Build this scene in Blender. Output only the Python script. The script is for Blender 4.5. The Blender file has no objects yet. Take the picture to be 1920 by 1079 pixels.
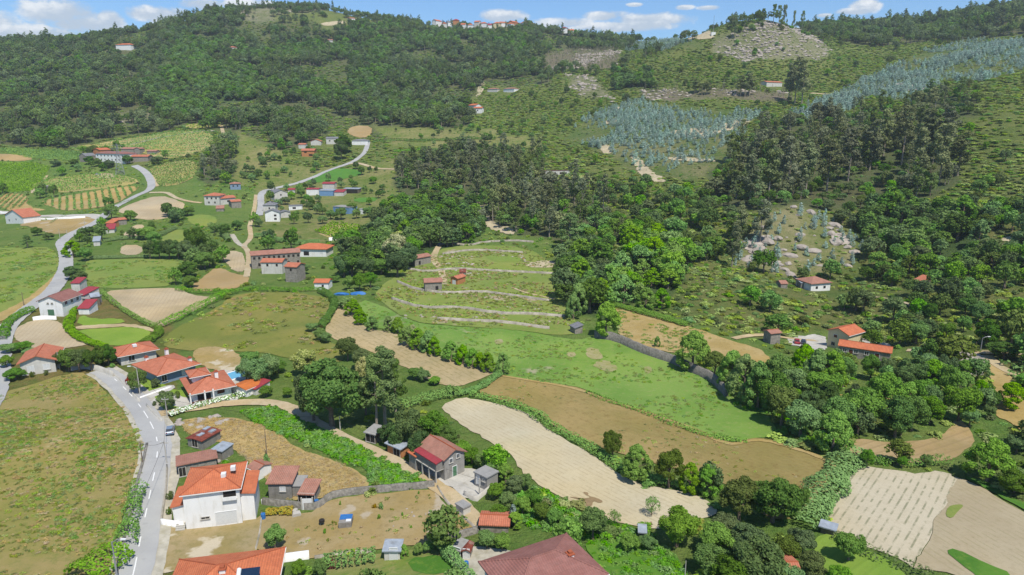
import bpy, math, random
import numpy as np
from mathutils import Vector, Matrix
from mathutils.geometry import delaunay_2d_cdt

# ------------------------------------------------------------ camera, sky, sun, exposure
SC = bpy.context.scene
COL = SC.collection
random.seed(7)
RNG = np.random.default_rng(11)
HC = 60.0                      # drone height
PITCH = math.radians(13.7)
FPX = 1280.0                   # focal length in photo pixels (1920 wide)
cam = bpy.data.cameras.new('camera'); cam.lens = 24.0; cam.sensor_width = 36.0
cam.clip_start = 1.0; cam.clip_end = 20000
co = bpy.data.objects.new('camera', cam); COL.objects.link(co)
co.location = (0, 0, HC); co.rotation_euler = (math.pi/2 - PITCH, 0, 0)
SC.camera = co

SUN_EL = math.radians(60); SUN_AZ = math.radians(152)      # azimuth clockwise from +Y (view direction)
sd = Vector((math.sin(SUN_AZ)*math.cos(SUN_EL), math.cos(SUN_AZ)*math.cos(SUN_EL), math.sin(SUN_EL)))
sl = bpy.data.lights.new('sun', 'SUN'); sl.energy = 4.7; sl.angle = math.radians(0.55); sl.color = (1, .955, .87)
so = bpy.data.objects.new('sun', sl); COL.objects.link(so)
so.rotation_euler = (-sd).to_track_quat('-Z', 'Y').to_euler(); so.location = (0, 0, 400)

SC.view_settings.view_transform = 'Standard'; SC.view_settings.look = 'None'
SC.view_settings.exposure = 0.2; SC.view_settings.gamma = 1
SC.cycles.max_bounces = 5; SC.cycles.diffuse_bounces = 3; SC.cycles.volume_bounces = 1
SC.cycles.transparent_max_bounces = 8

class NT:
    """small node-tree builder"""
    def __init__(s, nt): s.t = nt; s.t.nodes.clear()
    def n(s, typ, _p=None, **inp):
        nd = s.t.nodes.new('ShaderNode' + typ)
        for k, v in (_p or {}).items(): setattr(nd, k, v)
        for k, v in inp.items():
            key = int(k[1:]) if k[0] == 'i' and k[1:].isdigit() else k.replace('_', ' ')
            s.set(nd.inputs[key], v)
        return nd
    def set(s, sock, v):
        if isinstance(v, bpy.types.NodeSocket): s.t.links.new(v, sock)
        elif isinstance(v, bpy.types.Node): s.t.links.new(v.outputs[0], sock)
        else: sock.default_value = v
    def m(s, op, a, b=0.0, c=0.0, clamp=False):
        return s.n('Math', {'operation': op, 'use_clamp': clamp}, i0=a, i1=b, i2=c).outputs[0]
    def mix(s, f, a, b, blend='MIX'):
        nd = s.n('Mix', {'data_type': 'RGBA', 'blend_type': blend})
        s.set(nd.inputs[0], f); s.set(nd.inputs[6], a); s.set(nd.inputs[7], b)
        return nd.outputs[2]
    def noise(s, vec, scale, detail=3.0, rough=.55):
        nd = s.n('TexNoise', None, Scale=scale, Detail=detail, Roughness=rough)
        if vec is not None: s.set(nd.inputs['Vector'], vec)
        return nd.outputs['Fac']
    def ramp(s, f, lo, hi, a=0.0, b=1.0):
        nd = s.n('MapRange', {'interpolation_type': 'SMOOTHSTEP'}, i0=f, i1=lo, i2=hi, i3=a, i4=b)
        return nd.outputs[0]

W = bpy.data.worlds.new('World'); SC.world = W; W.use_nodes = True
q = NT(W.node_tree)
sky = q.n('TexSky', {'sky_type': 'NISHITA', 'sun_disc': False, 'sun_elevation': SUN_EL, 'sun_rotation': SUN_AZ,
                     'air_density': 1.0, 'dust_density': 0.3, 'ozone_density': 2.2, 'altitude': 300})
tc = q.n('TexCoord')
sp = q.n('SeparateXYZ', None, i0=tc.outputs['Generated'])
az = q.m('ARCTAN2', sp.outputs[0], sp.outputs[1]); el = q.m('ARCSINE', sp.outputs[2])
def pxdir(px, py):
    a = (px-960)/FPX; b = (539.5-py)/FPX
    d = Vector((a, math.cos(PITCH)+b*math.sin(PITCH), -math.sin(PITCH)+b*math.cos(PITCH))).normalized()
    return math.atan2(d.x, d.y), math.asin(d.z)
CLOUDS = [(-20, 45, 60, 22), (110, 22, 75, 20), (150, 45, 60, 12), (60, 62, 95, 13), (205, 38, 26, 14), (300, 26, 60, 12), (380, 8, 45, 10), (470, 10, 60, 9),
          (945, 30, 42, 10), (1060, 42, 55, 8), (1135, 30, 40, 8), (1215, 38, 75, 11), (1160, 50, 110, 9), (1285, 14, 16, 4), (1328, 15, 20, 4), (1190, 9, 14, 3),
          (1622, 13, 26, 10), (1605, 21, 34, 5), (1545, 29, 14, 3), (960, 62, 90, 10), (1480, 60, 60, 7), (-160, 20, 90, 24), (-320, 40, 90, 18), (2100, 0, 110, 20),
          (700, -90, 160, 30), (300, -160, 220, 40), (1500, -130, 200, 34), (-500, -30, 200, 40), (2400, -60, 180, 40)]
def fnoise(sc_, det):
    mp = q.n('Mapping', None, i0=tc.outputs['Generated']); mp.inputs['Scale'].default_value = (1, 1, 1.7)
    return q.noise(mp.outputs[0], sc_, det, .6)
n1 = fnoise(30, 8.0); n2 = fnoise(11, 6.0)
acc = None; top = None
for (px, py, wa, hb) in CLOUDS:
    u0, v0 = pxdir(px, py); a_ = wa/FPX*math.cos(u0)**2*1.05; b_ = hb/FPX*1.1
    du = q.m('DIVIDE', q.m('SUBTRACT', az, u0), a_); dv = q.m('DIVIDE', q.m('SUBTRACT', el, v0), b_)
    d = q.m('SUBTRACT', 1.0, q.m('ADD', q.m('MULTIPLY', du, du), q.m('MULTIPLY', dv, dv)))
    t = q.m('MULTIPLY', dv, q.m('MAXIMUM', d, 0.0))
    acc = d if acc is None else q.m('MAXIMUM', acc, d)
    top = t if top is None else q.m('ADD', top, t)
acc = q.m('MAXIMUM', acc, -1.5)
mk = q.m('ADD', acc, q.m('MULTIPLY', q.m('SUBTRACT', q.m('ADD', q.m('MULTIPLY', n1, .65), q.m('MULTIPLY', n2, .35)), .5), 4.6))
mask = q.ramp(mk, -.25, .75)
shade = q.ramp(q.m('ADD', top, q.m('MULTIPLY', q.m('SUBTRACT', n1, .46), 4.2)), -.15, 1.15)
ccol = q.mix(shade, (4.3, 5.0, 5.9, 1), (7.6, 7.75, 7.9, 1))
lp = q.mix(1.0, sky.outputs[0], (0.68, .90, 1.14, 1), 'MULTIPLY')
skc = q.mix(q.m('MULTIPLY', mask, .93), lp, ccol)
bg = q.n('Background', None, Color=skc, Strength=0.11)
q.t.links.new(bg.outputs[0], q.n('OutputWorld').inputs[0])

# ------------------------------------------------------------ terrain height function
CP, SP = math.cos(PITCH), math.sin(PITCH)
def pix_at(px, py, Y):
    a = (px-960)/FPX; b = (539.5-py)/FPX
    dy = CP+b*SP; dz = -SP+b*CP
    t = Y/dy
    return (a*t, Y, HC+dz*t)
def project(x, y, z):
    zc = y*CP-(z-HC)*SP; yc = y*SP+(z-HC)*CP
    zc = np.maximum(zc, 1e-3) if isinstance(zc, np.ndarray) else max(zc, 1e-3)
    return 960+FPX*x/zc, 539.5-FPX*yc/zc
# (px, py, distance)
CTL = [
 # left
 (0,1079,78),(0,900,101),(0,760,135),(60,850,108),(130,760,134),(0,640,180),(0,500,275),(0,420,395),(0,350,520),(0,290,600),(0,265,650),(0,180,830),(0,110,1020),(0,84,1130),
 (120,690,156),(110,570,215),(130,450,330),(100,400,430),(200,300,575),(200,275,640),(150,200,780),(130,130,960),(150,84,1130),
 (280,360,455),(340,260,640),(300,190,790),(230,95,1040),(300,60,1180),
 (400,930,101),(300,760,134),(350,640,178),(300,540,240),(330,450,330),(440,350,480),(400,250,660),(430,150,890),(437,95,1060),(400,28,1250),
 # left centre
 (560,1000,90),(560,800,125),(560,600,196),(540,490,285),(500,410,400),(520,355,490),(580,290,590),(600,250,680),(600,170,860),(560,90,1100),(500,20,1300),(590,18,1320),
 (700,900,104),(700,740,140),(700,600,196),(720,480,295),(700,390,430),(675,250,680),(700,170,880),(700,90,1120),(700,38,1350),
 # centre
 (860,1000,88),(860,830,117),(860,700,153),(860,600,196),(860,520,258),(860,460,320),(880,400,400),(850,320,520),(800,260,640),(900,205,790),(950,170,860),(850,110,1080),(870,58,1380),
 (1000,1079,75),(1000,900,102),(1000,750,138),(1000,620,190),(1000,520,258),(1000,440,335),(1020,370,430),(1045,322,505),(1000,230,690),(1020,150,880),(1000,90,1120),(990,58,1340),
 # right centre
 (1200,1000,87),(1200,850,113),(1200,720,148),(1200,610,194),(1200,520,252),(1200,440,325),(1180,370,410),(1210,320,465),(1240,240,590),(1200,180,730),(1170,120,920),(1130,85,1150),(1250,76,1150),
 (1400,1000,86),(1400,850,111),(1400,720,147),(1400,620,190),(1400,530,240),(1400,450,298),(1400,370,375),(1400,280,480),(1400,200,640),(1380,150,720),(1340,100,800),(1380,62,835),(1445,44,850),(1340,76,1180),
 (1480,430,300),(1500,385,322),(1560,420,310),
 (1550,1000,85),(1550,850,110),(1560,720,145),(1575,640,196),(1570,560,232),(1530,540,255),(1620,480,280),(1600,380,340),(1550,300,420),(1560,230,510),(1500,160,720),(1460,110,780),(1560,100,840),(1650,60,1060),(1600,50,1100),
 (1750,1000,84),(1750,850,110),(1760,720,144),(1750,620,186),(1750,540,228),(1750,450,276),(1750,370,325),(1750,280,400),(1700,190,540),(1750,130,690),(1780,60,960),(1800,32,1080),
 (1920,1079,74),(1920,900,102),(1920,760,132),(1920,640,172),(1920,540,215),(1920,430,265),(1920,320,330),(1920,230,400),(1920,150,530),(1920,90,700),(1920,28,960),
 # outside the frame
 (-400,900,98),(-400,600,200),(-400,350,520),(-400,180,860),(-400,95,1130),(2300,1000,85),(2300,700,140),(2300,450,240),(2300,280,350),(2300,130,600),(2300,20,900),
]
pts = [pix_at(*c) for c in CTL]
pts += [(x, 20.0, -1.0) for x in (-200, 0, 200)] + [(x, 1750.0, 130.0) for x in (-1500, -900, -300, 300, 900, 1500)] + [(x, 2500.0, 60.0) for x in (-1800, -600, 600, 1800)]
pts += [(-500, 1450, 190), (-300, 1500, 210), (500, 1350, 180), (800, 1350, 190), (1200, 1300, 200), (60, 1600, 190), (260,1420,190)]
P = np.array(pts)
S_ = 100.0
def tps_k(r2): return 0.5*r2*np.log(np.maximum(r2, 1e-9))
def tps_fit(P, lam):
    n = len(P); X = P[:, :2]/S_
    r2 = ((X[:, None]-X[None])**2).sum(-1)
    K = tps_k(r2)+lam*np.eye(n)
    Q = np.c_[np.ones(n), X]
    A = np.block([[K, Q], [Q.T, np.zeros((3, 3))]])
    return X, np.linalg.solve(A, np.r_[P[:, 2], np.zeros(3)])
TX, TC = tps_fit(P, 0.004)
def vnoise(x, y, seed=0):
    xi = np.floor(x).astype(np.int64); yi = np.floor(y).astype(np.int64)
    fx = x-xi; fy = y-yi; fx = fx*fx*(3-2*fx); fy = fy*fy*(3-2*fy)
    def h(a, b):
        v = (a*374761393+b*668265263+seed*974711) & 0xffffffff
        v = ((v ^ (v >> 13))*1274126177) & 0xffffffff
        return ((v ^ (v >> 16)) & 0xffff)/65535.0
    return (h(xi, yi)*(1-fx)+h(xi+1, yi)*fx)*(1-fy)+(h(xi, yi+1)*(1-fx)+h(xi+1, yi+1)*fx)*fy
def fbm(x, y, sc, oc=4, seed=0):
    v = 0; a = .5; t = 0
    for o in range(oc):
        v = v+a*vnoise(x/sc*2**o+13.7*o, y/sc*2**o+7.1*o, seed+o); t += a; a *= .5
    return v/t
GX0, GX1, GY0, GY1, GC = -1700.0, 1700.0, 12.0, 2500.0, 4.0
gx = np.arange(GX0, GX1+GC, GC); gy = np.arange(GY0, GY1+GC, GC)
def tps_eval(x, y):
    out = np.empty(x.shape); xf = x.ravel()/S_; yf = y.ravel()/S_; o = out.ravel()
    for i in range(0, len(xf), 20000):
        a = xf[i:i+20000]; b = yf[i:i+20000]
        r2 = (a[:, None]-TX[None, :, 0])**2+(b[:, None]-TX[None, :, 1])**2
        o[i:i+20000] = tps_k(r2)@TC[:-3]+TC[-3]+TC[-2]*a+TC[-1]*b
    return o.reshape(x.shape)
# coarse solve (12 m), then bicubic-like upsample to 4 m
cx = np.arange(GX0-24, GX1+48, 12.0); cy = np.arange(GY0-24, GY1+48, 12.0)
CG = tps_eval(*np.meshgrid(cx, cy))
def cub_up(A, c, g):
    f = (g-c[0])/12.0; i = np.floor(f).astype(int); t = f-i
    i = np.clip(i, 1, len(c)-3)
    w = [(-t+2*t**2-t**3)/2, (2-5*t**2+3*t**3)/2, (t+4*t**2-3*t**3)/2, (-t**2+t**3)/2]
    return sum(w[k][:, None]*A[i-1+k] for k in range(4))
HG = cub_up(CG, cy, gy); HG = cub_up(HG.T, cx, gx).T
XX, YY = np.meshgrid(gx, gy)
amp = np.clip((YY-280)/500, 0, 1)
HG = HG+amp*((fbm(XX, YY, 110, 4, 3)-.5)*15)+np.clip((YY-230)/200, 0, 1)*(fbm(XX, YY, 26, 3, 9)-.5)*2.2
HG = np.where(YY > 1900, np.minimum(HG, 60), HG)
def Hs(x, y):
    x = np.asarray(x, float); y = np.asarray(y, float)
    fx = np.clip((x-GX0)/GC, 0, len(gx)-1.001); fy = np.clip((y-GY0)/GC, 0, len(gy)-1.001)
    ix = fx.astype(int); iy = fy.astype(int); tx = fx-ix; ty = fy-iy
    return (HG[iy, ix]*(1-tx)+HG[iy, ix+1]*tx)*(1-ty)+(HG[iy+1, ix]*(1-tx)+HG[iy+1, ix+1]*tx)*ty
YS = 40*np.exp(np.arange(0, 900)*0.0042)
def cast(px, py):
    """photo pixel -> ground point"""
    a = (px-960)/FPX; b = (539.5-py)/FPX
    dy = CP+b*SP; dz = -SP+b*CP
    t = YS/dy; d = (HC+dz*t)-Hs(a*t, YS)
    k = np.where(d < 0)[0]
    if len(k) == 0: Y = 1300.0
    else:
        i = max(k[0], 1); Y = YS[i-1]+(YS[i]-YS[i-1])*d[i-1]/(d[i-1]-d[i])
    t = Y/dy
    return Vector((a*t, Y, float(Hs(a*t, Y))))
def h_from_top(Pn, pyt):
    bt = (539.5-pyt)/FPX
    return HC+Pn.y*(bt*CP-SP)/(CP+bt*SP)-Pn.z
def w_from_px(Pn, wpx): return wpx*(Pn.y*CP-(Pn.z-HC)*SP)/FPX

def pip(X, Y, poly):
    inside = np.zeros(np.shape(X), bool); n = len(poly); j = n-1
    for i in range(n):
        xi, yi = poly[i]; xj, yj = poly[j]
        if yi != yj:
            inside ^= ((yi > Y) != (yj > Y)) & (X < (xj-xi)*(Y-yi)/(yj-yi)+xi)
        j = i
    return inside

# ------------------------------------------------------------ materials
def lin(h, k=1.0):
    h = h.lstrip('#'); v = [int(h[i:i+2], 16)/255 for i in (0, 2, 4)]
    return tuple((c/12.92 if c <= .04045 else ((c+.055)/1.055)**2.4)*k for c in v)+(1.0,)
GK = 0.72
def new_mat(name):
    m = bpy.data.materials.new(name); m.use_nodes = True
    return m, NT(m.node_tree)
def finish(q, col, rough=.85, bump=None, bstr=.4, bdist=.1, spec=.25, metal=0.0):
    b = q.n('BsdfPrincipled', None, Roughness=rough, Metallic=metal); q.set(b.inputs['Base Color'], col)
    b.inputs['Specular IOR Level'].default_value = spec
    if bump is not None:
        bn = q.n('Bump', None, Strength=bstr, Distance=bdist, Height=bump); q.t.links.new(bn.outputs[0], b.inputs['Normal'])
    q.t.links.new(b.outputs[0], q.n('OutputMaterial').inputs[0])
def flat_mat(name, hexc, k=GK, rough=.8, var=.18, sc=1.5, dirt=None, metal=0.0, spec=.25, streak=False):
    m, q = new_mat(name)
    tc = q.n('TexCoord').outputs['Object']
    n = q.noise(tc, sc, 5, .65)
    c = lin(hexc, k); lo = tuple(v*(1-var) for v in c[:3])+(1,); hi = tuple(min(v*(1+var), .9) for v in c[:3])+(1,)
    col = q.mix(q.ramp(n, .3, .7), lo, hi)
    if dirt:
        mp = q.n('Mapping', None, i0=tc); mp.inputs['Scale'].default_value = (1.2, 1.2, .25) if streak else (.6, .6, .6)
        col = q.mix(q.m('MULTIPLY', q.ramp(q.noise(mp.outputs[0], 1.3, 5), .48, .72), .6), col, lin(dirt, k))
    finish(q, col, rough, n, .25, .05, spec, metal)
    return m
def tile_mat(name, c1, c2, c3, axis=0, k=GK):
    m, q = new_mat(name)
    tc = q.n('TexCoord').outputs['Object']; s = q.n('SeparateXYZ', None, i0=tc)
    u = s.outputs[axis]; v = s.outputs[1-axis]
    wv = q.m('SINE', q.m('MULTIPLY', u, 2*math.pi/.30)); row = q.m('FRACT', q.m('MULTIPLY', v, 1/.45))
    n = q.noise(tc, .55, 5, .7); n2 = q.noise(tc, 3.2, 3, .7)
    cell = q.n('TexWhiteNoise', {'noise_dimensions': '2D'})
    cb = q.n('CombineXYZ', None, i0=q.m('FLOOR', q.m('MULTIPLY', u, 1/.42)), i1=q.m('FLOOR', q.m('MULTIPLY', v, 1/.45)))
    q.t.links.new(cb.outputs[0], cell.inputs['Vector'])
    col = q.mix(q.ramp(n, .35, .65), lin(c1, k), lin(c2, k))
    col = q.mix(q.m('MULTIPLY', q.ramp(n2, .55, .75), .55), col, lin(c3, k))
    col = q.mix(q.m('MULTIPLY', q.ramp(cell.outputs[0], .2, 1.0), .22), col, lin(c3, k*.7))
    edge = q.m('MULTIPLY', q.m('ADD', q.ramp(wv, -1.0, -.3, .55, 0), q.ramp(row, .86, 1.0, 0, .35)), .6, clamp=True)
    col = q.mix(q.m('MULTIPLY', edge, .55), col, lin(c3, k*.45))
    finish(q, col, .8, q.m('ADD', wv, row), .5, .06)
    return m
def leaf_mat(name, hexc, hex2, k=1.0, trans=.22, ov=.35):
    m, q = new_mat(name)
    oi = q.n('ObjectInfo'); ge = q.n('NewGeometry')
    c = q.mix(q.m('MULTIPLY', ge.outputs['Random Per Island'], .85), lin(hexc, k), lin(hex2, k))
    r = oi.outputs['Random']
    hsv = q.n('HueSaturation', None, Color=c)
    q.set(hsv.inputs['Hue'], q.m('ADD', .5, q.m('MULTIPLY', q.m('SUBTRACT', r, .5), .03)))
    q.set(hsv.inputs['Saturation'], q.m('ADD', 1.0, q.m('MULTIPLY', q.m('SUBTRACT', q.m('FRACT', q.m('MULTIPLY', r, 7.3)), .5), .4)))
    q.set(hsv.inputs['Value'], q.m('ADD', 1.0, q.m('MULTIPLY', q.m('SUBTRACT', q.m('FRACT', q.m('MULTIPLY', r, 13.1)), .5), ov*2)))
    d = q.n('BsdfDiffuse', None, Color=hsv.outputs[0]); t = q.n('BsdfTranslucent', None, Color=hsv.outputs[0])
    mx = q.n('MixShader', None, i0=trans); q.t.links.new(d.outputs[0], mx.inputs[1]); q.t.links.new(t.outputs[0], mx.inputs[2])
    q.t.links.new(mx.outputs[0], q.n('OutputMaterial').inputs[0])
    return m
LM = {
 'oak': leaf_mat('oak_leaf', '#4f6a35', '#6c8445', 1.05, .3, .25),
 'lime': leaf_mat('lime_leaf', '#6f9838', '#8db04a', 1.0, .28, .12),
 'green': leaf_mat('green_leaf', '#638440', '#80a04e', 1.05, .28, .22),
 'olive': leaf_mat('olive_leaf', '#5f703b', '#76854a', 1.0, .28, .22),
 'euc': leaf_mat('eucalyptus_leaf', '#6c7450', '#8b9168', 1.1, .28, .28),
 'eucf': leaf_mat('forest_eucalyptus_leaf', '#5a6e42', '#7b8b54', 1.12, .3, .32),
 'young': leaf_mat('young_eucalyptus_leaf', '#83998a', '#abc0b2', 1.12, .3, .25),
 'pine': leaf_mat('pine_needle', '#5c7444', '#7f9256', 1.15, .28, .2),
 'chest': leaf_mat('chestnut_blossom_leaf', '#8c9650', '#c9c48c', 1.15, .28, .1),
 'scrub': leaf_mat('scrub_leaf', '#7f9346', '#9ba758', 1.4, .3, .14),
 'vine': leaf_mat('vine_leaf', '#6b9438', '#88ad48', 1.05, .3, .08),
 'hedge': leaf_mat('hedge_leaf', '#648b3c', '#84aa4e', 1.15, .3, .08),
 'bracken': leaf_mat('bracken_leaf', '#638f3a', '#7da548', 1.2, .3, .1),
 'dull': leaf_mat('hillside_weed', '#76843f', '#8c8d50', 1.1, .25, .12),
 'dry': leaf_mat('dry_leaf', '#a89468', '#bca97a', 1.15, .25, .12),
 'straw': leaf_mat('straw_blade', '#b8a474', '#cab98c', 1.1, .3, .08),
 'red': leaf_mat('copper_leaf', '#7a3a35', '#995048', 1.0),
 'white': leaf_mat('hydrangea_flower', '#eef0e4', '#dfe6cc', 1.1, .1, .05),
 'orange': leaf_mat('rusty_shrub_leaf', '#9a7a38', '#8b8a40', 1.0),
}
BARK = flat_mat('bark', '#8a7a68', .7, .9, .3, 3)
BARKP = flat_mat('pale_bark', '#a89a88', .75, .9, .25, 3)

# ------------------------------------------------------------ object helpers
def tag(o, label=None, cat=None, group=None, kind=None):
    if label: o['label'] = label
    if cat: o['category'] = cat
    if group: o['group'] = group
    if kind: o['kind'] = kind
    return o
def link(name, me, mats, parent=None):
    me.materials.clear() if me.materials else None
    for m in (mats if isinstance(mats, (list, tuple)) else [mats]): me.materials.append(m)
    o = bpy.data.objects.new(name, me); COL.objects.link(o)
    if parent: o.parent = parent
    return o
def empty(name, loc=(0, 0, 0), rz=0.0):
    o = bpy.data.objects.new(name, None); COL.objects.link(o); o.location = loc; o.rotation_euler = (0, 0, rz); o.empty_display_size = .5
    return o
def np_mesh(name, V, F, mats=None, smooth=False):
    """V (n,3), F (m,k) same k"""
    me = bpy.data.meshes.new(name); V = np.asarray(V, np.float32); F = np.asarray(F, np.int32)
    me.vertices.add(len(V)); me.vertices.foreach_set('co', V.ravel())
    k = F.shape[1]; me.loops.add(F.size); me.loops.foreach_set('vertex_index', F.ravel())
    me.polygons.add(len(F)); me.polygons.foreach_set('loop_start', np.arange(0, F.size, k, dtype=np.int32))
    if mats is not None: me.polygons.foreach_set('material_index', np.asarray(mats, np.int32))
    if smooth: me.polygons.foreach_set('use_smooth', np.ones(len(F), bool))
    me.update(calc_edges=True)
    return me
class MB:
    def __init__(s): s.v = []; s.f = []; s.mi = []; s.cur = 0
    def add(s, V, F):
        n = len(s.v); s.v += [tuple(v) for v in V]
        for f in F: s.f.append(tuple(i+n for i in f)); s.mi.append(s.cur)
        return s
    def box(s, x0, y0, z0, x1, y1, z1, M=None):
        V = [Vector(p) for p in ((x0,y0,z0),(x1,y0,z0),(x1,y1,z0),(x0,y1,z0),(x0,y0,z1),(x1,y0,z1),(x1,y1,z1),(x0,y1,z1))]
        if M is not None: V = [M@v for v in V]
        return s.add(V, [(0,3,2,1),(4,5,6,7),(0,1,5,4),(1,2,6,5),(2,3,7,6),(3,0,4,7)])
    def tube(s, pts, rad, n=6):
        pts = [Vector(p) for p in pts]; rings = []
        for i, p in enumerate(pts):
            d = (pts[min(i+1, len(pts)-1)]-pts[max(i-1, 0)]).normalized()
            a = d.orthogonal().normalized(); b = d.cross(a)
            r = rad[i] if isinstance(rad, (list, tuple)) else rad
            rings.append([p+a*math.cos(2*math.pi*k/n)*r+b*math.sin(2*math.pi*k/n)*r for k in range(n)])
        V = [v for r in rings for v in r]; F = []
        for i in range(len(pts)-1):
            for k in range(n): F.append((i*n+k, i*n+(k+1) % n, (i+1)*n+(k+1) % n, (i+1)*n+k))
        F.append(tuple(range(n))[::-1]); F.append(tuple(range((len(pts)-1)*n, len(pts)*n)))
        return s.add(V, F)
    def mesh(s, name):
        me = bpy.data.meshes.new(name); me.from_pydata(s.v, [], s.f); me.update()
        if any(s.mi): me.polygons.foreach_set('material_index', s.mi)
        return me
    def build(s, name, mats, parent=None): return link(name, s.mesh(name), mats, parent)

def leaf_arrays(C, N, S):
    """quads centred at C with normals N and half-size S"""
    n = len(C); N = N/np.maximum(np.linalg.norm(N, axis=1, keepdims=True), 1e-6)
    R = RNG.normal(size=(n, 3)); A = np.cross(N, R); A /= np.maximum(np.linalg.norm(A, axis=1, keepdims=True), 1e-6)
    B = np.cross(N, A); S = np.asarray(S).reshape(-1, 1)*np.ones((n, 1)); e = RNG.uniform(.65, 1.0, (n, 1))
    V = np.stack([C-A*S, C-B*S*e, C+A*S, C+B*S*e], 1).reshape(-1, 3)   # diamond
    F = np.arange(4*n).reshape(n, 4)
    return V, F

# ------------------------------------------------------------ vegetation prototypes
def clump_leaves(cl, cen, nleaf, size, up=.25, jit=.55):
    """cl: list of (x,y,z,r); leaves on the outward side of each clump"""
    cl = np.array(cl); w = cl[:, 3]**2; w /= w.sum()
    idx = RNG.choice(len(cl), nleaf, p=w)
    D = RNG.normal(size=(nleaf, 3)); D /= np.linalg.norm(D, axis=1, keepdims=True)
    out = cl[idx, :3]-np.array(cen); out /= np.maximum(np.linalg.norm(out, axis=1, keepdims=True), .1)
    D = D+out*.55+np.array([0, 0, up]); D /= np.linalg.norm(D, axis=1, keepdims=True)
    r = cl[idx, 3:4]*RNG.uniform(.62, 1.08, (nleaf, 1))
    C = cl[idx, :3]+D*r*np.array([1, 1, .85])
    N = D+RNG.normal(size=(nleaf, 3))*jit
    return leaf_arrays(C, N, RNG.uniform(.7, 1.25, nleaf)*size)
def rs(s): return np.random.default_rng(s)
def proto(kind, seed, nleaf, leafk=1.0):
    """returns (leafV, leafF, trunkMB, height, width)"""
    g = rs(seed); cl = []; tr = MB()
    if kind in ('oak', 'chest', 'olive', 'green'):
        H, R = 10.0, 4.2; cz = 5.2
        for i in range(44):
            d = g.normal(size=3); d /= np.linalg.norm(d)
            if d[2] < -.55: d[2] *= -.6
            rr = g.uniform(.62, 1.02); tap = 1.0 if d[2] > 0 else 1+.12*d[2]
            cl.append((d[0]*R*.76*rr*tap, d[1]*R*.76*rr*tap, cz+d[2]*(4.0 if d[2] > 0 else 4.4)*rr*.85, g.uniform(.8, 1.55)))
        size = .26
        tr.tube([(0,0,-.6),(.1,.05,1.6),(.15,-.1,3.4),(0,.1,6.2)], [.42,.3,.24,.08], 7)
        for k in range(7):
            a = k*2.4+g.uniform(0, 1); tr.tube([(.1,0,2.2+.35*k),(math.cos(a)*1.4,math.sin(a)*1.4,3.8+.4*k),(math.cos(a)*2.7,math.sin(a)*2.7,5+.4*k)], [.14,.09,.03], 5)
    elif kind == 'lime':
        H, R = 10.0, 3.7; cz = 4.6
        for i in range(60):
            a = g.uniform(0, 6.283); t = g.uniform(0, 1)**.8; z = .9+t*8.0
            rad = R*(math.sin(min(1, (1-t)*1.15+.12)*math.pi/2))*g.uniform(.72, .92)
            if t < .12: rad *= .8
            cl.append((math.cos(a)*rad, math.sin(a)*rad, z, g.uniform(.6, 1.05)))
        cl.append((0, 0, 9, .9)); size = .25
        tr.tube([(0,0,-.6),(.05,0,2.5),(0,.1,7.5)], [.36,.26,.06], 7)
        for k in range(6):
            a = k*2.4; tr.tube([(0,0,2+.7*k),(math.cos(a)*2.3,math.sin(a)*2.3,3.6+.7*k)], [.1,.03], 5)
    elif kind == 'euc':
        H, R = 20.0, 3.0
        nst = 5
        for k in range(nst):
            a = g.uniform(0, 6.283); ox, oy = math.cos(a)*g.uniform(.2, 1.7), math.sin(a)*g.uniform(.2, 1.7)
            top = g.uniform(14.5, 19.3) if k else 19.2
            for j in range(7):
                z = top-j*g.uniform(1.1, 1.9)
                if z < 5.5: break
                s = .6+.1*j
                cl.append((ox+g.normal()*s, oy+g.normal()*s, z, g.uniform(.8, 1.5)))
        cl = [c for c in cl]; size = .3
        tr.tube([(0,0,-.8),(.1,0,6),(0,.2,12),(.2,0,18.5)], [.3,.23,.15,.03], 6)
        for k in range(8):
            a = k*2.4; z = 6+k*1.4; tr.tube([(0,0,z),(math.cos(a)*1.6,math.sin(a)*1.6,z+1.8)], [.07,.02], 4)
    elif kind == 'pine':
        H, R = 17.0, 3.8
        for i in range(46):
            a = g.uniform(0, 6.283); t = g.uniform(0, 1); z = 5.6+t*10.6
            rad = R*(1-.72*t**1.6)*g.uniform(.35, 1.0)*(.75 if t < .12 else 1)
            cl.append((math.cos(a)*rad, math.sin(a)*rad, z, g.uniform(.7, 1.25)))
        size = .24
        tr.tube([(0,0,-.8),(.25,0,5),(.1,.1,10),(0,0,16)], [.34,.27,.18,.04], 7)
        for k in range(10):
            a = k*2.4; z = 6.5+k*.8; tr.tube([(.1,0,z),(math.cos(a)*2.2,math.sin(a)*2.2,z+1.2)], [.08,.02], 4)
    elif kind == 'young':
        H, R = 5.0, 1.7
        for i in range(16):
            t = i/15; z = .5+t*3.9; rad = 1.0*(1-t)**.6*g.uniform(.4, 1); a = g.uniform(0, 6.283)
            cl.append((math.cos(a)*rad, math.sin(a)*rad, z, .5+.45*(1-t)))
        size = .2
        tr.tube([(0,0,-.3),(0,0,4.6)], [.06,.02], 4)
    elif kind == 'dead':
        H, R = 13.0, 1.8; size = .16
        tr.tube([(0,0,-.6),(.2,0,6),(0,.2,13)], [.22,.15,.03], 5)
        for k in range(14):
            a = k*2.4; z = 4+k*.6; L = 2.2-.09*k
            tr.tube([(.1,0,z),(math.cos(a)*L,math.sin(a)*L,z+1.4)], [.06,.02], 3)
        cl = [(g.normal()*.8, g.normal()*.8, g.uniform(6, 12), .8) for _ in range(6)]
    elif kind == 'bush':
        H, R = 2.2, 1.7
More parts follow.
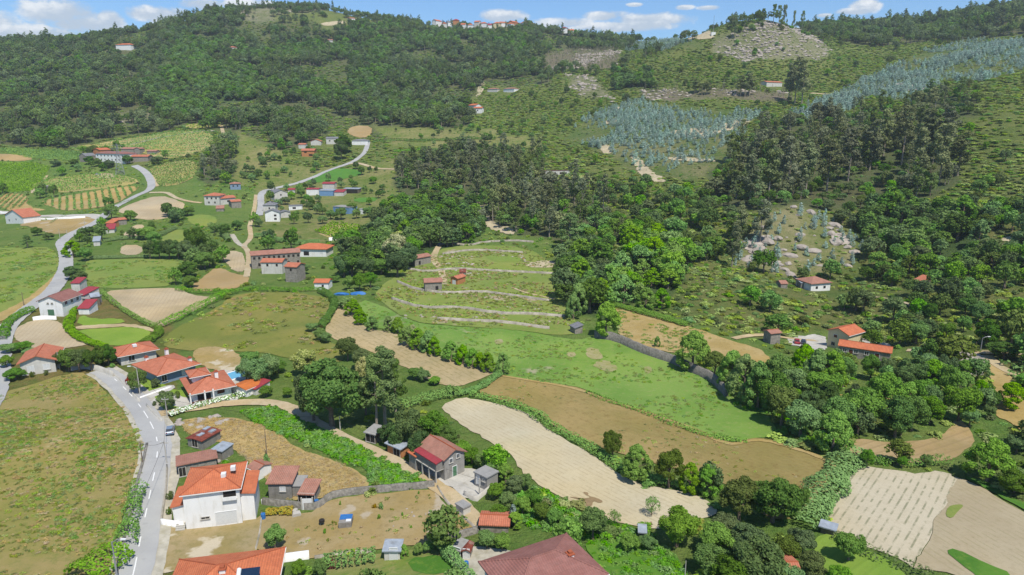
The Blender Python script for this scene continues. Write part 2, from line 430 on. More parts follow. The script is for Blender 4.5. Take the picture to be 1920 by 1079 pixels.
        for i in range(11):
            a = g.uniform(0, 6.283); r = g.uniform(0, 1.05)
            cl.append((math.cos(a)*r, math.sin(a)*r, g.uniform(.45, 1.35)*(1-.25*r), g.uniform(.4, .8)))
        size = .17
        tr.tube([(0,0,-.3),(0,0,1.2)], [.08,.03], 4)
    elif kind == 'tuft':
        H, R = .7, 1.2
        for i in range(7):
            a = g.uniform(0, 6.283); r = g.uniform(0, .9)
            cl.append((math.cos(a)*r, math.sin(a)*r, g.uniform(.05, .3), g.uniform(.25, .5)))
        size = .15
        tr.tube([(0,0,-.2),(0,0,.3)], [.02,.01], 3)
    cen = np.mean(np.array(cl)[:, :3], 0)
    V, F = clump_leaves(cl, cen, nleaf, size*leafk)
    return V, F, tr, H, 2*R
def proto_combined(name, kind, seed, nleaf, leafk, lm, bm=BARK, zs=1.0):
    V, F, tr, H, Wd = proto(kind, seed, nleaf, leafk)
    V = V*zs; tr.v = [(v[0]*zs, v[1]*zs, v[2]*zs) for v in tr.v]
    tm = tr.mesh('t'); tv = np.empty(len(tm.vertices)*3, np.float32); tm.vertices.foreach_get('co', tv)
    tm2 = MB(); tm2.v = tr.v; 
    quads = [f for f in tr.f if len(f) == 4]
    VV = np.vstack([V, np.array(tr.v)]); FF = np.vstack([F, np.array(quads)+len(V)])
    me = np_mesh(name, VV, FF, [0]*len(F)+[1]*len(quads))
    me.materials.append(lm); me.materials.append(bm)
    return me, H, Wd
# individual trees: separate crown and trunk meshes
IND = {}
def ind_proto(kind, lmk, nleaf, seeds, leafk=1.0):
    out = []
    for s in seeds:
        V, F, tr, H, Wd = proto(kind, s, nleaf, leafk)
        cm = np_mesh('crown', V, F); cm.materials.append(LM[lmk])
        tm = tr.mesh('trunk'); tm.materials.append(BARKP if kind in ('euc', 'pine') else BARK)
        out.append((cm, tm, H, Wd))
    return out
IND['oak'] = ('oak_tree', ind_proto('oak', 'oak', 10500, (1, 2, 3), 0.78))
IND['green'] = ('broadleaf_tree', ind_proto('green', 'green', 8200, (4, 5, 6), 0.78))
IND['olive'] = ('broadleaf_tree', ind_proto('olive', 'olive', 7400, (7, 8), 0.78))
IND['lime'] = ('lime_tree', ind_proto('lime', 'lime', 9000, (9, 10, 11), 0.8))
IND['euc'] = ('eucalyptus_tree', ind_proto('euc', 'euc', 3200, (12, 13, 14)))
IND['pine'] = ('pine_tree', ind_proto('pine', 'pine', 8000, (15, 16), 0.8))
IND['chest'] = ('chestnut_tree', ind_proto('chest', 'chest', 7000, (17,), 0.8))
IND['young'] = ('young_eucalyptus', ind_proto('young', 'young', 420, (18, 19)))
IND['bush'] = ('shrub', ind_proto('bush', 'hedge', 650, (20, 21)))
IND['oliveb'] = ('shrub', ind_proto('bush', 'olive', 600, (22, 23)))
IND['redb'] = ('shrub', ind_proto('bush', 'red', 600, (24,)))
IND['thin'] = ('fruit_tree', ind_proto('olive', 'green', 700, (25,)))
IND['orange'] = ('shrub', ind_proto('bush', 'orange', 600, (26,)))
CATS = {'oak_tree': 'tree', 'broadleaf_tree': 'tree', 'lime_tree': 'tree', 'eucalyptus_tree': 'tree', 'pine_tree': 'tree', 'chestnut_tree': 'tree',
        'young_eucalyptus': 'sapling', 'shrub': 'shrub', 'fruit_tree': 'fruit tree'}
TREES = []
def put_tree(kind, P0, h, w, label, group=None):
    nm, pr = IND[kind]; cm, tm, H, Wd = random.choice(pr)
    r = empty(nm, P0, random.uniform(0, 6.28)); s = w/Wd
    r.scale = (s, s, h/H)
    for n_, me in (('crown', cm), ('trunk', tm)):
        o = bpy.data.objects.new(n_, me); COL.objects.link(o); o.parent = r
    tag(r, label, CATS[nm], group); TREES.append(r)
    return r
def tree(kind, px, py, pyt, wpx, label, group=None):
    Pg = cast(px, py); return put_tree(kind, Pg, max(h_from_top(Pg, pyt), .5), w_from_px(Pg, wpx), label, group)
def mass(kinds, poly, spacing, hr, label, group, wf=.85, cap=60, wr=None):
    """fill a photo-pixel polygon with individual trees at an even world spacing"""
    wp = [cast(*p) for p in poly]; xs = [p.x for p in wp]; ys = [p.y for p in wp]
    wp2 = [(p.x, p.y) for p in wp]; got = []
    for _ in range(cap*60):
        x = random.uniform(min(xs), max(xs)); y = random.uniform(min(ys), max(ys))
        if not pip(np.array([x]), np.array([y]), wp2)[0]: continue
        if any((x-a)**2+(y-b)**2 < spacing**2 for a, b in got): continue
        got.append((x, y))
        if len(got) >= cap: break
    for x, y in got:
        k = random.choice(kinds); h = random.uniform(*hr)
        put_tree(k, (x, y, float(Hs(x, y))), h, h*wf*random.uniform(.85, 1.15), label, group)
    return got
#==GEOM==
# ------------------------------------------------------------ ground sheet
VEG = [  # (type, photo polygon of the ground it stands on); later ones win
 ('S', [(-2000,-200),(4000,-200),(4000,420),(1150,420),(700,330),(420,330),(0,280),(-2000,280)]),
 ('M', [(1080,420),(1350,380),(1650,380),(1800,400),(4000,380),(4000,1300),(1900,1300),(1920,800),(1700,650),(1560,620),(1440,640),(1290,600),(1160,560),(1060,600),(1040,470)]),
 ('E', [(-2000,20),(0,80),(150,66),(250,42),(400,12),(450,14),(480,40),(560,38),(620,40),(700,48),(800,58),(960,72),(1050,95),(1020,130),(1045,165),(960,160),(930,160),(890,170),(880,215),(885,238),(740,242),(728,262),(700,262),(660,242),(600,258),(560,278),(500,300),(450,330),(380,348),(368,325),(400,290),(430,262),(420,244),(350,236),(280,248),(130,275),(-2000,275)]),
 ('B', [(330,75),(390,75),(400,110),(370,150),(330,130)]), ('B', [(270,178),(400,190),(405,230),(300,225)]), ('B', [(578,155),(640,172),(640,198),(585,195)]),
 ('B', [(655,145),(712,150),(700,192),(660,182)]), ('B', [(370,120),(480,130),(470,190),(400,190)]), ('B', [(745,72),(862,62),(850,88),(745,92)]), ('B', [(480,100),(560,95),(540,112),(480,118)]),
 ('B', [(690,100),(740,95),(730,120),(690,118)]),
 ('K', [(150,152),(200,146),(240,135),(285,150),(270,165),(220,160),(190,172),(150,175)]), ('K', [(215,212),(300,206),(280,230),(215,235)]),
 ('K', [(440,5),(560,0),(625,12),(600,22),(520,28),(505,42),(455,38)]), ('S', [(596,38),(660,35),(655,50),(600,54)]), ('S', [(690,22),(780,26),(770,50),(690,54)]),
 ('D', [(1020,103),(1130,88),(1170,100),(1150,132),(1020,130)]), ('K', [(1060,140),(1110,145),(1150,190),(1080,180)]),
 ('E', [(960,50),(1200,70),(1195,90),(1060,98),(960,80)]), ('E', [(1210,48),(1320,48),(1320,64),(1210,66)]),
 ('B', [(1150,145),(1220,140),(1230,165),(1150,170)]), ('D', [(1200,168),(1480,172),(1480,190),(1200,186)]),
 ('Y', [(1250,74),(1315,78),(1320,90),(1170,97),(1185,84)]),
 ('K', [(1330,95),(1380,55),(1440,36),(1510,60),(1560,95),(1540,110),(1400,114)]),
 ('E', [(1440,30),(1530,46),(1590,36),(1920,10),(4000,-40),(4000,60),(1920,66),(1750,77),(1660,86),(1600,82),(1540,62)]),
 ('Y', [(1480,218),(1560,182),(1640,140),(1750,92),(1820,78),(4000,40),(4000,160),(1920,132),(1850,152),(1760,152),(1720,192),(1640,182),(1560,218),(1500,228)]),
 ('Y', [(1055,262),(1100,225),(1135,200),(1200,188),(1432,212),(1400,240),(1390,262),(1340,262),(1200,262),(1180,285),(1120,282)]),
 ('y', [(1120,282),(1180,262),(1390,262),(1400,300),(1300,340),(1210,335),(1170,310)]),
 ('E', [(1340,390),(1330,320),(1390,280),(1440,240),(1560,222),(1650,205),(1700,205),(1760,180),(1835,175),(1830,215),(1740,225),(1770,300),(1800,340),(1760,372),(1640,385),(1560,395),(1450,392)]),
 ('B', [(1600,400),(1740,375),(1800,400),(1850,470),(1790,520),(1700,485),(1610,445)]),
 ('k', [(1370,500),(1400,440),(1450,395),(1500,385),(1560,410),(1610,450),(1600,500),(1500,520)]),
 ('G', [(700,238),(900,240),(1010,255),(1010,290),(900,285),(740,275)]),
 ('E', [(735,350),(750,300),(880,290),(1010,295),(1020,345),(1120,370),(1150,430),(1050,455),(960,440),(905,420),(880,370),(760,370)]),
 ('B', [(640,480),(700,410),(730,385),(880,378),(905,430),(880,462),(800,475),(760,505),(720,515)]),
 ('B', [(1150,450),(1260,450),(1290,520),(1260,560),(1150,545)]),
 ('B', [(1040,490),(1150,480),(1200,570),(1130,600),(1060,580)]),
 ('M', [(1120,350),(1330,345),(1350,390),(1340,480),(1260,440),(1150,430)]),
 ('G', [(480,300),(600,320),(740,300),(740,380),(690,450),(560,460),(480,450)]),
 ('G', [(440,250),(560,290),(500,330),(440,350)]),
]
def C3(h, k=GK): return np.array(lin(h, k)[:3])
ZC = {'E': ('#6f6e4c', '#617046'), 'B': ('#5c7040', '#4c6438'), 'S': ('#6b7c3c', '#83884c'), 'M': ('#6a7d3e', '#84844e'), 'K': ('#7b8054', '#9a9478'), 'D': ('#8f8070', '#7c7a58'),
      'Y': ('#62783f', '#7d8250'), 'y': ('#64793f', '#8f8b60'), 'k': ('#7c864a', '#a29a70'), 'G': ('#76893f', '#a09a64'), 'F': ('#93804f', '#6f7f3b'), 'O': ('#82934c', '#6b8a3e')}
def zone_ids(x, y, z, jit=7.0):
    px, py = project(x, y, z)
    px = px+(fbm(x, y, 22, 3, 31)-.5)*jit*4; py = py+(fbm(x, y, 22, 3, 47)-.5)*jit*2
    out = np.full(np.shape(x), 'O', dtype='<U1')
    out[(px < 330) & (py > 560)] = 'F'
    for t, p in VEG:
        ps = np.array(p); m = (px > ps[:,0].min()) & (px < ps[:,0].max()) & (py > ps[:,1].min()) & (py < ps[:,1].max())
        if m.any():
            idx = np.where(m); ins = pip(px[idx], py[idx], p); out[tuple(i[ins] for i in idx)] = t
    return out, px, py
nA, ratio = 900, 1.0058
ang = np.linspace(math.radians(-52), math.radians(52), nA)
rad = 34*ratio**np.arange(0, int(math.log(2300/34)/math.log(ratio)))
AA, RR = np.meshgrid(ang, rad); GXm = np.tan(AA)*RR; GYm = RR; GZm = Hs(GXm, GYm)
ok = np.abs(GXm) < 1690
GXm = np.clip(GXm, -1690, 1690)
zid, _, _ = zone_ids(GXm, GYm, GZm)
cA = np.zeros(GXm.shape+(4,), np.float32); cB = cA.copy(); cA[..., 3] = 1; cB[..., 3] = 1
for k, (a, b) in ZC.items():
    m = zid == k; cA[m, :3] = C3(a); cB[m, :3] = C3(b)
def blur(A):
    for ax in (0, 1):
        A = (np.roll(A, 1, ax)+A*2+np.roll(A, -1, ax))/4
    return A
for _ in range(3): cA = blur(cA); cB = blur(cB)
nr = len(rad); I = np.arange(nr*nA).reshape(nr, nA)
F = np.stack([I[:-1, :-1], I[:-1, 1:], I[1:, 1:], I[1:, :-1]], -1).reshape(-1, 4)
me = np_mesh('ground', np.stack([GXm, GYm, GZm], -1).reshape(-1, 3), F, smooth=True)
for nm, arr in (('earth_a', cA), ('earth_b', cB)):
    at = me.attributes.new(nm, 'FLOAT_COLOR', 'POINT'); at.data.foreach_set('color', arr.reshape(-1))
m, q = new_mat('wild_ground')
a = q.n('Attribute', {'attribute_name': 'earth_a'}).outputs['Color']; b = q.n('Attribute', {'attribute_name': 'earth_b'}).outputs['Color']
tc = q.n('TexCoord').outputs['Object']
n0 = q.noise(tc, .035, 6, .62); n1 = q.noise(tc, .35, 6, .7); n2 = q.noise(tc, 2.2, 4, .7)
f = q.ramp(q.m('ADD', q.m('MULTIPLY', n0, .55), q.m('MULTIPLY', n1, .45)), .40, .60)
col = q.mix(f, a, b)
col = q.mix(q.m('MULTIPLY', q.ramp(n2, .45, .72), .5), col, q.mix(1.0, col, (.55, .62, .5, 1), 'MULTIPLY'))
col = q.mix(q.m('MULTIPLY', q.ramp(q.noise(tc, .9, 5, .75), .58, .78), .5), col, q.mix(1.0, col, (1.45, 1.35, 1.3, 1), 'MULTIPLY'))
col = q.mix(q.m('MULTIPLY', q.ramp(q.noise(tc, .22, 5, .7), .5, .62), .6), col, q.mix(1.0, col, (.66, .76, .6, 1), 'MULTIPLY'))
finish(q, col, .95, q.m('ADD', n1, q.m('MULTIPLY', n2, .4)), 1.0, 1.4, .1)
tag(link('ground', me, m), 'rolling valley side and hills with scrub and dry grass', kind='structure')

# ------------------------------------------------------------ draped sheets
def chaikin(p, n=1, closed=True):
    for _ in range(n):
        o = []
        L = len(p)
        for i in range(L if closed else L-1):
            a, b = p[i], p[(i+1) % L]
            o += [(a[0]*.75+b[0]*.25, a[1]*.75+b[1]*.25), (a[0]*.25+b[0]*.75, a[1]*.25+b[1]*.75)]
        if not closed: o = [p[0]]+o+[p[-1]]
        p = o
    return p
def drape_w(name, wp, off, mat, label=None, kind='structure', rough_edge=.5, maxpts=5000):
    xs = [p[0] for p in wp]; ys = [p[1] for p in wp]
    area = abs(sum(wp[i-1][0]*wp[i][1]-wp[i][0]*wp[i-1][1] for i in range(len(wp))))/2
    st = max(1.2, math.sqrt(area/maxpts))
    B = []
    for i in range(len(wp)):
        a = wp[i-1]; b = wp[i]; L = math.dist(a, b); n = max(1, int(L/max(st, .8)))
        for k in range(n):
            t = k/n; x = a[0]+(b[0]-a[0])*t; y = a[1]+(b[1]-a[1])*t
            if rough_edge and k:
                x += (vnoise(np.array(x/2.1), np.array(y/2.1), 5)-.5)*rough_edge*2; y += (vnoise(np.array(x/2.1), np.array(y/2.1), 6)-.5)*rough_edge*2
            B.append((float(x), float(y)))
    gxx, gyy = np.meshgrid(np.arange(min(xs), max(xs), st), np.arange(min(ys), max(ys), st))
    gxx = gxx+RNG.uniform(-.2, .2, gxx.shape)*st; m = pip(gxx, gyy, B)
    pts2 = [Vector(p) for p in B]+[Vector((x, y)) for x, y in zip(gxx[m], gyy[m])]
    v, e, f, *_ = delaunay_2d_cdt(pts2, [], [list(range(len(B)))], 1, 1e-4)
    va = np.array([(p.x, p.y) for p in v]); z = Hs(va[:, 0], va[:, 1])+off
    f = [t for t in f if len(t) == 3]
    me = np_mesh(name, np.c_[va, z], np.array(f), smooth=True)
    # face up
    if len(f):
        a, b, c = (va[f[0][k]] for k in range(3))
        if (b[0]-a[0])*(c[1]-a[1])-(b[1]-a[1])*(c[0]-a[0]) < 0: me.flip_normals()
    return tag(link(name, me, mat), label, kind=kind)
OCC = []
def drape(name, poly, off, mat, label=None, smooth=1, **kw):
    wp = [cast(*p) for p in chaikin(poly, smooth)]; (OCC.append([(p.x, p.y) for p in wp]) if name != 'bare_ground' else None)
    return drape_w(name, [(p.x, p.y) for p in wp], off, mat, label, **kw)
def wpath(path, smooth=2, step=1.5):
    wp = [cast(*p) for p in path]; p2 = chaikin([(p.x, p.y) for p in wp], smooth, False)
    out = [p2[0]]
    for a, b in zip(p2, p2[1:]):
        L = math.dist(a, b); n = max(1, int(L/step))
        for k in range(1, n+1): out.append((a[0]+(b[0]-a[0])*k/n, a[1]+(b[1]-a[1])*k/n))
    return out
def strip(name, path, width, off, mat, label=None, kind='structure', rag=.15):
    pw = path if isinstance(path[0][0], float) and name == '_' else wpath(path)
    V = []; F = []; nc = 5; S = 0
    for i, p in enumerate(pw):
        a = pw[max(i-1, 0)]; b = pw[min(i+1, len(pw)-1)]; d = Vector((b[0]-a[0], b[1]-a[1])).normalized(); n = Vector((-d.y, d.x))
        wd = (width if not callable(width) else width(i/len(pw)))/2
        for k in range(nc):
            t = k/(nc-1)*2-1; ww = wd+(random.uniform(-rag, rag) if abs(t) == 1 else 0)
            x = p[0]+n.x*t*ww; y = p[1]+n.y*t*ww; V.append((x, y, float(Hs(x, y))+off))
    for i in range(len(pw)-1):
        for k in range(nc-1): F.append((i*nc+k+1, i*nc+k, (i+1)*nc+k, (i+1)*nc+k+1))
    me = np_mesh(name, V, F, smooth=True)
    return tag(link(name, me, mat), label, kind=kind), pw

def field_mat(name, c1, c2, c3, rows=None, spacing=1.0, rowc=None, rowk=.6, sc=.08, mott=.5, k=GK, bump=.3, rowbump=.12, broken=True, patch=None, smooth_soil=False):
    """rows = world direction (x,y) of the rows"""
    m, q = new_mat(name); tc = q.n('TexCoord').outputs['Object']
    n0 = q.noise(tc, sc, 6, .62); n1 = q.noise(tc, .8, 6, .72); n2 = q.noise(tc, 5.0, 3, .7)
    col = q.mix(q.ramp(n0, .38, .62), lin(c1, k), lin(c2, k))
    col = q.mix(q.m('MULTIPLY', q.ramp(n1, .48, .68), mott), col, lin(c3, k))
    big = q.noise(tc, .017, 4, .6); col = q.mix(q.m('MULTIPLY', q.ramp(big, .42, .62), .8), col, q.mix(1.0, col, (1.16, 1.08, .92, 1), 'MULTIPLY'))
    col = q.mix(q.m('MULTIPLY', q.ramp(q.noise(tc, .041, 5, .65), .5, .66), .6), col, q.mix(1.0, col, (.80, .86, .84, 1), 'MULTIPLY'))
    hgt = q.m('ADD', n1, q.m('MULTIPLY', n2, .5))
    if patch: col = q.mix(q.ramp(q.noise(tc, patch[1], 4, .6), patch[2], patch[2]+.06), col, lin(patch[0], k))
    grain = q.noise(tc, 1.7, 6, .85); col = q.mix(q.m('MULTIPLY', q.ramp(grain, .5, .72), .55), col, q.mix(1.0, col, (.62, .64, .56, 1), 'MULTIPLY'))
    col = q.mix(q.m('MULTIPLY', q.ramp(q.noise(tc, 3.1, 4, .8), .56, .74), .4), col, q.mix(1.0, col, (1.4, 1.38, 1.36, 1), 'MULTIPLY')) if not smooth_soil else col
    if rows:
        d = Vector(rows).normalized(); s = q.n('SeparateXYZ', None, i0=tc)
        wob = q.m('MULTIPLY', q.m('SUBTRACT', q.noise(tc, .02, 1), .5), 2.5)
        u = q.m('ADD', q.m('ADD', q.m('MULTIPLY', s.outputs[0], -d.y), q.m('MULTIPLY', s.outputs[1], d.x)), wob)
        w = q.m('SINE', q.m('MULTIPLY', u, 2*math.pi/spacing)); line = q.ramp(w, .45, .98)
        if broken: line = q.m('MULTIPLY', line, q.ramp(q.noise(tc, .45, 5, .7), .42, .58))
        col = q.mix(q.m('MULTIPLY', line, rowk), col, lin(rowc, k)); hgt = q.m('ADD', hgt, q.m('MULTIPLY', w, rowbump))
    finish(q, col, .95, hgt, bump, .35, .1)
    return m
def wdir(a, b):
    A = cast(*a); B = cast(*b); return (B.x-A.x, B.y-A.y)
MF = {}
MF['sand'] = field_mat('ploughed_soil', '#d0c5a8', '#c6b999', '#b5a888', wdir((900,790),(1240,960)), 1.0, '#a3906e', .38, .03, .3, bump=.15, rowbump=.03)
MF['sandrow'] = field_mat('sown_soil', '#cfc3a8', '#c2b597', '#b3a689', wdir((1794,901),(1710,1064)), 1.05, '#66704a', .62, .04, .3, bump=.15, rowbump=.03)
MF['sanddk'] = field_mat('dug_soil', '#bcae90', '#b0a182', '#a39474', wdir((1797,894),(1920,959)), 1.1, '#8f8a5c', .35, .03, .4, bump=.15, rowbump=.03)
MF['stubble'] = field_mat('stubble', '#ab9562', '#938650', '#857043', wdir((1060,730),(1400,850)), 1.1, '#b39b66', .22, .035, .6)
MF['mown'] = field_mat('mown_field', '#c2ae86', '#b3a27c', '#8f8458', wdir((640,600),(860,720)), 1.6, '#8c8450', .5, .06, .6)
MF['meadow'] = field_mat('meadow_grass', '#82a04c', '#6f9440', '#9aa462', sc=.05, mott=.6, patch=('#a8a480', .05, .63))
MF['meadow2'] = field_mat('terrace_grass', '#8a9850', '#7b9142', '#a39a62', sc=.05, mott=.6, patch=('#b0a284', .07, .62))
MF['rough'] = field_mat('rough_meadow', '#8d8a4c', '#75803e', '#6b7538', sc=.045, mott=.6, patch=('#a8a03c', .06, .66))
MF['leftf'] = field_mat('dry_hillside_grass', '#a3925f', '#8f8a4a', '#78803f', sc=.07, mott=.7, patch=('#b5a676', .12, .64))
MF['lawn'] = field_mat('lawn_grass', '#8aa446', '#7c9c3c', '#99aa55', wdir((150,640),(280,620)), 1.6, '#75923a', .4, .1, .3, broken=False)
MF['green'] = field_mat('pasture_grass', '#7f9648', '#8a964c', '#6b8a3a', sc=.05, mott=.6)
MF['crop'] = field_mat('green_crop', '#5f8f3a', '#558838', '#76983f', wdir((590,325),(680,318)), 1.2, '#4c7a33', .5, .08, .5, broken=False)
MF['straw'] = field_mat('tall_straw', '#bda674', '#b0985f', '#988552', sc=.09, mott=.6)
MF['parcel'] = field_mat('cleared_ground', '#a8925f', '#b09c72', '#96845a', sc=.09, mott=.7, patch=('#bdae94', .14, .60))
MF['bare'] = field_mat('bare_ground', '#b39f78', '#a5925f', '#8c8452', sc=.1, mott=.6, patch=('#d0c2a6', .12, .56))
MF['brown'] = field_mat('brown_field', '#b8a077', '#ad9468', '#a0905a', wdir((1640,850),(1800,800)), 1.8, '#9a855e', .5, .05, .5, broken=False)
MF['tan'] = field_mat('tan_field', '#c6b596', '#b9a788', '#ad9a78', wdir((340,545),(300,610)), 1.3, '#a8977a', .3, .05, .3, broken=False)
MF['vinesoil'] = field_mat('vineyard_soil', '#a9a060', '#bcab78', '#8a964c', sc=.06, mott=.6)
MF['vinegreen'] = field_mat('vineyard_turf', '#76933e', '#688a38', '#8b9a50', sc=.06, mott=.6)
MF['dirt'] = field_mat('dirt_track', '#cbbb9c', '#bda988', '#a99f74', sc=.12, mott=.6)
MF['bracken'] = field_mat('bracken_floor', '#5f8a34', '#4f7d2e', '#7a9440', sc=.12, mott=.6)
MF['garden'] = field_mat('kitchen_garden', '#8d8c5a', '#76893f', '#a89a70', wdir((760,1079),(880,1040)), 1.3, '#5d8236', .7, .1, .5)
m, q = new_mat('asphalt'); tc = q.n('TexCoord').outputs['Object']
n0 = q.noise(tc, .12, 5, .6); n1 = q.noise(tc, 1.5, 5, .7); n2 = q.noise(tc, 14, 2)
col = q.mix(q.ramp(n0, .35, .65), lin('#aeadaa', .72), lin('#bab9b4', .72)); col = q.mix(q.m('MULTIPLY', q.ramp(n1, .55, .75), .45), col, lin('#918f8a', .7)); col = q.mix(q.m('MULTIPLY', q.ramp(q.noise(tc, .2, 3, .4), .66, .68), .3), col, lin('#93928f', .7))
finish(q, q.mix(q.m('MULTIPLY', n2, .2), col, lin('#d0cec8', .66)), .85, n2, .2, .01); MF['asphalt'] = m
MF['concrete'] = flat_mat('concrete', '#c9c4b8', .72, .9, .12, .4, '#a39c8c')
MF['gravel'] = flat_mat('gravel', '#c4bdaa', .7, .95, .15, .8, '#a69f80')
MF['paint'] = flat_mat('road_paint', '#ecebe6', .78, .6, .06, 2)
MF['stone'] = flat_mat('stone_wall', '#8f8a80', .68, .95, .35, 2.2, '#6b6a58')
MF['stonel'] = flat_mat('pale_stone', '#b3aa9a', .7, .95, .3, .5, '#8c8a6a')
MF['white'] = flat_mat('white_render', '#f3f1ec', .82, .7, .035, .5, '#dad5c8', streak=True)
MF['granite'] = flat_mat('bare_granite', '#b9ada0', .72, .95, .25, .6, '#8a8472')
MF['scar'] = flat_mat('eroded_sand', '#c4b594', .72, .95, .2, .3, '#a09670')

# left hillside and road side
D = drape
D('hillside_field', [(-500,735),(0,738),(60,722),(130,700),(165,700),(185,722),(215,752),(248,780),(268,812),(276,850),(262,905),(247,960),(232,1010),(218,1079),(200,1150),(-300,1150),(-700,900)], .10, MF['leftf'], 'dry grass field with green patches sloping down beside the road')
D('pasture', [(-200,466),(0,466),(60,464),(100,465),(112,490),(105,515),(80,542),(40,572),(0,592),(-200,650)], .12, MF['green'], 'green pasture beside the winding road')
D('dry_verge', [(105,515),(112,500),(118,520),(98,545),(60,572),(0,606),(-120,640),(0,590),(60,555)], .16, MF['straw'], 'dry grass bank beside the winding road')
D('dry_field', [(60,415),(110,412),(178,405),(184,415),(165,428),(130,438),(95,440),(60,425),(30,424)], .12, MF['parcel'], 'dry brown field below the white wall')
D('small_pasture', [(160,492),(170,487),(342,487),(345,500),(335,535),(250,542),(160,540)], .12, MF['green'], 'green field beside the row of dark trees')
D('ploughed_field', [(190,547),(262,542),(335,540),(350,550),(372,556),(410,558),(400,567),(360,585),(325,603),(297,616),(280,606),(240,585),(210,567)], .12, MF['tan'], 'square ploughed field between two hedges')
D('ploughed_field', [(57,602),(90,600),(115,605),(121,618),(128,630),(145,637),(172,645),(150,650),(112,655),(62,654),(37,643),(23,630),(32,615)], .12, MF['tan'], 'rounded ploughed field above the grey gabled house')
D('lawn', [(142,620),(200,616),(245,613),(287,622),(268,636),(250,647),(212,650),(190,644),(175,637),(160,628)], .12, MF['lawn'], 'mown lawn below the white barn')
D('lawn', [(143,612),(150,590),(180,600),(225,597),(238,606),(190,610)], .12, MF['lawn'], 'narrow lawn strip below the white barn')
D('dirt_path', [(142,612),(190,610),(245,607),(297,620),(297,626),(245,612),(190,616),(142,619)], .14, MF['dirt'], 'pale path between the two lawns')
D('ploughed_field', [(407,500),(440,515),(465,517),(467,532),(430,545),(365,548),(357,540),(380,520)], .12, MF['brown'], 'brown ploughed field with a curved top')
D('ploughed_field', [(412,470),(455,472),(460,490),(460,510),(440,510),(425,495),(415,482)], .12, MF['tan'], 'small pale field beside the footpath')
D('ploughed_field', [(227,460),(267,460),(265,478),(226,480)], .12, MF['tan'], 'tiny rectangular field beside the metal shed')
D('ploughed_field', [(252,422),(272,422),(268,436),(255,445),(225,445)], .12, MF['tan'], 'small tilted field beside the red roofed sheds')
D('ploughed_field', [(217,397),(250,380),(300,366),(337,377),(350,387),(330,400),(310,412),(262,413),(237,402)], .12, MF['tan'], 'pale ploughed field inside the bend of the road')
D('pasture', [(342,405),(385,402),(410,410),(400,426),(365,425)], .12, MF['green'], 'green plot below the tiled farmhouses')
D('pasture', [(303,440),(340,428),(350,445),(340,462),(305,462)], .12, MF['green'], 'green plot behind the dark round trees')
D('rough_meadow', [(292,645),(345,607),(410,578),(432,556),(480,548),(560,550),(618,560),(626,592),(600,620),(612,642),(650,652),(640,685),(560,676),(480,660),(430,660),(380,655),(350,660)], .12, MF['rough'], 'rough brown and green meadow with yellow flower patches')
D('dry_garden', [(365,655),(400,650),(450,660),(458,690),(420,700),(380,690),(360,672)], .15, MF['bare'], 'dry ground behind the orange roofed villas')
# centre
D('mown_field', [(635,572),(655,574),(667,585),(667,600),(690,618),(742,624),(755,640),(792,660),(855,678),(932,698),(900,712),(860,727),(825,722),(800,712),(762,692),(720,672),(680,654),(630,640),(606,618),(622,598)], .14, MF['mown'], 'long pale mown field bordered by a row of lime trees')
D('meadow', [(672,560),(720,575),(760,600),(815,612),(960,618),(1040,632),(1085,640),(1115,630),(1155,637),(1197,656),(1250,672),(1297,692),(1335,705),(1360,732),(1422,762),(1450,790),(1455,822),(1410,822),(1380,831),(1355,828),(1325,816),(1272,792),(1235,779),(1185,762),(1147,752),(1110,737),(1085,727),(1035,719),(960,709),(935,700),(855,675),(792,658),(755,636),(742,620),(690,614),(670,596)], .13, MF['meadow'], 'bright green meadow with pale worn patches')
D('stubble_field', [(885,732),(937,704),(960,709),(1035,719),(1085,728),(1110,738),(1147,753),(1185,763),(1235,780),(1272,793),(1315,808),(1355,828),(1380,832),(1410,822),(1440,824),(1470,833),(1532,853),(1562,866),(1567,874),(1540,910),(1520,941),(1495,975),(1440,975),(1400,940),(1360,905),(1285,885),(1217,870),(1135,843),(1085,822),(1047,808),(1010,775),(960,757),(917,745)], .15, MF['stubble'], 'large brown stubble field')
D('sandy_field', [(825,762),(865,745),(905,752),(960,765),(1000,780),(1018,800),(1032,809),(1070,831),(1112,856),(1155,886),(1185,904),(1235,916),(1285,924),(1320,936),(1345,955),(1342,968),(1297,978),(1275,990),(1222,994),(1185,986),(1147,979),(1120,962),(1092,951),(1047,931),(997,904),(972,873),(955,849),(915,829),(870,802),(838,778)], .14, MF['sand'], 'long pale sandy field with faint seed rows')
mud = flat_mat('wet_soil', '#9c8460', .7, .9, .15, 1)
D('damp_soil', [(1093,924),(1104,926),(1102,932),(1120,936),(1132,943),(1124,946),(1112,941),(1110,952),(1098,951),(1098,943),(1082,938),(1066,934),(1074,934),(1095,937),(1108,935),(1096,929)], .2, mud, 'dark damp patch on the sandy field', smooth=1, rough_edge=.2)
D('damp_soil', [(1217,981),(1223,980),(1221,987),(1223,991),(1218,990)], .2, mud, 'small damp patch at the end of the sandy field')
WORN = field_mat('worn_grass', '#a8a27e', '#9a9a68', '#8b9150', sc=.2, mott=.8)
for k, pl in enumerate(([(1098,655),(1112,652),(1128,664),(1132,674),(1112,676),(1098,668)], [(1060,664),(1075,660),(1082,668),(1068,672)], [(1112,680),(1140,676),(1160,690),(1152,700),(1122,694)], [(1205,690),(1220,688),(1224,698),(1212,704)], [(925,640),(940,636),(945,644),(932,648)])):
    D('worn_patch', pl, .19, WORN, ['largest pale worn patch in the green meadow', 'small worn patch left of the largest one', 'worn patch below the largest one', 'worn patch in the middle of the meadow', 'grey patch at the left end of the meadow'][k], rough_edge=1.0)
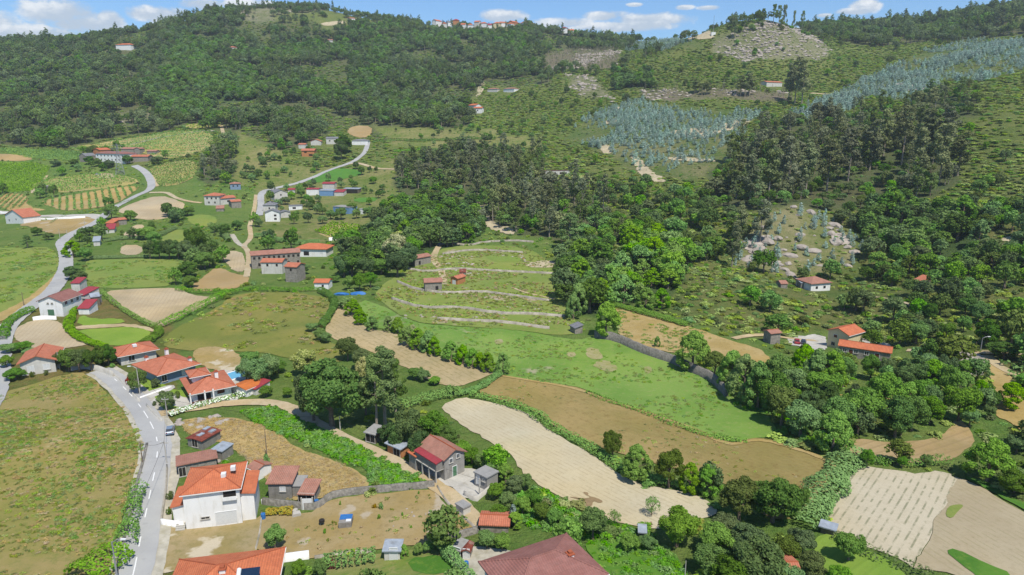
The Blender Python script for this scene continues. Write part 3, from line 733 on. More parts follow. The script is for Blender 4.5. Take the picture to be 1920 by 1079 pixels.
D('field_path', [(1150,572),(1200,588),(1290,612),(1370,640),(1440,660),(1450,700),(1400,680),(1330,660),(1270,665),(1200,650),(1160,630),(1155,600)], .15, MF['straw'], 'dry grass terrace above the stone wall')
D('brown_field', [(1600,822),(1660,831),(1705,830),(1760,821),(1785,800),(1795,785),(1815,800),(1828,829),(1810,846),(1785,864),(1690,871),(1615,860),(1580,843)], .14, MF['brown'], 'brown ploughed field between the tree clumps')
D('brown_field', [(1535,745),(1600,738),(1700,725),(1720,745),(1690,770),(1620,765),(1545,765)], .14, MF['straw'], 'dry clearing below the long tiled barn')
D('sown_field', [(1602,881),(1628,876),(1715,890),(1752,884),(1796,894),(1794,903),(1710,1066),(1677,1046),(1615,1024),(1565,996),(1544,981),(1557,956)], .14, MF['sandrow'], 'pale sown field with dotted green rows', smooth=0)
D('dug_field', [(1796,897),(1850,920),(1920,962),(2060,1030),(2060,1150),(1920,1110),(1752,1072),(1712,1067)], .15, MF['sanddk'], 'dug over field beside the pale sown field', smooth=0)
D('weeds', [(1772,1036),(1790,1030),(1850,1060),(1900,1079),(1900,1120),(1850,1100),(1795,1055)], .22, MF['bracken'], 'green weeds at the edge of the dug field')
D('weeds', [(1777,952),(1795,948),(1808,950),(1795,962),(1785,975),(1772,970)], .22, MF['green'], 'green square in the dug field')
D('grass_bank', [(1797,893),(1850,903),(1920,945),(1990,985),(1990,1000),(1920,958),(1850,918)], .22, MF['bracken'], 'green bank above the dug field')
D('dry_field', [(1850,770),(1920,810),(1990,850),(1990,780),(1920,740),(1880,690),(1850,680),(1860,720)], .14, MF['straw'], 'dry slope with vines at the right edge')
# terraces in the middle
D('terraces', [(815,470),(870,460),(985,462),(1045,500),(1050,560),(1095,625),(1040,630),(960,618),(815,610),(760,598),(720,572),(700,545),(740,520),(790,495)], .12, MF['meadow2'], 'stepped grass terraces with pale stone lines')
D('green_terrace', [(905,482),(940,478),(980,484),(985,492),(930,492)], .18, MF['green'], 'bright green vegetable terrace')
D('bare_plot', [(1000,490),(1040,490),(1045,503),(980,502)], .18, MF['scar'], 'bare stony terrace end')
# foreground
D('straw_field', [(335,790),(380,783),(440,785),(500,800),(560,845),(640,868),(700,905),(700,922),(640,927),(590,938),(540,940),(480,880),(430,835),(350,815)], .13, MF['straw'], 'tall dry straw behind the old sheds')
D('bracken_patch', [(450,770),(510,765),(560,785),(640,822),(700,850),(760,885),(810,912),(760,918),(700,922),(690,880),(640,862),(560,825),(500,805)], .16, MF['bracken'], 'bright green bracken strip')
D('cleared_parcel', [(585,962),(600,950),(620,940),(680,929),(815,919),(832,944),(895,994),(830,1016),(705,1032),(605,1046),(522,1048),(480,1030),(490,969)], .14, MF['parcel'], 'cleared brown plot inside the stone wall', smooth=0)
D('bare_yard', [(300,985),(345,995),(480,975),(492,965),(482,1030),(478,1050),(420,1045),(330,1072),(296,1079)], .13, MF['bare'], 'bare yard in front of the white house')
D('villa_garden', [(232,705),(262,694),(310,725),(340,735),(425,735),(462,745),(440,752),(320,775),(306,783),(288,765),(262,742)], .13, MF['lawn'], 'villa lawn')
D('garden_path', [(262,742),(300,728),(325,722),(330,730),(290,745),(275,752)], .17, MF['concrete'], 'pale garden drive of the middle villa')
D('garden_path', [(275,758),(300,745),(330,738),(345,748),(425,752),(440,745),(455,742),(440,756),(352,770),(300,752),(283,766)], .19, MF['concrete'], 'pale path round the nearest villa')
D('pool_terrace', [(400,698),(425,693),(490,715),(480,740),(455,745),(430,735)], .17, MF['concrete'], 'paved terrace beside the pool')
D('yard', [(762,870),(790,862),(850,880),(885,880),(915,890),(925,908),(895,938),(870,935),(848,915),(815,905)], .17, MF['concrete'], 'concrete yard of the grey gabled house', smooth=0, rough_edge=0)
D('dirt_track', [(815,905),(848,915),(885,948),(900,970),(900,995),(890,990),(835,938)], .16, MF['dirt'], 'worn track below the grey gabled house')
D('courtyard', [(838,1030),(890,1025),(965,1035),(1000,1050),(960,1079),(900,1100),(870,1079),(845,1050)], .16, MF['gravel'], 'pale courtyard beside the red roofed house')
D('kitchen_garden', [(590,1050),(720,1040),(830,1028),(872,1079),(890,1120),(600,1120)], .15, MF['garden'], 'vegetable garden at the bottom edge')
D('green_crop', [(760,1050),(830,1040),(855,1075),(780,1080)], .19, MF['bracken'], 'green grass plot inside the garden')
D('vegetable_plot', [(1090,1012),(1200,1015),(1260,1030),(1290,1079),(1300,1120),(1100,1120),(1120,1060)], .15, MF['bracken'], 'green vegetable plot behind the red roofed house')
D('grass_glade', [(1525,1010),(1560,1000),(1600,1020),(1700,1070),(1700,1120),(1560,1120),(1520,1050)], .15, MF['lawn'], 'green grassy glade below the pale sown field')
D('parking_yard', [(1475,633),(1548,626),(1552,655),(1535,662),(1500,650),(1478,648)], .17, MF['concrete'], 'pale parking yard beside the yellow house')
D('parking_yard', [(1596,630),(1620,640),(1668,645),(1670,652),(1600,642)], .17, MF['concrete'], 'pale yard behind the long barn')
D('rubble', [(1790,662),(1830,660),(1855,680),(1850,702),(1825,708),(1800,690)], .2, MF['stonel'], 'pale rubble heap below the track')
strip('field_edge', [(940,706),(1035,722),(1085,731),(1147,756),(1185,766),(1235,783),(1272,796),(1325,818),(1355,832),(1380,836),(1410,827),(1440,829),(1470,837),(1532,857),(1560,870),(1562,880),(1538,912),(1515,945)], 1.0, .24, MF['straw'], 'pale trodden edge of the stubble field')
# left valley vineyards and far clearings
D('vineyard_ground', [(-300,300),(0,303),(60,306),(95,315),(80,340),(60,360),(0,362),(-300,362)], .13, MF['vinegreen'], 'green ground of the large left vineyard')
D('vineyard_ground', [(0,277),(80,281),(150,285),(150,303),(60,298),(0,285)], .13, MF['vinegreen'], 'green ground of the upper left vineyard')
D('bare_field', [(-60,288),(0,288),(60,294),(60,302),(0,302),(-60,302)], .13, MF['brown'], 'brown field above the left vineyard')
D('vineyard_ground', [(72,380),(100,372),(170,360),(262,347),(255,358),(215,385),(150,394),(120,396)], .13, MF['straw'], 'tan ground of the striped vineyard')
D('vineyard_ground', [(0,362),(55,364),(48,388),(100,396),(0,396)], .13, MF['straw'], 'tan ground of the small left vineyard')
D('vineyard_ground', [(75,335),(200,325),(255,335),(262,345),(170,358),(85,362)], .13, MF['vinesoil'], 'ground of the middle vineyard')
D('vineyard_ground', [(278,312),(365,297),(372,322),(345,345),(300,352),(290,335)], .13, MF['vinesoil'], 'ground of the slanting vineyard')
D('vineyard_ground', [(120,278),(230,262),(330,246),(395,247),(402,270),(380,285),(315,300),(290,295),(240,278)], .13, MF['vinesoil'], 'stepped ground of the upper vineyards')
D('vineyard_ground', [(590,435),(625,418),(675,425),(672,442),(620,449)], .13, MF['vinesoil'], 'ground of the village vineyard')
D('vineyard_ground', [(1030,338),(1070,325),(1130,333),(1110,348),(1060,350)], .13, MF['vinesoil'], 'ground of the hillside vineyard')
D('pale_plot', [(185,325),(218,326),(218,335),(180,335)], .2, MF['tan'], 'pale plot below the long white farmhouse')
D('crop_field', [(580,332),(615,318),(660,316),(685,325),(660,333),(610,342),(575,343)], .14, MF['crop'], 'domed green crop field in the village')
D('crop_field', [(662,372),(712,370),(700,380),(665,380)], .14, MF['crop'], 'small green crop plot in the village')
D('cleared_plot', [(648,246),(665,236),(698,237),(696,255),(680,260),(660,256)], .3, MF['brown'], 'brown cleared plot at the wood edge')
D('vineyard_ground', [(350,233),(412,232),(415,241),(345,241)], .2, MF['vinesoil'], 'ground of the hilltop vineyard')
D('clearing', [(598,44),(640,39),(652,42),(640,46),(610,50)], .4, MF['scar'], 'sandy clearing on the wooded ridge')
D('sand_bank', [(1205,72),(1225,66),(1260,63),(1330,66),(1345,72),(1300,76),(1260,73),(1225,76)], .5, MF['scar'], 'pale sand bank on the skyline')
for pl, lb in (([(1140,205),(1165,200),(1160,208)], 'upper bare patch in the blue saplings'), ([(1195,222),(1215,216),(1210,224)], 'middle bare patch in the blue saplings'),
               ([(1130,228),(1160,222),(1158,232),(1135,234)], 'left bare patch in the blue saplings'),
               ([(1250,248),(1300,240),(1340,244),(1385,222),(1410,225),(1400,236),(1350,250),(1310,262),(1270,256)], 'long eroded scar across the blue saplings'),
               ([(1118,262),(1135,266),(1150,285),(1135,292),(1122,278)], 'sandy gully left of the blue saplings'),
               ([(1180,290),(1200,296),(1220,325),(1260,338),(1235,344),(1205,335),(1190,312)], 'sandy gully below the blue saplings'),
               ([(1248,294),(1340,300),(1345,305),(1260,302)], 'pale track below the blue saplings'),
               ([(892,370),(908,362),(912,395),(925,420),(960,428),(965,445),(905,425),(895,400)], 'sandy scar at the edge of the wood'),
               ([(897,160),(912,152),(905,175),(890,185)], 'sandy cutting above the white hillside house'),
               ([(1680,160),(1745,158),(1740,168),(1690,172)], 'bare rock slab in the blue sapling slope'),
               ([(1850,465),(1895,440),(1900,450),(1860,480)], 'dirt track on the right slope'),
               ([(1395,455),(1425,440),(1450,450),(1430,470),(1405,480)], 'bare granite on the outcrop'),
               ([(1555,435),(1590,440),(1600,462),(1570,460)], 'bare granite right of the outcrop'),
               ([(760,300),(820,312),(830,318),(770,312)], 'sandy bank beside the village lane')):
    D('bare_ground', pl, .3, MF['granite'] if 'granite' in lb or 'rock' in lb else MF['scar'], lb, rough_edge=1.2)

# ------------------------------------------------------------ roads
ROADS = []
def road(name, path, w, mat, label, off=.2):
    r = strip(name, path, w, off, mat, label)[1]; ROADS.append((r, w)); return r
NEAR = [(225,1150),(243,1100),(251,1079),(266,1000),(281,930),(295,865),(296,825),(284,797),(268,770),(246,742),(222,718),(203,703),(188,695)]
strip('road_shoulder', [(p[0]+5 if p[1] > 830 else p[0]+2, p[1]) for p in NEAR], 6.8, .15, MF['gravel'], 'gravel shoulder of the village road')
nearp = road('road', NEAR, 4.7, MF['asphalt'], 'grey asphalt village road with dashed centre line', .21)
V = []; F = []; acc_ = 0
for i in range(len(nearp)-1):                       # dashed centre line
    a, b = nearp[i], nearp[i+1]; L = math.dist(a, b)
    if (acc_ % 6.6) < 3.1:
        d = Vector((b[0]-a[0], b[1]-a[1])).normalized(); n = Vector((-d.y, d.x))*.09; k = len(V)
        for p in (a, b):
            for s in (-1, 1): V.append((p[0]+n.x*s, p[1]+n.y*s, float(Hs(p[0], p[1]))+.235))
        F.append((k, k+2, k+3, k+1))
    acc_ += L
tag(link('road_marking', np_mesh('m', V, F), MF['paint']), 'white dashed centre line of the village road', kind='structure')
D('lay_by', [(303,825),(316,800),(322,812),(335,818),(340,828),(325,838),(316,850),(310,870),(306,850)], .17, MF['gravel'], 'gravel lay by beside the village road')
road('lane', [(300,778),(345,770),(390,763),(420,758),(475,755),(517,757),(550,768),(585,790)], 3.0, MF['dirt'], 'pale lane from the village road past the hedge of white flowers', .22)
road('dirt_track', [(585,790),(625,812),(680,839),(730,860),(775,888),(815,910),(850,938),(880,965),(905,985)], 2.6, MF['dirt'], 'dirt track running past the grey gabled house', .22)
farp = road('road', [(-60,800),(-5,735),(0,650),(8,618),(40,590),(72,567),(100,546),(119,515),(125,495),(122,470),(113,456),(132,440),(160,427),(185,415),(195,405),(217,387),(250,370),(282,358),(285,342),(275,325),(262,316),(252,311)], 5.2, MF['asphalt'], 'winding asphalt road climbing to the white farmhouse', .24)
road('lane', [(280,362),(312,361),(327,371),(357,379),(378,381)], 3, MF['dirt'], 'narrow lane branching to the farmhouses')
road('concrete_road', [(-80,392),(0,398),(45,405),(120,406),(175,404),(190,410)], 6.5, MF['concrete'], 'pale concrete road beside the white wall')
road('lane', [(480,366),(478,385),(474,405),(467,425),(471,440),(468,452),(455,462),(465,470),(468,490),(462,520)], 2.4, MF['dirt'], 'pale footpath beside the village')
road('lane', [(435,440),(445,457),(460,465)], 2.4, MF['gravel'], 'short lane below the village')
road('village_road', [(690,268),(686,285),(670,300),(650,309),(610,322),(590,332),(565,343),(530,350),(500,357),(488,365),(490,382),(486,405)], 4.2, MF['asphalt'], 'narrow asphalt road through the village', .26)
road('dirt_track', [(740,318),(700,316),(675,306),(655,308)], 3, MF['dirt'], 'sandy track east of the village')
road('dirt_track', [(827,457),(815,475),(812,490),(828,505),(832,530)], 2.8, MF['dirt'], 'pale track climbing the terraces')
road('dirt_track', [(1375,636),(1430,628),(1475,635),(1530,640)], 2.2, MF['dirt'], 'pale track to the yellow house')
road('dirt_track', [(1700,658),(1760,661),(1840,662),(1920,664),(2050,668)], 2.6, MF['dirt'], 'pale track right of the long barn')
road('dirt_track', [(1850,668),(1875,690),(1905,705),(1990,725)], 2.4, MF['dirt'], 'brown track curving down at the right edge')
road('dirt_track', [(415,236),(420,258),(432,272)], 3.2, MF['dirt'], 'sandy track climbing from the vineyards')
road('dirt_track', [(62,362),(60,350),(75,342),(88,330)], 2.5, MF['dirt'], 'sandy track between the left vineyards')
road('dirt_track', [(270,322),(290,335),(296,350)], 2.5, MF['dirt'], 'sandy track beside the slanting vineyard')
road('dirt_track', [(245,272),(300,258),(370,247),(400,246)], 4, MF['stonel'], 'stony bank above the upper vineyards')
road('footpath', [(960,540),(985,550),(1040,562)], 1.0, MF['dirt'], 'footpath across the terraces')
road('footpath', [(1620,555),(1690,565),(1710,575)], 1.0, MF['dirt'], 'footpath in the scrub')
road('dirt_track', [(1520,175),(1560,178),(1600,172)], 5, MF['dirt'], 'track near the hillside farm')
# ------------------------------------------------------------ building materials
TX_ = {}
for ax in (0, 1):
    TX_['orange', ax] = tile_mat('orange_tiles', '#dd8258', '#d37750', '#b06a4c', ax, .74)
    TX_['terra', ax] = tile_mat('terracotta_tiles', '#d58566', '#c97859', '#9a6a54', ax, .74)
    TX_['old', ax] = tile_mat('weathered_tiles', '#b98470', '#a97562', '#8c7766', ax, .80)
    TX_['maroon', ax] = tile_mat('maroon_tiles', '#a47268', '#98665c', '#86645a', ax, .78)
    TX_['red', ax] = flat_mat('red_sheet_roof', '#b4484e', .62, .6, .12, 2, '#8a4a44')
    TX_['tin', ax] = flat_mat('tin_roof', '#b4bdc6', .62, .5, .15, 1.2, '#8b8a86')
    TX_['grey', ax] = flat_mat('grey_slate_roof', '#8f8f92', .62, .7, .15, 1.2, '#777570')
    TX_['conc', ax] = flat_mat('concrete_roof', '#a9a7a2', .68, .9, .15, .8, '#8a8780')
    TX_['rust', ax] = flat_mat('rusty_roof', '#8f4a3a', .62, .8, .3, 1.2, '#c9b9a8')
    TX_['orange2', ax] = flat_mat('orange_sheet_roof', '#e08040', .62, .7, .1, 1.5, '#b86a40')
WM = {'white': MF['white'], 'cream': flat_mat('cream_render', '#e2d2a6', .75, .8, .08, .6), 'grey': flat_mat('grey_render', '#a8a49c', .7, .9, .12, .8, '#8a867c', streak=True),
      'stone': flat_mat('granite_wall', '#a49c90', .7, .95, .3, 2.5, '#77715f'), 'block': flat_mat('concrete_block', '#9a958c', .68, .95, .15, 1.8, '#7c776c', streak=True),
      'blue': flat_mat('blue_grey_render', '#8ea2b8', .7, .85, .08, .8), 'pale': flat_mat('pale_render', '#d6d2c8', .78, .85, .08, .8, '#b8b2a2', streak=True),
      'wood': flat_mat('weathered_wood', '#7f7464', .65, .9, .3, 3), 'skyb': flat_mat('light_blue_wall', '#7fa5cc', .7, .8, .08, 1), 'orangew': flat_mat('orange_render', '#c98a5a', .72, .9, .12, 1)}
GLASS, q = new_mat('window_glass'); finish(q, (.02, .025, .03, 1), .12, spec=.6)
FRAME = flat_mat('white_frame', '#eeeeea', .75, .5, .03); SHUT = flat_mat('roller_shutter', '#e4e4e0', .75, .6, .05, 3); BROWN = flat_mat('brown_door', '#6e4030', .65, .6, .15, 3)
GREEND = flat_mat('green_door', '#5f8a68', .65, .6, .08, 2); DARK = flat_mat('dark_opening', '#3a3632', .6, .9, .15, 2); STEEL = flat_mat('galvanised_steel', '#b4b6b8', .66, .45, .08, 2, metal=.3)
REDM = flat_mat('red_paint', '#b02a30', .6, .4, .05); PIPE = flat_mat('white_pipe', '#e8e6e0', .8, .5, .05); TARP = flat_mat('blue_tarp', '#3f7fc4', .65, .5, .12, 2)
SHINGLE = flat_mat('clay_cap', '#c06a48', .62, .8, .1, 2)
WINM = {'window': GLASS, 'shutter': SHUT, 'door': BROWN, 'garage': SHUT, 'green_door': GREEND, 'opening': DARK}

def roof_mesh(x0, y0, x1, y1, z, kind, axis, pitch, ov, th=.16, drop=0.0):
    """returns MB with the roof over the rectangle; z = wall top"""
    mb = MB(); X0, Y0, X1, Y1 = x0-ov, y0-ov, x1+ov, y1+ov; ze = z-ov*pitch+.02
    if kind == 'flat': mb.box(X0, Y0, z, X1, Y1, z+.22); return mb, z+.22
    if kind in ('shed', 'shedb', 'shedl', 'shedr'):
        if kind in ('shed', 'shedb'):
            dz = (Y1-Y0)*pitch; za, zb = (ze, ze+dz) if kind == 'shed' else (ze+dz, ze); zs = [za, za, zb, zb]
        else:
            dz = (X1-X0)*pitch; zs = [ze, ze+dz, ze+dz, ze] if kind == 'shedl' else [ze+dz, ze, ze, ze+dz]
        c = [(X0, Y0), (X1, Y0), (X1, Y1), (X0, Y1)]
        mb.add([(a[0], a[1], h) for a, h in zip(c, zs)]+[(a[0], a[1], h+th) for a, h in zip(c, zs)], [(0,3,2,1),(4,5,6,7),(0,1,5,4),(1,2,6,5),(2,3,7,6),(3,0,4,7)])
        return mb, ze+dz
    w, d = X1-X0, Y1-Y0; half = (d if axis == 'x' else w)/2; zr = ze+half*pitch
    hip = {'gable': 0, 'hip': 1, 'halfhip': .45}[kind]
    ins = half*hip
    if axis == 'x': R = [(X0+ins, (Y0+Y1)/2), (X1-ins, (Y0+Y1)/2)]
    else: R = [((X0+X1)/2, Y0+ins), ((X0+X1)/2, Y1-ins)]
    if hip and abs(R[0][0]-R[1][0])+abs(R[0][1]-R[1][1]) < .5: pass
    c = [(X0, Y0), (X1, Y0), (X1, Y1), (X0, Y1)]
    T = [(a[0], a[1], ze+th) for a in c]+[(R[0][0], R[0][1], zr+th), (R[1][0], R[1][1], zr+th)]
    B = [(a[0], a[1], ze) for a in c]+[(R[0][0], R[0][1], zr), (R[1][0], R[1][1], zr)]
    F = [(0,1,5,4),(1,2,5),(2,3,4,5),(3,0,4)] if axis == 'x' else [(0,1,4),(1,2,5,4),(2,3,5),(3,0,4,5)]
    mb.add(T, [f for f in F if hip or len(f) == 4])
    mb.add(B, [f[::-1] for f in F if hip or len(f) == 4])
    n0 = len(mb.v)
    if hip:
        for i in range(4):
            a, b = c[i], c[(i+1) % 4]; mb.add([(a[0], a[1], ze), (b[0], b[1], ze), (b[0], b[1], ze+th), (a[0], a[1], ze+th)], [(0,1,2,3)])
    else:
        def edge(p, q_): mb.add([p, q_, (q_[0], q_[1], q_[2]+th), (p[0], p[1], p[2]+th)], [(0,1,2,3)])
        if axis == 'x':
            edge(B[0], B[1]); edge(B[2], B[3]); edge(B[1], B[5]); edge(B[5], B[2]); edge(B[3], B[4]); edge(B[4], B[0])
        else:
            edge(B[1], B[2]); edge(B[3], B[0]); edge(B[0], B[4]); edge(B[4], B[1]); edge(B[2], B[5]); edge(B[5], B[3])
    return mb, zr+th
def ridge_caps(x0, y0, x1, y1, z, kind, axis, pitch, ov, th=.16):
    X0, Y0, X1, Y1 = x0-ov, y0-ov, x1+ov, y1+ov; ze = z-ov*pitch+.02; w, d = X1-X0, Y1-Y0; half = (d if axis == 'x' else w)/2; zr = ze+half*pitch+th
    hip = {'gable': 0, 'hip': 1, 'halfhip': .45}[kind]; ins = half*hip
    R = [(X0+ins, (Y0+Y1)/2, zr), (X1-ins, (Y0+Y1)/2, zr)] if axis == 'x' else [((X0+X1)/2, Y0+ins, zr), ((X0+X1)/2, Y1-ins, zr)]
    mb = MB(); mb.tube(R, .11, 5)
    if hip:
        c = [(X0, Y0, ze+th), (X1, Y0, ze+th), (X1, Y1, ze+th), (X0, Y1, ze+th)]
        pr = [(0, 0), (3, 0), (1, 1), (2, 1)] if axis == 'x' else [(0, 0), (1, 0), (2, 1), (3, 1)]
        for a, b in pr: mb.tube([c[a], R[b]], .1, 5)
    return mb
def block(root, x0, y0, x1, y1, z0, h, roof='gable', axis='x', pitch=.42, ov=.45, wall='white', rm='orange', detail=True, wname='wall', rname='roof', base=-2.5):
    """wall and roof parts in the root's local frame"""
    mb = MB(); zb = z0+base if z0 <= .01 else z0; mb.box(x0, y0, zb, x1, y1, z0+h)
    zt = z0+h
    if roof == 'gable':
        if axis == 'x':
            g = (y1-y0)/2*pitch; ym = (y0+y1)/2
            for xx in (x0, x1): mb.add([(xx, y0, zt), (xx, y1, zt), (xx, ym, zt+g)], [(0,1,2)])
        else:
            g = (x1-x0)/2*pitch; xm = (x0+x1)/2
            for yy in (y0, y1): mb.add([(x0, yy, zt), (x1, yy, zt), (xm, yy, zt+g)], [(0,1,2)])
    elif roof in ('shed', 'shedb'):
        dz = (y1-y0)*pitch; a, b = (0, dz) if roof == 'shed' else (dz, 0)
        for xx in (x0, x1): mb.add([(xx, y0, zt), (xx, y1, zt), (xx, y1, zt+b), (xx, y0, zt+a)], [(0,1,2,3)])
        yy = y1 if roof == 'shed' else y0; mb.add([(x0, yy, zt), (x1, yy, zt), (x1, yy, zt+dz), (x0, yy, zt+dz)], [(0,1,2,3)])
    elif roof in ('shedl', 'shedr'):
        dz = (x1-x0)*pitch; a, b = (0, dz) if roof == 'shedl' else (dz, 0)
        for yy in (y0, y1): mb.add([(x0, yy, zt), (x1, yy, zt), (x1, yy, zt+b), (x0, yy, zt+a)], [(0,1,2,3)])
        xx = x1 if roof == 'shedl' else x0; mb.add([(xx, y0, zt), (xx, y1, zt), (xx, y1, zt+dz), (xx, y0, zt+dz)], [(0,1,2,3)])
    wo = mb.build(wname, WM[wall], root)
    rmb, zr = roof_mesh(x0, y0, x1, y1, zt, roof, axis, pitch, ov, th=.16 if detail else .22)
    ro = rmb.build(rname, TX_[rm, 0 if axis == 'x' else 1], root)
    if detail and roof in ('gable', 'hip', 'halfhip') and rm in ('orange', 'terra', 'old', 'maroon'):
        ridge_caps(x0, y0, x1, y1, zt, roof, axis, pitch, ov).build('ridge_tiles', SHINGLE if rm != 'maroon' else TX_['maroon', 0], ro)
    if detail and roof in ('gable', 'hip') and wall in ('white', 'pale', 'cream', 'blue'):
        g = MB(); zz = zt-ov*pitch-.06
        if axis == 'x' or roof == 'hip':
            g.box(x0-ov-.08, y0-ov-.1, zz, x1+ov+.08, y0-ov-.003, zz+.12)
        if axis == 'y' or roof == 'hip':
            g.box(x1+ov+.003, y0-ov-.08, zz+.001, x1+ov+.1, y1+ov+.08, zz+.121)
        g.build('gutter', PIPE, ro)
    return wo, ro, zr
def chimney(ro, x, y, z, h=1.0, s=.35, cap='clay'):
    c = MB(); c.box(x-s, y-s, z-1.2, x+s, y+s, z+h).build('chimney', MF['white'], ro)
    c = MB(); c.box(x-s-.1, y-s-.1, z+h, x+s+.1, y+s+.1, z+h+.12); c.box(x-s*.7, y-s*.7, z+h+.12, x+s*.7, y+s*.7, z+h+.38); c.build('chimney_cap', SHINGLE if cap == 'clay' else MF['concrete'], ro)
def opening(root, face, rect, u, z, w, h, kind='window', detail=True, proud=.03):
    """face f/b/l/r of rect (x0,y0,x1,y1); u = distance along the face from its left end in local axes"""
    x0, y0, x1, y1 = rect
    def bx(mb, a, b, z0, z1, d0, d1):
        if face == 'f': mb.box(x0+a, y0-d1, z0, x0+b, y0-d0, z1)
        elif face == 'b': mb.box(x0+a, y1+d0, z0, x0+b, y1+d1, z1)
        elif face == 'r': mb.box(x1+d0, y0+a, z0, x1+d1, y0+b, z1)
        else: mb.box(x0-d1, y0+a, z0, x0-d0, y0+b, z1)
    nm = 'window' if kind in ('window', 'shutter', 'opening') else 'door'
    pane = MB(); bx(pane, u-w/2, u+w/2, z, z+h, -.02, proud); o = pane.build(nm, WINM[kind], root)
    if detail:
        fr = MB(); t = .09
        bx(fr, u-w/2-t, u-w/2, z-t, z+h+t, -.02, proud+.04); bx(fr, u+w/2, u+w/2+t, z-t, z+h+t, -.02, proud+.04)
        bx(fr, u-w/2, u+w/2, z+h, z+h+t, -.02, proud+.038)
        if nm == 'window': bx(fr, u-.03, u+.03, z, z+h, -.02, proud+.03)
        fr.build('frame', FRAME if kind != 'opening' else MF['concrete'], o)
        if nm == 'window':
            s = MB(); bx(s, u-w/2-.15, u+w/2+.15, z-.13, z, -.02, proud+.12); s.build('sill', MF['concrete'], o)
    return o
def house(label, A, B, dep, h, roof='gable', axis='x', pitch=.42, ov=.45, wall='white', rm='orange', wins=(), name='house', cat='house', group=None, detail=True, up=0.0, minw=None):
    """A, B: photo pixels of the two ends of the wall foot nearest the camera; dep, h in metres"""
    a = cast(*A); b = cast(*B); d = Vector((b.x-a.x, b.y-a.y)); w = d.length
    if minw: w = max(w, minw)
    rz = math.atan2(d.y, d.x); z = (a.z+b.z)/2+up
    r = empty(name, (a.x, a.y, z), rz); tag(r, label, cat, group)
    wo, ro, zr = block(r, 0, 0, w, dep, 0, h, roof, axis, pitch, ov, wall, rm, detail)
    for wn in wins:
        face, u, zz, ww, hh, kind = wn; L = w if face in 'fb' else dep
        opening(r, face, (0, 0, w, dep), u*L, zz, ww, hh, kind, detail)
    r['_w'] = w; HS.append((label, w, dep)); HREC.append((a.x, a.y, z, rz, w, dep)); return r, w, wo, ro, zr
HS = []; HREC = []
def sub(r, w): return w
def clean(r):
    if '_w' in r: del r['_w']

# ------------------------------------------------------------ near buildings
W_ = 'window'; SH = 'shutter'; DR = 'door'; OP = 'opening'
# large white house
r, w, wo, ro, zr = house('large white two storey house with orange tiled roof and white garage beside the road', (350,994), (455,982), 8.0, 6.0, 'hip', 'x', .36, .3, 'white', 'orange',
   [('f',.35,1.55,1.1,.28,OP),('l',.3,3.6,1.2,1.2,W_),('r',.5,4.4,1.2,1.2,W_)], 'white_house')
w0 = w
block(r, w, .6, w+1.9, 7.2, 0, 4.5, 'shedr', 'y', .14, .3, 'white', 'orange'); block(r, -1.8, 1.0, 0, 6.6, 0, 3.6, 'shedl', 'y', .16, .3, 'white', 'orange')
opening(r, 'f', (0, 0, w, 8.0), w-2.2, .3, 2.9, 2.0, 'garage', True)
v = MB(); v.box(w-2.3, -.05, 4.5, w-.5, .04, 5.7); v.build('balcony_opening', DARK, r)
v = MB(); v.box(w-2.4, -.5, 4.3, w-.4, .0, 4.45); v.box(w-2.4, -.5, 4.45, w-.4, -.42, 4.9); v.build('balcony', MF['white'], r)
v = MB()
for k in range(9): v.box(-1.5, -.9+k*.32, -2, -.2, -.58+k*.32, .17*k+.05)
v.build('stairs', MF['concrete'], r)
for fx, fy in ((.70, .30), (.86, .44)):
    zz = 6.1+(8.0*min(fy, 1-fy)+.0)*.36
    s = MB(); s.box(w*fx-.35, 8.0*fy-.4, zz-.1, w*fx+.35, 8.0*fy+.4, zz+.5); s.build('roof_light', FRAME, ro)
# bottom orange house
r, w, wo, ro, zr = house('orange hip roofed house cut by the bottom edge with a solar water heater', (308,1222), (508,1190), 10.5, 4.3, 'hip', 'x', .42, .7, 'white', 'orange', [], 'orange_roofed_house')
s = MB(); M_ = Matrix.Translation((w*.80, 3.2, 6.15)) @ Matrix.Rotation(math.atan(.42), 4, 'X')
s.box(-1.1, -.7, .05, 1.1, .9, .13, M_); hp = s.build('solar_panel', flat_mat('solar_glass', '#20344c', .7, .2, .1, 2, spec=.6), r)
s = MB(); s.tube([M_ @ Vector((-1.25, -.7, .3)), M_ @ Vector((-1.25, .8, .3))], .26, 10); s.build('water_tank', FRAME, hp)
chimney(ro, w*.52, 4.4, zr-.7, .7)
# maroon house bottom right
r, w, wo, ro, zr = house('white house with a dark maroon hip roof and small chimney at the bottom edge', (968,1200), (1126,1134), 8.0, 4.6, 'hip', 'x', .40, .6, 'white', 'maroon', [('r',.3,1.5,1.2,1.2,W_),('r',.7,1.5,1.2,1.2,W_)], 'maroon_roofed_house')
chimney(ro, w*.78, 3.0, zr-1.3, .9); bl = MB(); bl.box(w, 1, 2.7, w+1.2, 5, 2.85); bl.box(w+1.1, 1, 2.85, w+1.2, 5, 3.7); bl.box(w, 1, 2.85, w+1.1, 1.1, 3.7); bl.build('balcony', MF['white'], r)
block(r, -4.5, -5, 4.0, 4.5, 0, 3.9, 'hip', 'y', .40, .5, 'white', 'maroon')
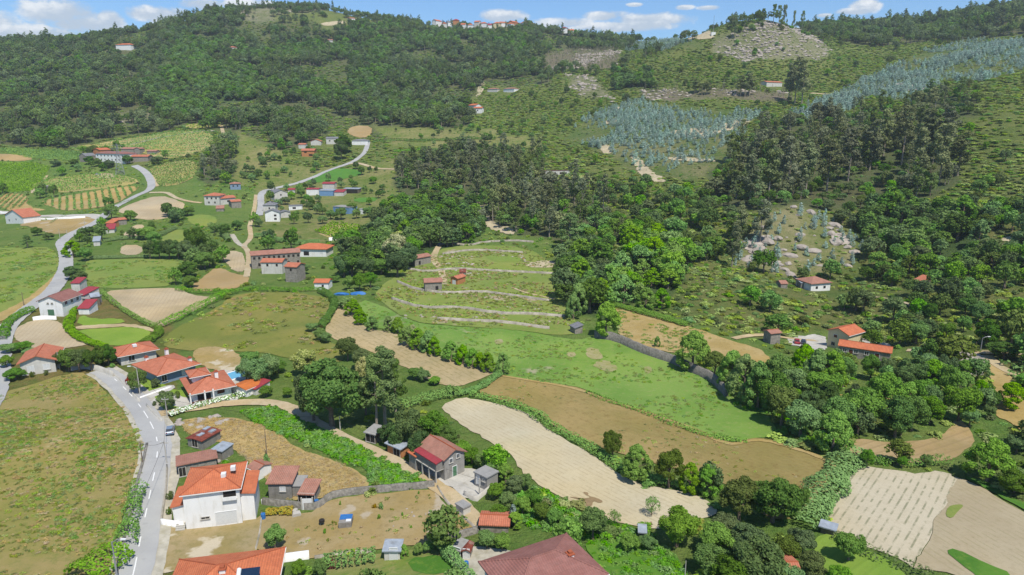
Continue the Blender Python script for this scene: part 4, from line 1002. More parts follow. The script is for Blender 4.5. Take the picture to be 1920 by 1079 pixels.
# old sheds behind the white house
house('long low shed with an old reddish tiled roof behind the white house', (336,896), (408,884), 5.2, 1.6, 'shedb', 'x', .14, .3, 'stone', 'old', [('f',.1,.3,1.0,1.6,OP)], 'tiled_shed', 'shed')
r, *_ = house('small shed with a rusty red and white sheet roof beside the straw field', (353,837), (380,845), 4.6, 1.7, 'gable', 'y', .12, .25, 'block', 'rust', [('f',.5,.3,1.2,1.5,OP)], 'rusty_shed', 'shed')
for (x, y) in ((1.3, .9), (2.1, 2.9), (.3, 3.4)):
    pa = MB(); pa.box(x, y, 1.9, x+.8, y+1.3, 2.17); pa.build('roof_sheet', TX_['tin', 0], r)
house('low lean to with white sheet roof behind the long tiled shed', (399,858), (418,864), 2.6, 1.6, 'shed', 'x', .1, .15, 'block', 'tin', [], 'lean_to', 'shed')
house('small white hut with a red roof at the right of the large white house', (466,895), (482,903), 3.0, 1.9, 'gable', 'x', .3, .2, 'white', 'old', [], 'garden_hut', 'hut')
# block house with lean-to
r, w, *_ = house('small grey block house with mossy red tiled roof above the stone wall', (505,938), (548,936), 4.0, 2.9, 'shed', 'x', .16, .3, 'block', 'old', [('f',.62,1.5,.8,.7,SH)], 'grey_block_house')
block(r, w, .5, w+1.7, 3.4, 0, 2.0, 'shed', 'x', .08, .1, 'block', 'conc', wname='annex_wall', rname='annex_roof')
house('open shed with tiled and white roof next to the grey block house', (563,946), (588,946), 3.2, 1.8, 'shed', 'x', .18, .3, 'stone', 'old', [('f',.5,.1,2.6,1.8,OP)], 'open_shed', 'shed')
# grey gabled house with porch
r, w, wo, ro, zr = house('grey two storey gabled house with brown roof and red porch roof beside the concrete yard', (834,903), (871,886), 6.6, 4.0, 'gable', 'y', .5, .4, 'grey', 'old',
   [('f',.5,.2,.8,1.8,'green_door'),('f',.32,2.9,.6,.7,W_),('f',.68,3.3,.6,.7,W_)], 'grey_gabled_house')
block(r, -1.5, .2, 0, 6.4, 2.2, 1.3, 'shedl', 'y', .25, .15, 'block', 'red', base=0, wname='porch_back', rname='porch_roof')
block(r, -1.6, 6.0, .6, 8.2, 0, 2.6, 'shedl', 'y', .25, .2, 'stone', 'orange', wname='annex_wall', rname='annex_roof')
for k in range(4): ps = MB(); ps.box(-1.62, .25+k*1.95, -1.5, -1.4, .47+k*1.95, 2.2); ps.build('porch_post', MF['concrete'], r)
v = MB(); v.box(-1.64, .2, 2.05, 0, 6.4, 2.2); v.build('porch_floor', MF['concrete'], r)
house('small flat roofed grey outbuilding at the corner of the concrete yard', (890,912), (913,922), 2.6, 2.4, 'flat', 'x', 0, .15, 'grey', 'conc', [('f',.3,.6,.8,1.9,'garage'),('f',.75,1.6,.5,.5,W_)], 'flat_outbuilding', 'outbuilding')
house('wooden shed with a curved grey roof left of the tin roofed shed', (686,829), (704,833), 2.8, 1.9, 'shed', 'x', .1, .3, 'wood', 'conc', [('f',.5,.2,2.0,1.8,OP)], 'wooden_shed', 'shed')
house('narrow shed with a pale blue tin roof beside the dirt track', (727,850), (752,860), 2.4, 1.9, 'gable', 'x', .15, .4, 'orangew', 'tin', [('f',.7,.2,1.6,1.8,OP)], 'tin_roofed_shed', 'shed')
r, w, *_ = house('low shed with bright orange red roof beside the track end', (901,1001), (953,999), 3.2, 1.3, 'gable', 'x', .3, .25, 'stone', 'terra', [], 'orange_red_shed', 'shed')
house('white garden shed with a grey sheet roof at the top of the vegetable garden', (721,1053), (750,1051), 2.0, 1.5, 'shed', 'x', .1, .25, 'pale', 'tin', [('f',.6,.1,1.0,1.9,'garage')], 'garden_shed', 'shed')
house('small round backed hut with rusty roof in the pale courtyard', (868,1050), (881,1050), 1.8, 1.3, 'gable', 'y', .5, .2, 'grey', 'rust', [('f',.5,0,.8,1.6,'garage')], 'courtyard_hut', 'hut')
house('little green hut touching the round backed hut', (849,1046), (863,1049), 1.8, 1.3, 'shed', 'x', .2, .2, 'block', 'conc', [('f',.5,.1,1.2,1.6,'green_door')], 'green_hut', 'hut')
house('tiny white canopy shelter in the vegetable plot', (1198,1012), (1210,1013), 1.4, 1.1, 'shed', 'x', .15, .2, 'wood', 'tin', [], 'white_canopy', 'shelter')
house('low shed with a white tin roof at the corner of the sown field', (1538,1000), (1563,1006), 1.2, 1.0, 'shed', 'x', .1, .3, 'wood', 'tin', [], 'field_shed', 'shed')
house('red tiled roof peeping above trees at the bottom edge', (1463,1112), (1497,1112), 4, 2.2, 'gable', 'x', .3, .4, 'white', 'terra', [], 'hidden_house')
house('pale box shelter beside the fence of the dirt track', (855,962), (869,970), 1.4, 1.4, 'flat', 'x', 0, .12, 'pale', 'conc', [], 'meter_hut', 'hut')
# villas
r, w, wo, ro, zr = house('nearest orange villa with wide hip roof, dormer and white porch columns', (364,757), (435,743), 9.5, 2.7, 'hip', 'y', .36, .9, 'white', 'terra',
   [('f',.72,1.1,1.5,1.1,'door'),('f',.28,.3,2.6,1.5,OP),('l',.3,.9,1.3,1.3,W_),('l',.6,.9,1.3,1.3,W_)], 'villa', 'villa')
block(r, w*.1, 4.0, w*.5, 7.8, 3.3, 1.5, 'hip', 'y', .34, .6, 'white', 'terra', base=0, wname='dormer_wall', rname='dormer_roof')
opening(r, 'l', (w*.1, 4.0, w*.5, 7.8), 1.9, 3.95, 2.4, .6, OP); chimney(ro, w*.72, 3.4, 4.1, .9)
for x in (-.7, w*.28, w*.5): cs = MB(); cs.box(x-.14, -1.0, -1, x+.14, -.72, 2.75); cs.build('porch_column', MF['white'], r)
rr = MB(); rr.box(-.55, -.95, -.5, w*.5, -.8, .75); rr.build('porch_rail', BROWN, r)
r, w, wo, ro, zr = house('middle orange villa with large faded hip roof and two chimneys', (301,722), (368,702), 10.5, 2.8, 'hip', 'y', .32, .9, 'blue', 'terra',
   [('f',.12,.6,1.1,1.6,W_),('f',.7,.9,1.5,1.1,SH)], 'villa', 'villa')
chimney(ro, w*.95, 1.4, 3.0, .9); chimney(ro, w*.75, 8.8, 3.9, 1.1); chimney(ro, w*.2, 9.2, 3.3, .9)
r, w, wo, ro, zr = house('farthest orange villa with long low faded roof and roof light', (228,686), (294,673), 7.0, 2.7, 'hip', 'x', .34, .7, 'pale', 'terra', [('f',.3,.8,1.3,1.3,W_)], 'villa', 'villa')
s = MB(); s.box(w*.42, 1.6, 3.6, w*.42+.9, 2.6, 4.15); s.build('roof_light', FRAME, ro)
r, w, *_ = house('low annex with an orange sheet roof and blue base next to the pool', (437,738), (463,745), 5.5, 1.7, 'gable', 'y', .2, .3, 'white', 'orange2', [('f',.5,0,2.2,.7,'window')], 'pool_annex', 'annex')
house('narrow lean to with a red roof behind the orange pool annex', (466,738), (480,742), 4.0, 1.4, 'shed', 'x', .15, .2, 'pale', 'red', [], 'red_lean_to', 'shed')
# houses by the far-left road
house('grey gabled single storey house with faded orange roof beside the left road', (41,706), (106,697), 9.0, 3.2, 'gable', 'y', .38, .6, 'pale', 'terra', [('f',.28,.6,1.3,1.5,SH),('f',.74,.9,1.3,1.3,SH)], 'gabled_house')
house('white barn like house with a brown gable roof and green door at the road bend', (76,593), (120,594), 9.0, 4.8, 'gable', 'y', .42, .4, 'white', 'maroon', [('f',.48,0.2,2.0,2.0,'green_door'),('f',.4,4.0,.5,.3,OP),('f',.58,4.0,.5,.3,OP),('r',.2,3.4,1.0,1.1,W_),('r',.5,3.4,1.0,1.1,W_),('r',.8,3.4,1.0,1.1,W_)], 'white_barn_house')
house('shed with a bright red roof directly behind the white barn house', (141,566), (160,568), 6, 2.4, 'shed', 'x', .2, .2, 'pale', 'red', [], 'red_roofed_shed', 'shed', detail=False)
house('tall pink red roofed store behind the bright red shed', (136,553), (152,553), 4.5, 4.0, 'shed', 'x', .2, .2, 'pale', 'red', [], 'pink_store', 'shed', detail=False)
house('small white hut with a red sloping roof between the sheds and the lawn', (148,590), (168,590), 5, 1.9, 'shed', 'x', .28, .25, 'white', 'red', [], 'white_hut', 'hut', detail=False)
house('grey flat roofed shelter right of the bright red shed', (156,573), (171,574), 5, 2.2, 'flat', 'x', 0, .2, 'block', 'conc', [], 'grey_shelter', 'shed', detail=False)
house('tin shack leaning at the end of the row of sheds', (173,575), (189,573), 4.0, 3.0, 'gable', 'x', .4, .2, 'wood', 'tin', [], 'tin_shack', 'shed', detail=False)
# right valley
house('yellow gabled house with grey base and bright orange roof beside two parked cars', (1550,650), (1588,657), 7.0, 4.6, 'gable', 'y', .40, .4, 'cream', 'orange', [('f',.38,3.0,1.0,.8,DR),('f',.3,.6,1.0,.9,OP)], 'yellow_house')
house('long low stone barn with an orange tiled roof in front of the yellow house', (1571,669), (1668,679), 4.8, 2.7, 'gable', 'x', .34, .3, 'stone', 'orange', [('f',.12,1.3,.9,.9,W_),('f',.24,.1,1.0,2.0,DR),('f',.34,1.3,.9,.9,W_),('f',.55,1.3,.9,.9,W_),('f',.75,.1,1.0,2.0,DR)], 'long_barn', 'barn')
house('small tall stone hut with a reddish roof left of the red car', (1444,646), (1462,646), 3.0, 3.2, 'gable', 'x', .3, .3, 'stone', 'old', [], 'stone_hut', 'hut')
house('pale house with a red hip roof under the rocky outcrop', (1520,546), (1556,545), 8, 3.0, 'hip', 'x', .38, .5, 'white', 'old', [('f',.3,.8,1,1,W_),('f',.7,.8,1,1,W_)], 'hillside_house', detail=False)
house('grey awning shed attached left of the pale house under the outcrop', (1501,541), (1517,543), 5, 2.2, 'shed', 'x', .1, .2, 'block', 'tin', [], 'awning_shed', 'shed', detail=False)
house('ruined shed with broken red tiles far left of the pale outcrop house', (1464,540), (1476,542), 4, 1.6, 'gable', 'x', .4, .2, 'stone', 'old', [], 'ruined_shed', 'ruin', detail=False)
house('small hut with an orange roof alone in the scrub right of the outcrop', (1713,539), (1729,540), 4, 2.4, 'shed', 'x', .3, .3, 'wood', 'terra', [], 'scrub_hut', 'hut', detail=False)
# terraces
house('stone shed with a reddish roof at the top of the terrace track', (778,500), (808,494), 5.0, 3.2, 'gable', 'x', .3, .35, 'stone', 'old', [('f',.3,.4,1.0,1.5,OP)], 'stone_shed', 'shed', detail=False)
house('tall stone barn with a reddish tiled roof at the lower terrace edge', (797,548), (829,547), 5.0, 3.4, 'gable', 'x', .34, .3, 'stone', 'old', [('f',.7,.4,1.0,1.6,OP)], 'stone_barn', 'barn', detail=False)
house('small shed with an orange gabled roof and pale blue door beside the terrace track', (845,533), (858,535), 5, 2.4, 'gable', 'y', .4, .3, 'orangew', 'terra', [('f',.5,.1,1.5,1.6,'garage')], 'terrace_shed', 'shed', detail=False)
house('tiny hut with a dark red roof right of the orange terrace shed', (862,519), (873,519), 3, 1.6, 'shed', 'x', .2, .2, 'stone', 'rust', [], 'terrace_hut', 'hut', detail=False)
house('tiny grey roofed hut at the top of the green meadow', (1078,627), (1092,625), 3, 1.7, 'shedl', 'x', .25, .25, 'stone', 'grey', [], 'meadow_hut', 'hut', detail=False)
# stone row in the middle left
house('very long two storey stone row with an old reddish roof', (473,505), (564,497), 7, 5.4, 'gable', 'x', .3, .3, 'stone', 'old', [('f',.06+.1*k,3.7,.9,1.0,OP) for k in range(10)]+[('f',.15+.2*k,.9,.9,1.2,OP) for k in range(5)], 'stone_row', 'row of houses', detail=False)
house('pale two storey house with an orange red roof in front of the stone row', (491,514), (530,514), 6, 4.6, 'gable', 'x', .3, .3, 'pale', 'terra', [('f',.3,3.0,.8,1.0,OP),('f',.75,3.0,.8,1.0,OP)], 'pale_house', detail=False)
house('narrow tall stone house with an orange red roof right of the pale house', (536,529), (558,530), 6, 5.8, 'gable', 'x', .3, .3, 'stone', 'terra', [('f',.5,4.2,.8,1.0,OP)], 'narrow_stone_house', detail=False)
r, w, *_ = house('wide house with a bright orange hip roof behind the stone row', (555,482), (612,482), 9, 3.6, 'hip', 'x', .34, .6, 'white', 'orange', [('f',.35,.6,2.4,1.8,OP),('f',.85,1.5,1.2,1.2,SH)], 'orange_house', detail=False)
house('small white house with an orange roof half hidden below the narrow stone house', (590,543), (616,543), 5, 2.4, 'gable', 'x', .3, .3, 'white', 'orange', [('f',.6,.9,.8,.8,OP)], 'small_orange_house', detail=False)
# village
house('large stone farmhouse with a hipped terracotta roof left of the footpath', (384,385), (412,386), 9, 6, 'hip', 'x', .3, .5, 'pale', 'terra', [('f',.2,3.8,.9,1.2,OP),('f',.5,3.8,.9,1.2,OP),('f',.8,3.8,.9,1.2,OP),('f',.3,1.2,.9,1.2,OP),('f',.7,1.2,.9,1.2,OP)], 'farmhouse', detail=False)
house('farmhouse wing with a terracotta roof joined to the large stone farmhouse', (414,385), (442,382), 7, 4, 'gable', 'x', .3, .5, 'pale', 'terra', [('f',.5,1.4,1.2,1.2,OP)], 'farmhouse_wing', detail=False)
house('grey stone annex with a small red roof at the end of the farmhouse wing', (435,391), (453,390), 6, 4, 'gable', 'x', .3, .3, 'stone', 'terra', [], 'stone_annex', 'annex', detail=False)
house('low shed with a pinkish roof in front of the farmhouse wing', (406,397), (420,397), 4, 1.8, 'shed', 'x', .3, .3, 'stone', 'old', [], 'pinkish_shed', 'shed', detail=False)
house('small green house with a red hip roof above the farmhouses', (432,356), (452,356), 6, 4, 'hip', 'x', .3, .4, 'blue', 'old', [('f',.3,2,.9,1,OP),('f',.7,2,.9,1,OP)], 'green_house', detail=False)
house('white gabled house with a grey roof at the entrance to the village', (515,378), (540,377), 9, 5.5, 'gable', 'y', .4, .3, 'pale', 'grey', [('f',.5,3.6,.9,1.1,OP)], 'white_gabled_house', detail=False)
house('small building with a bright red roof right of the white gabled house', (541,366), (553,366), 6, 3.6, 'gable', 'x', .25, .3, 'pale', 'red', [], 'red_roofed_house', detail=False)
house('dark grey hip roofed house above the lower village lane', (494,397), (517,397), 8, 4, 'hip', 'x', .45, .4, 'pale', 'grey', [('f',.5,1.5,.9,1.1,OP)], 'dark_roofed_house', detail=False)
house('white gabled house lowest beside the village lane', (498,416), (525,416), 8, 5, 'gable', 'y', .4, .3, 'white', 'grey', [('f',.7,3,1.4,1.1,OP),('f',.7,1,1.4,1.1,OP)], 'white_lane_house', detail=False)
house('low building with a dark slate roof right of the lowest white house', (527,409), (545,408), 6, 3, 'gable', 'y', .3, .3, 'pale', 'grey', [], 'slate_roofed_building', 'building', detail=False)
house('long low white building with a dark roof in the village gardens', (542,395), (567,393), 5, 2.5, 'flat', 'x', 0, .2, 'white', 'grey', [('f',.4,.6,2,1.2,OP)], 'low_white_building', 'building', detail=False)
house('white barn with a red roof at the left end of the shed row', (575,367), (598,366), 8, 4, 'gable', 'x', .15, .2, 'white', 'red', [], 'white_barn', 'barn', detail=False)
house('blue grey open barn in the middle of the shed row', (599,368), (625,368), 8, 3.6, 'shed', 'x', .05, .2, 'skyb', 'tin', [], 'blue_barn', 'barn', detail=False)
house('small white shed with a red roof right of the blue grey barn', (627,368), (644,368), 6, 2.6, 'shed', 'x', .2, .2, 'pale', 'red', [], 'small_white_shed', 'shed', detail=False)
house('open shed with a pale roof at the right end of the shed row', (645,363), (673,363), 5, 3.0, 'shed', 'x', .06, .3, 'wood', 'tin', [('f',.5,.2,9,2.2,OP)], 'open_barn', 'barn', detail=False)
house('red roofed house behind the blue grey barn', (605,355), (627,354), 6, 3.6, 'gable', 'x', .3, .3, 'pale', 'red', [], 'back_house', detail=False)
house('light blue flat roofed house among the village trees', (625,400), (655,402), 8, 4.0, 'flat', 'x', 0, .2, 'skyb', 'conc', [('f',.5,1.5,2,1.2,OP)], 'blue_house', detail=False)
house('small white cabin right of the light blue house', (673,402), (681,402), 3, 3.0, 'flat', 'x', 0, .1, 'white', 'conc', [], 'white_cabin', 'cabin', detail=False)
house('two storey house with a terracotta roof alone above the domed field', (566,294), (590,294), 9, 5.0, 'gable', 'x', .3, .5, 'orangew', 'terra', [('f',.3,3.0,2,1.2,OP),('f',.7,.5,3,1.6,OP)], 'hill_house', detail=False)
house('small tiled house directly behind the house above the domed field', (560,279), (573,279), 6, 3.5, 'gable', 'x', .3, .3, 'pale', 'terra', [], 'tiled_cottage', 'cottage', detail=False)
house('white gabled cottage with an orange roof below the brown clearing', (583,273), (602,273), 8, 3.6, 'gable', 'y', .35, .3, 'pale', 'terra', [], 'white_cottage', 'cottage', detail=False)
house('tall grey roofed house in the row below the brown clearing', (612,271), (634,271), 9, 5.0, 'gable', 'x', .3, .3, 'pale', 'grey', [('f',.3,2.5,1.2,1.2,OP),('f',.7,2.5,1.2,1.2,OP)], 'grey_roofed_house', detail=False)
house('white house half hidden at the right of the row below the brown clearing', (660,272), (690,272), 8, 3.6, 'hip', 'x', .3, .3, 'white', 'grey', [], 'half_hidden_house', detail=False)
# left valley
r, w, *_ = house('long white three storey farmhouse beside the power pylon', (181,303), (234,308), 12, 7.2, 'hip', 'x', .25, .5, 'white', 'maroon', [('f',.07+.125*k,4.9,1.0,1.3,OP) for k in range(8)]+[('f',.07+.125*k,1.8,1.0,1.3,OP) for k in range(8)], 'white_farmhouse', 'farmhouse', detail=False)
house('orange roofed building joined to the left end of the white farmhouse', (176,296), (189,297), 9, 6.5, 'gable', 'y', .3, .4, 'orangew', 'orange', [], 'orange_roofed_annex', 'annex', detail=False)
house('ruined gabled stone house left of the white farmhouse', (150,304), (162,305), 9, 5, 'gable', 'y', .5, .2, 'stone', 'grey', [], 'ruined_house', 'ruin', detail=False)
house('long stone outbuilding with an orange roof right of the white farmhouse', (247,305), (278,303), 8, 4.2, 'gable', 'x', .3, .4, 'stone', 'terra', [], 'stone_outbuilding', 'outbuilding', detail=False)
house('brown roofed barn behind the white farmhouse', (228,288), (252,288), 8, 3.6, 'gable', 'x', .3, .3, 'stone', 'old', [], 'brown_barn', 'barn', detail=False)
house('small gabled house among trees behind the stone outbuilding', (253,290), (263,290), 7, 4.6, 'gable', 'y', .4, .3, 'stone', 'old', [], 'gabled_cottage', 'cottage', detail=False)
house('low brown roofed shed at the far right of the farm group', (276,290), (293,290), 6, 2.6, 'gable', 'x', .3, .3, 'stone', 'old', [], 'low_brown_shed', 'shed', detail=False)
house('white gabled house with an orange roof below the concrete road', (12,420), (45,420), 9, 4.4, 'gable', 'y', .35, .4, 'white', 'terra', [('f',.6,2.2,.8,1,OP),('f',.2,1,1,1.2,OP)], 'white_roadside_house', detail=False)
house('little stone hut on the bare knoll between the left vineyards', (72,363), (84,362), 5, 3.2, 'shed', 'x', .3, .1, 'stone', 'conc', [], 'vineyard_hut', 'hut', detail=False)
house('orange roofed shed left in the group beside the road bend', (200,428), (213,428), 5, 2.6, 'shed', 'x', .2, .3, 'orangew', 'orange', [], 'orange_shed', 'shed', detail=False)
house('red tiled shed right in the group beside the road bend', (216,424), (238,421), 5, 2.8, 'gable', 'x', .3, .3, 'stone', 'terra', [], 'red_tiled_shed', 'shed', detail=False)
house('shed with a crimson roof lowest in the group beside the road bend', (199,438), (215,437), 6, 2.0, 'shed', 'x', .3, .3, 'pale', 'red', [], 'crimson_shed', 'shed', detail=False)
house('small shed with a light blue roof beside the tiny ploughed field', (176,462), (188,461), 6, 2.2, 'shed', 'x', .2, .3, 'pale', 'tin', [], 'light_blue_shed', 'shed', detail=False)
# far houses
house('white house with a wide orange roof alone high in the left forest', (218,95), (246,95), 12, 6, 'hip', 'x', .35, .6, 'white', 'orange', [], 'forest_house', detail=False, up=2)
house('tiny house with a red roof high in the forest', (428,97), (445,97), 9, 4, 'hip', 'x', .35, .5, 'pale', 'terra', [], 'tiny_forest_house', detail=False, up=2)
house('upper white house with an orange roof on the slope above the dark wood', (878,206), (892,207), 9, 5, 'gable', 'x', .35, .5, 'white', 'orange', [], 'slope_house', detail=False)
house('lower white house with an orange roof on the slope above the dark wood', (888,213), (903,213), 9, 5.5, 'gable', 'x', .3, .5, 'white', 'orange', [('f',.5,2.5,1.4,1.2,OP)], 'slope_house', detail=False)
house('grey roofed cottage left of the sandy cutting houses', (914,173), (932,173), 8, 3.6, 'hip', 'x', .3, .4, 'pale', 'old', [], 'grey_cottage', 'cottage', detail=False)
house('white cottage right of the sandy cutting houses', (944,173), (964,173), 8, 3.8, 'hip', 'x', .3, .4, 'white', 'old', [], 'pale_cottage', 'cottage', detail=False)
house('long shed with a dull red roof above the hillside vineyard', (1020,331), (1068,326), 5, 2.6, 'shedb', 'x', .12, .3, 'pale', 'red', [('f',.3,.6,6,1.3,OP),('f',.75,.6,5,1.3,OP)], 'long_red_shed', 'shed', detail=False)
house('farm building with an orange roof alone on the right hillside', (1437,163), (1466,163), 8, 4.2, 'gable', 'x', .3, .4, 'pale', 'terra', [], 'hillside_farm', 'farm building', detail=False)
house('white cottage with a red roof on the wooded ridge', (655,43), (666,43), 9, 5, 'gable', 'x', .35, .4, 'white', 'terra', [], 'ridge_cottage', 'cottage', detail=False, up=2)
house('terracotta roofed hut lost in the far forest below the ridge', (612,83), (624,83), 9, 4, 'gable', 'x', .35, .4, 'pale', 'old', [], 'forest_hut', 'hut', detail=False, up=2)
SKY_V = [(818,829,'orange','white'),(831,838,'terra','pale'),(840,847,'grey','white'),(849,861,'red','orangew'),(864,872,'orange','white'),(877,887,'terra','white'),(889,898,'orange','pale'),(900,912,'orange','white'),(915,922,'red','white'),
         (925,938,'orange','cream'),(938,950,'terra','white'),(950,958,'orange','white'),(961,972,'orange','orangew'),(974,984,'terra','white'),(990,1002,'red','pale'),(1052,1064,'red','white'),(1066,1076,'orange','white')]
for k, (a, b, rmm, wl) in enumerate(SKY_V):
    y = 54+2.2*math.sin(k*1.7) + (3 if 850 < a < 960 else 0)
    house('tiny bright roofed house of the village strung along the skyline', (a, y), (b, y+.3), 9, 4.5+2*(k % 3 == 0), 'hip' if k % 2 else 'gable', 'x', .55, .5, wl, rmm, [], 'skyline_house', 'house', 'houses of the skyline village', detail=False, up=6.0)
for o in list(COL.objects):
    if '_w' in o: del o['_w']

# ------------------------------------------------------------ scattered vegetation (uncountable: stuff)
PC = {}
def proto_set(key, items):
    c = bpy.data.collections.new('kinds_'+key)
    for i, it in enumerate(items):
        kind, seed, n, lk, lm = it[:5]
        me, H, Wd = proto_combined(key, kind, seed, n, lk, LM[lm], BARKP if kind in ('dead', 'euc') else BARK, it[5] if len(it) > 5 else 1.0)
        c.objects.link(bpy.data.objects.new(f'{key}_{i:02d}', me))
    PC[key] = c
def boulder_mesh(seed, n=14):
    g = rs(seed); import bmesh
    bm = bmesh.new(); bmesh.ops.create_icosphere(bm, subdivisions=2, radius=1)
    o = g.uniform(0, 50, 3)
    for v in bm.verts:
        s = .75+.5*float(vnoise(np.array(v.co.x*1.6+o[0]), np.array(v.co.y*1.6+v.co.z*1.3+o[1]), seed))
        v.co = Vector((v.co.x*s*1.25, v.co.y*s, max(v.co.z, -.5)*s*.62))
    me = bpy.data.meshes.new('boulder'); bm.to_mesh(me); bm.free(); me.materials.append(MF['granite']); return me
proto_set('euc_near', [('euc', 31, 1100, 1.25, 'euc'), ('euc', 32, 1100, 1.25, 'euc'), ('euc', 33, 1000, 1.3, 'olive'), ('pine', 34, 1300, 1.5, 'pine'), ('olive', 35, 1200, 1.5, 'euc', 1.5)])
proto_set('euc_far', [('euc', 41, 900, 1.35, 'eucf'), ('olive', 42, 900, 1.5, 'eucf', 1.6), ('oak', 43, 900, 1.5, 'eucf', 1.7), ('pine', 44, 900, 1.6, 'pine'), ('oak', 45, 900, 1.5, 'oak', 1.5), ('green', 46, 900, 1.5, 'olive', 1.5), ('olive', 47, 900, 1.5, 'eucf', 1.8), ('euc', 48, 900, 1.35, 'eucf', 1.15)])
proto_set('broad', [('oak', 51, 1300, 1.5, 'oak'), ('green', 52, 1300, 1.5, 'green'), ('olive', 53, 1200, 1.5, 'oak'), ('lime', 54, 1300, 1.6, 'green')])
proto_set('bright', [('oak', 56, 1000, 1.8, 'green'), ('green', 57, 1000, 1.8, 'oak'), ('lime', 58, 1000, 1.8, 'green'), ('olive', 59, 1000, 1.8, 'oak')])
proto_set('mixed', [('oak', 61, 1300, 1.5, 'oak'), ('green', 62, 1300, 1.5, 'green'), ('green', 69, 1200, 1.5, 'hedge'), ('olive', 63, 1200, 1.5, 'olive'), ('bush', 64, 420, 1.2, 'scrub'), ('bush', 65, 420, 1.2, 'green')])
proto_set('lime', [('lime', 66, 1900, 1.35, 'lime'), ('lime', 67, 1900, 1.35, 'lime'), ('green', 68, 1700, 1.4, 'lime')])
proto_set('young', [('young', 71, 190, 1.35, 'young'), ('young', 72, 190, 1.35, 'young'), ('young', 73, 170, 1.4, 'young')])
proto_set('dead', [('dead', 81, 60, 1.6, 'euc'), ('dead', 82, 90, 1.6, 'olive')])
proto_set('bush', [('bush', 91, 300, 1.3, 'scrub'), ('bush', 92, 300, 1.3, 'scrub'), ('bush', 93, 300, 1.3, 'olive'), ('tuft', 94, 120, 1.3, 'scrub'), ('bush', 95, 300, 1.3, 'green'), ('bush', 96, 300, 1.3, 'scrub'), ('bush', 97, 300, 1.3, 'dull'), ('bush', 98, 300, 1.3, 'hedge')])
proto_set('garden', [('bush', 96, 320, 1.2, 'green'), ('bush', 97, 320, 1.2, 'hedge'), ('green', 98, 700, 1.9, 'green'), ('olive', 99, 700, 1.9, 'oak')])
proto_set('grass', [('tuft', 101, 110, .9, 'dull'), ('tuft', 102, 110, .9, 'dry'), ('tuft', 103, 110, .9, 'dull'), ('tuft', 104, 110, .9, 'scrub')])
proto_set('straw', [('tuft', 105, 150, .45, 'straw'), ('tuft', 106, 150, .45, 'straw'), ('tuft', 115, 130, .45, 'dry')])
proto_set('lowfern', [('tuft', 110, 140, .8, 'dull'), ('tuft', 111, 140, .8, 'scrub'), ('tuft', 112, 140, .8, 'hedge')])
proto_set('fern', [('tuft', 107, 160, 1.0, 'bracken'), ('tuft', 108, 160, 1.0, 'bracken')])
c = bpy.data.collections.new('kinds_rock')
for i in range(3): c.objects.link(bpy.data.objects.new(f'boulder_{i:02d}', boulder_mesh(200+i)))
PC['rock'] = c
def scatter(name, key, pts, scales, label, cat, xy=(.8, 1.2), zf=1.0):
    if len(pts) == 0: return
    n = len(pts); me = bpy.data.meshes.new(name); me.vertices.add(n); me.vertices.foreach_set('co', np.asarray(pts, np.float32).ravel())
    sc = np.zeros((n, 3), np.float32); w = RNG.uniform(xy[0], xy[1], n); sc[:, 0] = sc[:, 1] = scales*w; sc[:, 2] = scales*RNG.uniform(.8, 1.2, n)*zf
    rt = np.zeros((n, 3), np.float32); rt[:, 2] = RNG.uniform(0, 6.283, n); rt[:, 0] = RNG.uniform(-.06, .06, n)
    for nm, a in (('sc', sc), ('rt', rt)):
        at = me.attributes.new(nm, 'FLOAT_VECTOR', 'POINT'); at.data.foreach_set('vector', a.ravel())
    o = bpy.data.objects.new(name, me); COL.objects.link(o); tag(o, label, cat, kind='stuff')
    g = bpy.data.node_groups.new('spread_'+name, 'GeometryNodeTree')
    g.interface.new_socket('Geometry', in_out='INPUT', socket_type='NodeSocketGeometry'); g.interface.new_socket('Geometry', in_out='OUTPUT', socket_type='NodeSocketGeometry')
    N = g.nodes; gi = N.new('NodeGroupInput'); go = N.new('NodeGroupOutput'); ip = N.new('GeometryNodeInstanceOnPoints'); ci = N.new('GeometryNodeCollectionInfo')
    ci.inputs[0].default_value = PC[key]; ci.inputs['Separate Children'].default_value = True; ci.inputs['Reset Children'].default_value = True
    ip.inputs['Pick Instance'].default_value = True
    a1 = N.new('GeometryNodeInputNamedAttribute'); a1.data_type = 'FLOAT_VECTOR'; a1.inputs[0].default_value = 'sc'
    a2 = N.new('GeometryNodeInputNamedAttribute'); a2.data_type = 'FLOAT_VECTOR'; a2.inputs[0].default_value = 'rt'
    L = g.links; L.new(gi.outputs[0], ip.inputs['Points']); L.new(ci.outputs[0], ip.inputs['Instance'])
    L.new(a1.outputs[0], ip.inputs['Scale']); L.new(a2.outputs[0], ip.inputs['Rotation']); L.new(ip.outputs[0], go.inputs[0])
    md = o.modifiers.new('spread', 'NODES'); md.node_group = g
    return o
def world_pts(dens_at, x0, x1, y0, y1, base):
    """jittered world grid with cell area 1/base"""
    c = 1/math.sqrt(base); X, Y = np.meshgrid(np.arange(x0, x1, c), np.arange(y0, y1, c))
    X = (X+RNG.uniform(-.5, .5, X.shape)*c).ravel(); Y = (Y+RNG.uniform(-.5, .5, Y.shape)*c).ravel()
    m = np.abs(X) < Y*.80+25; X = X[m]; Y = Y[m]
    return X, Y, Hs(X, Y)
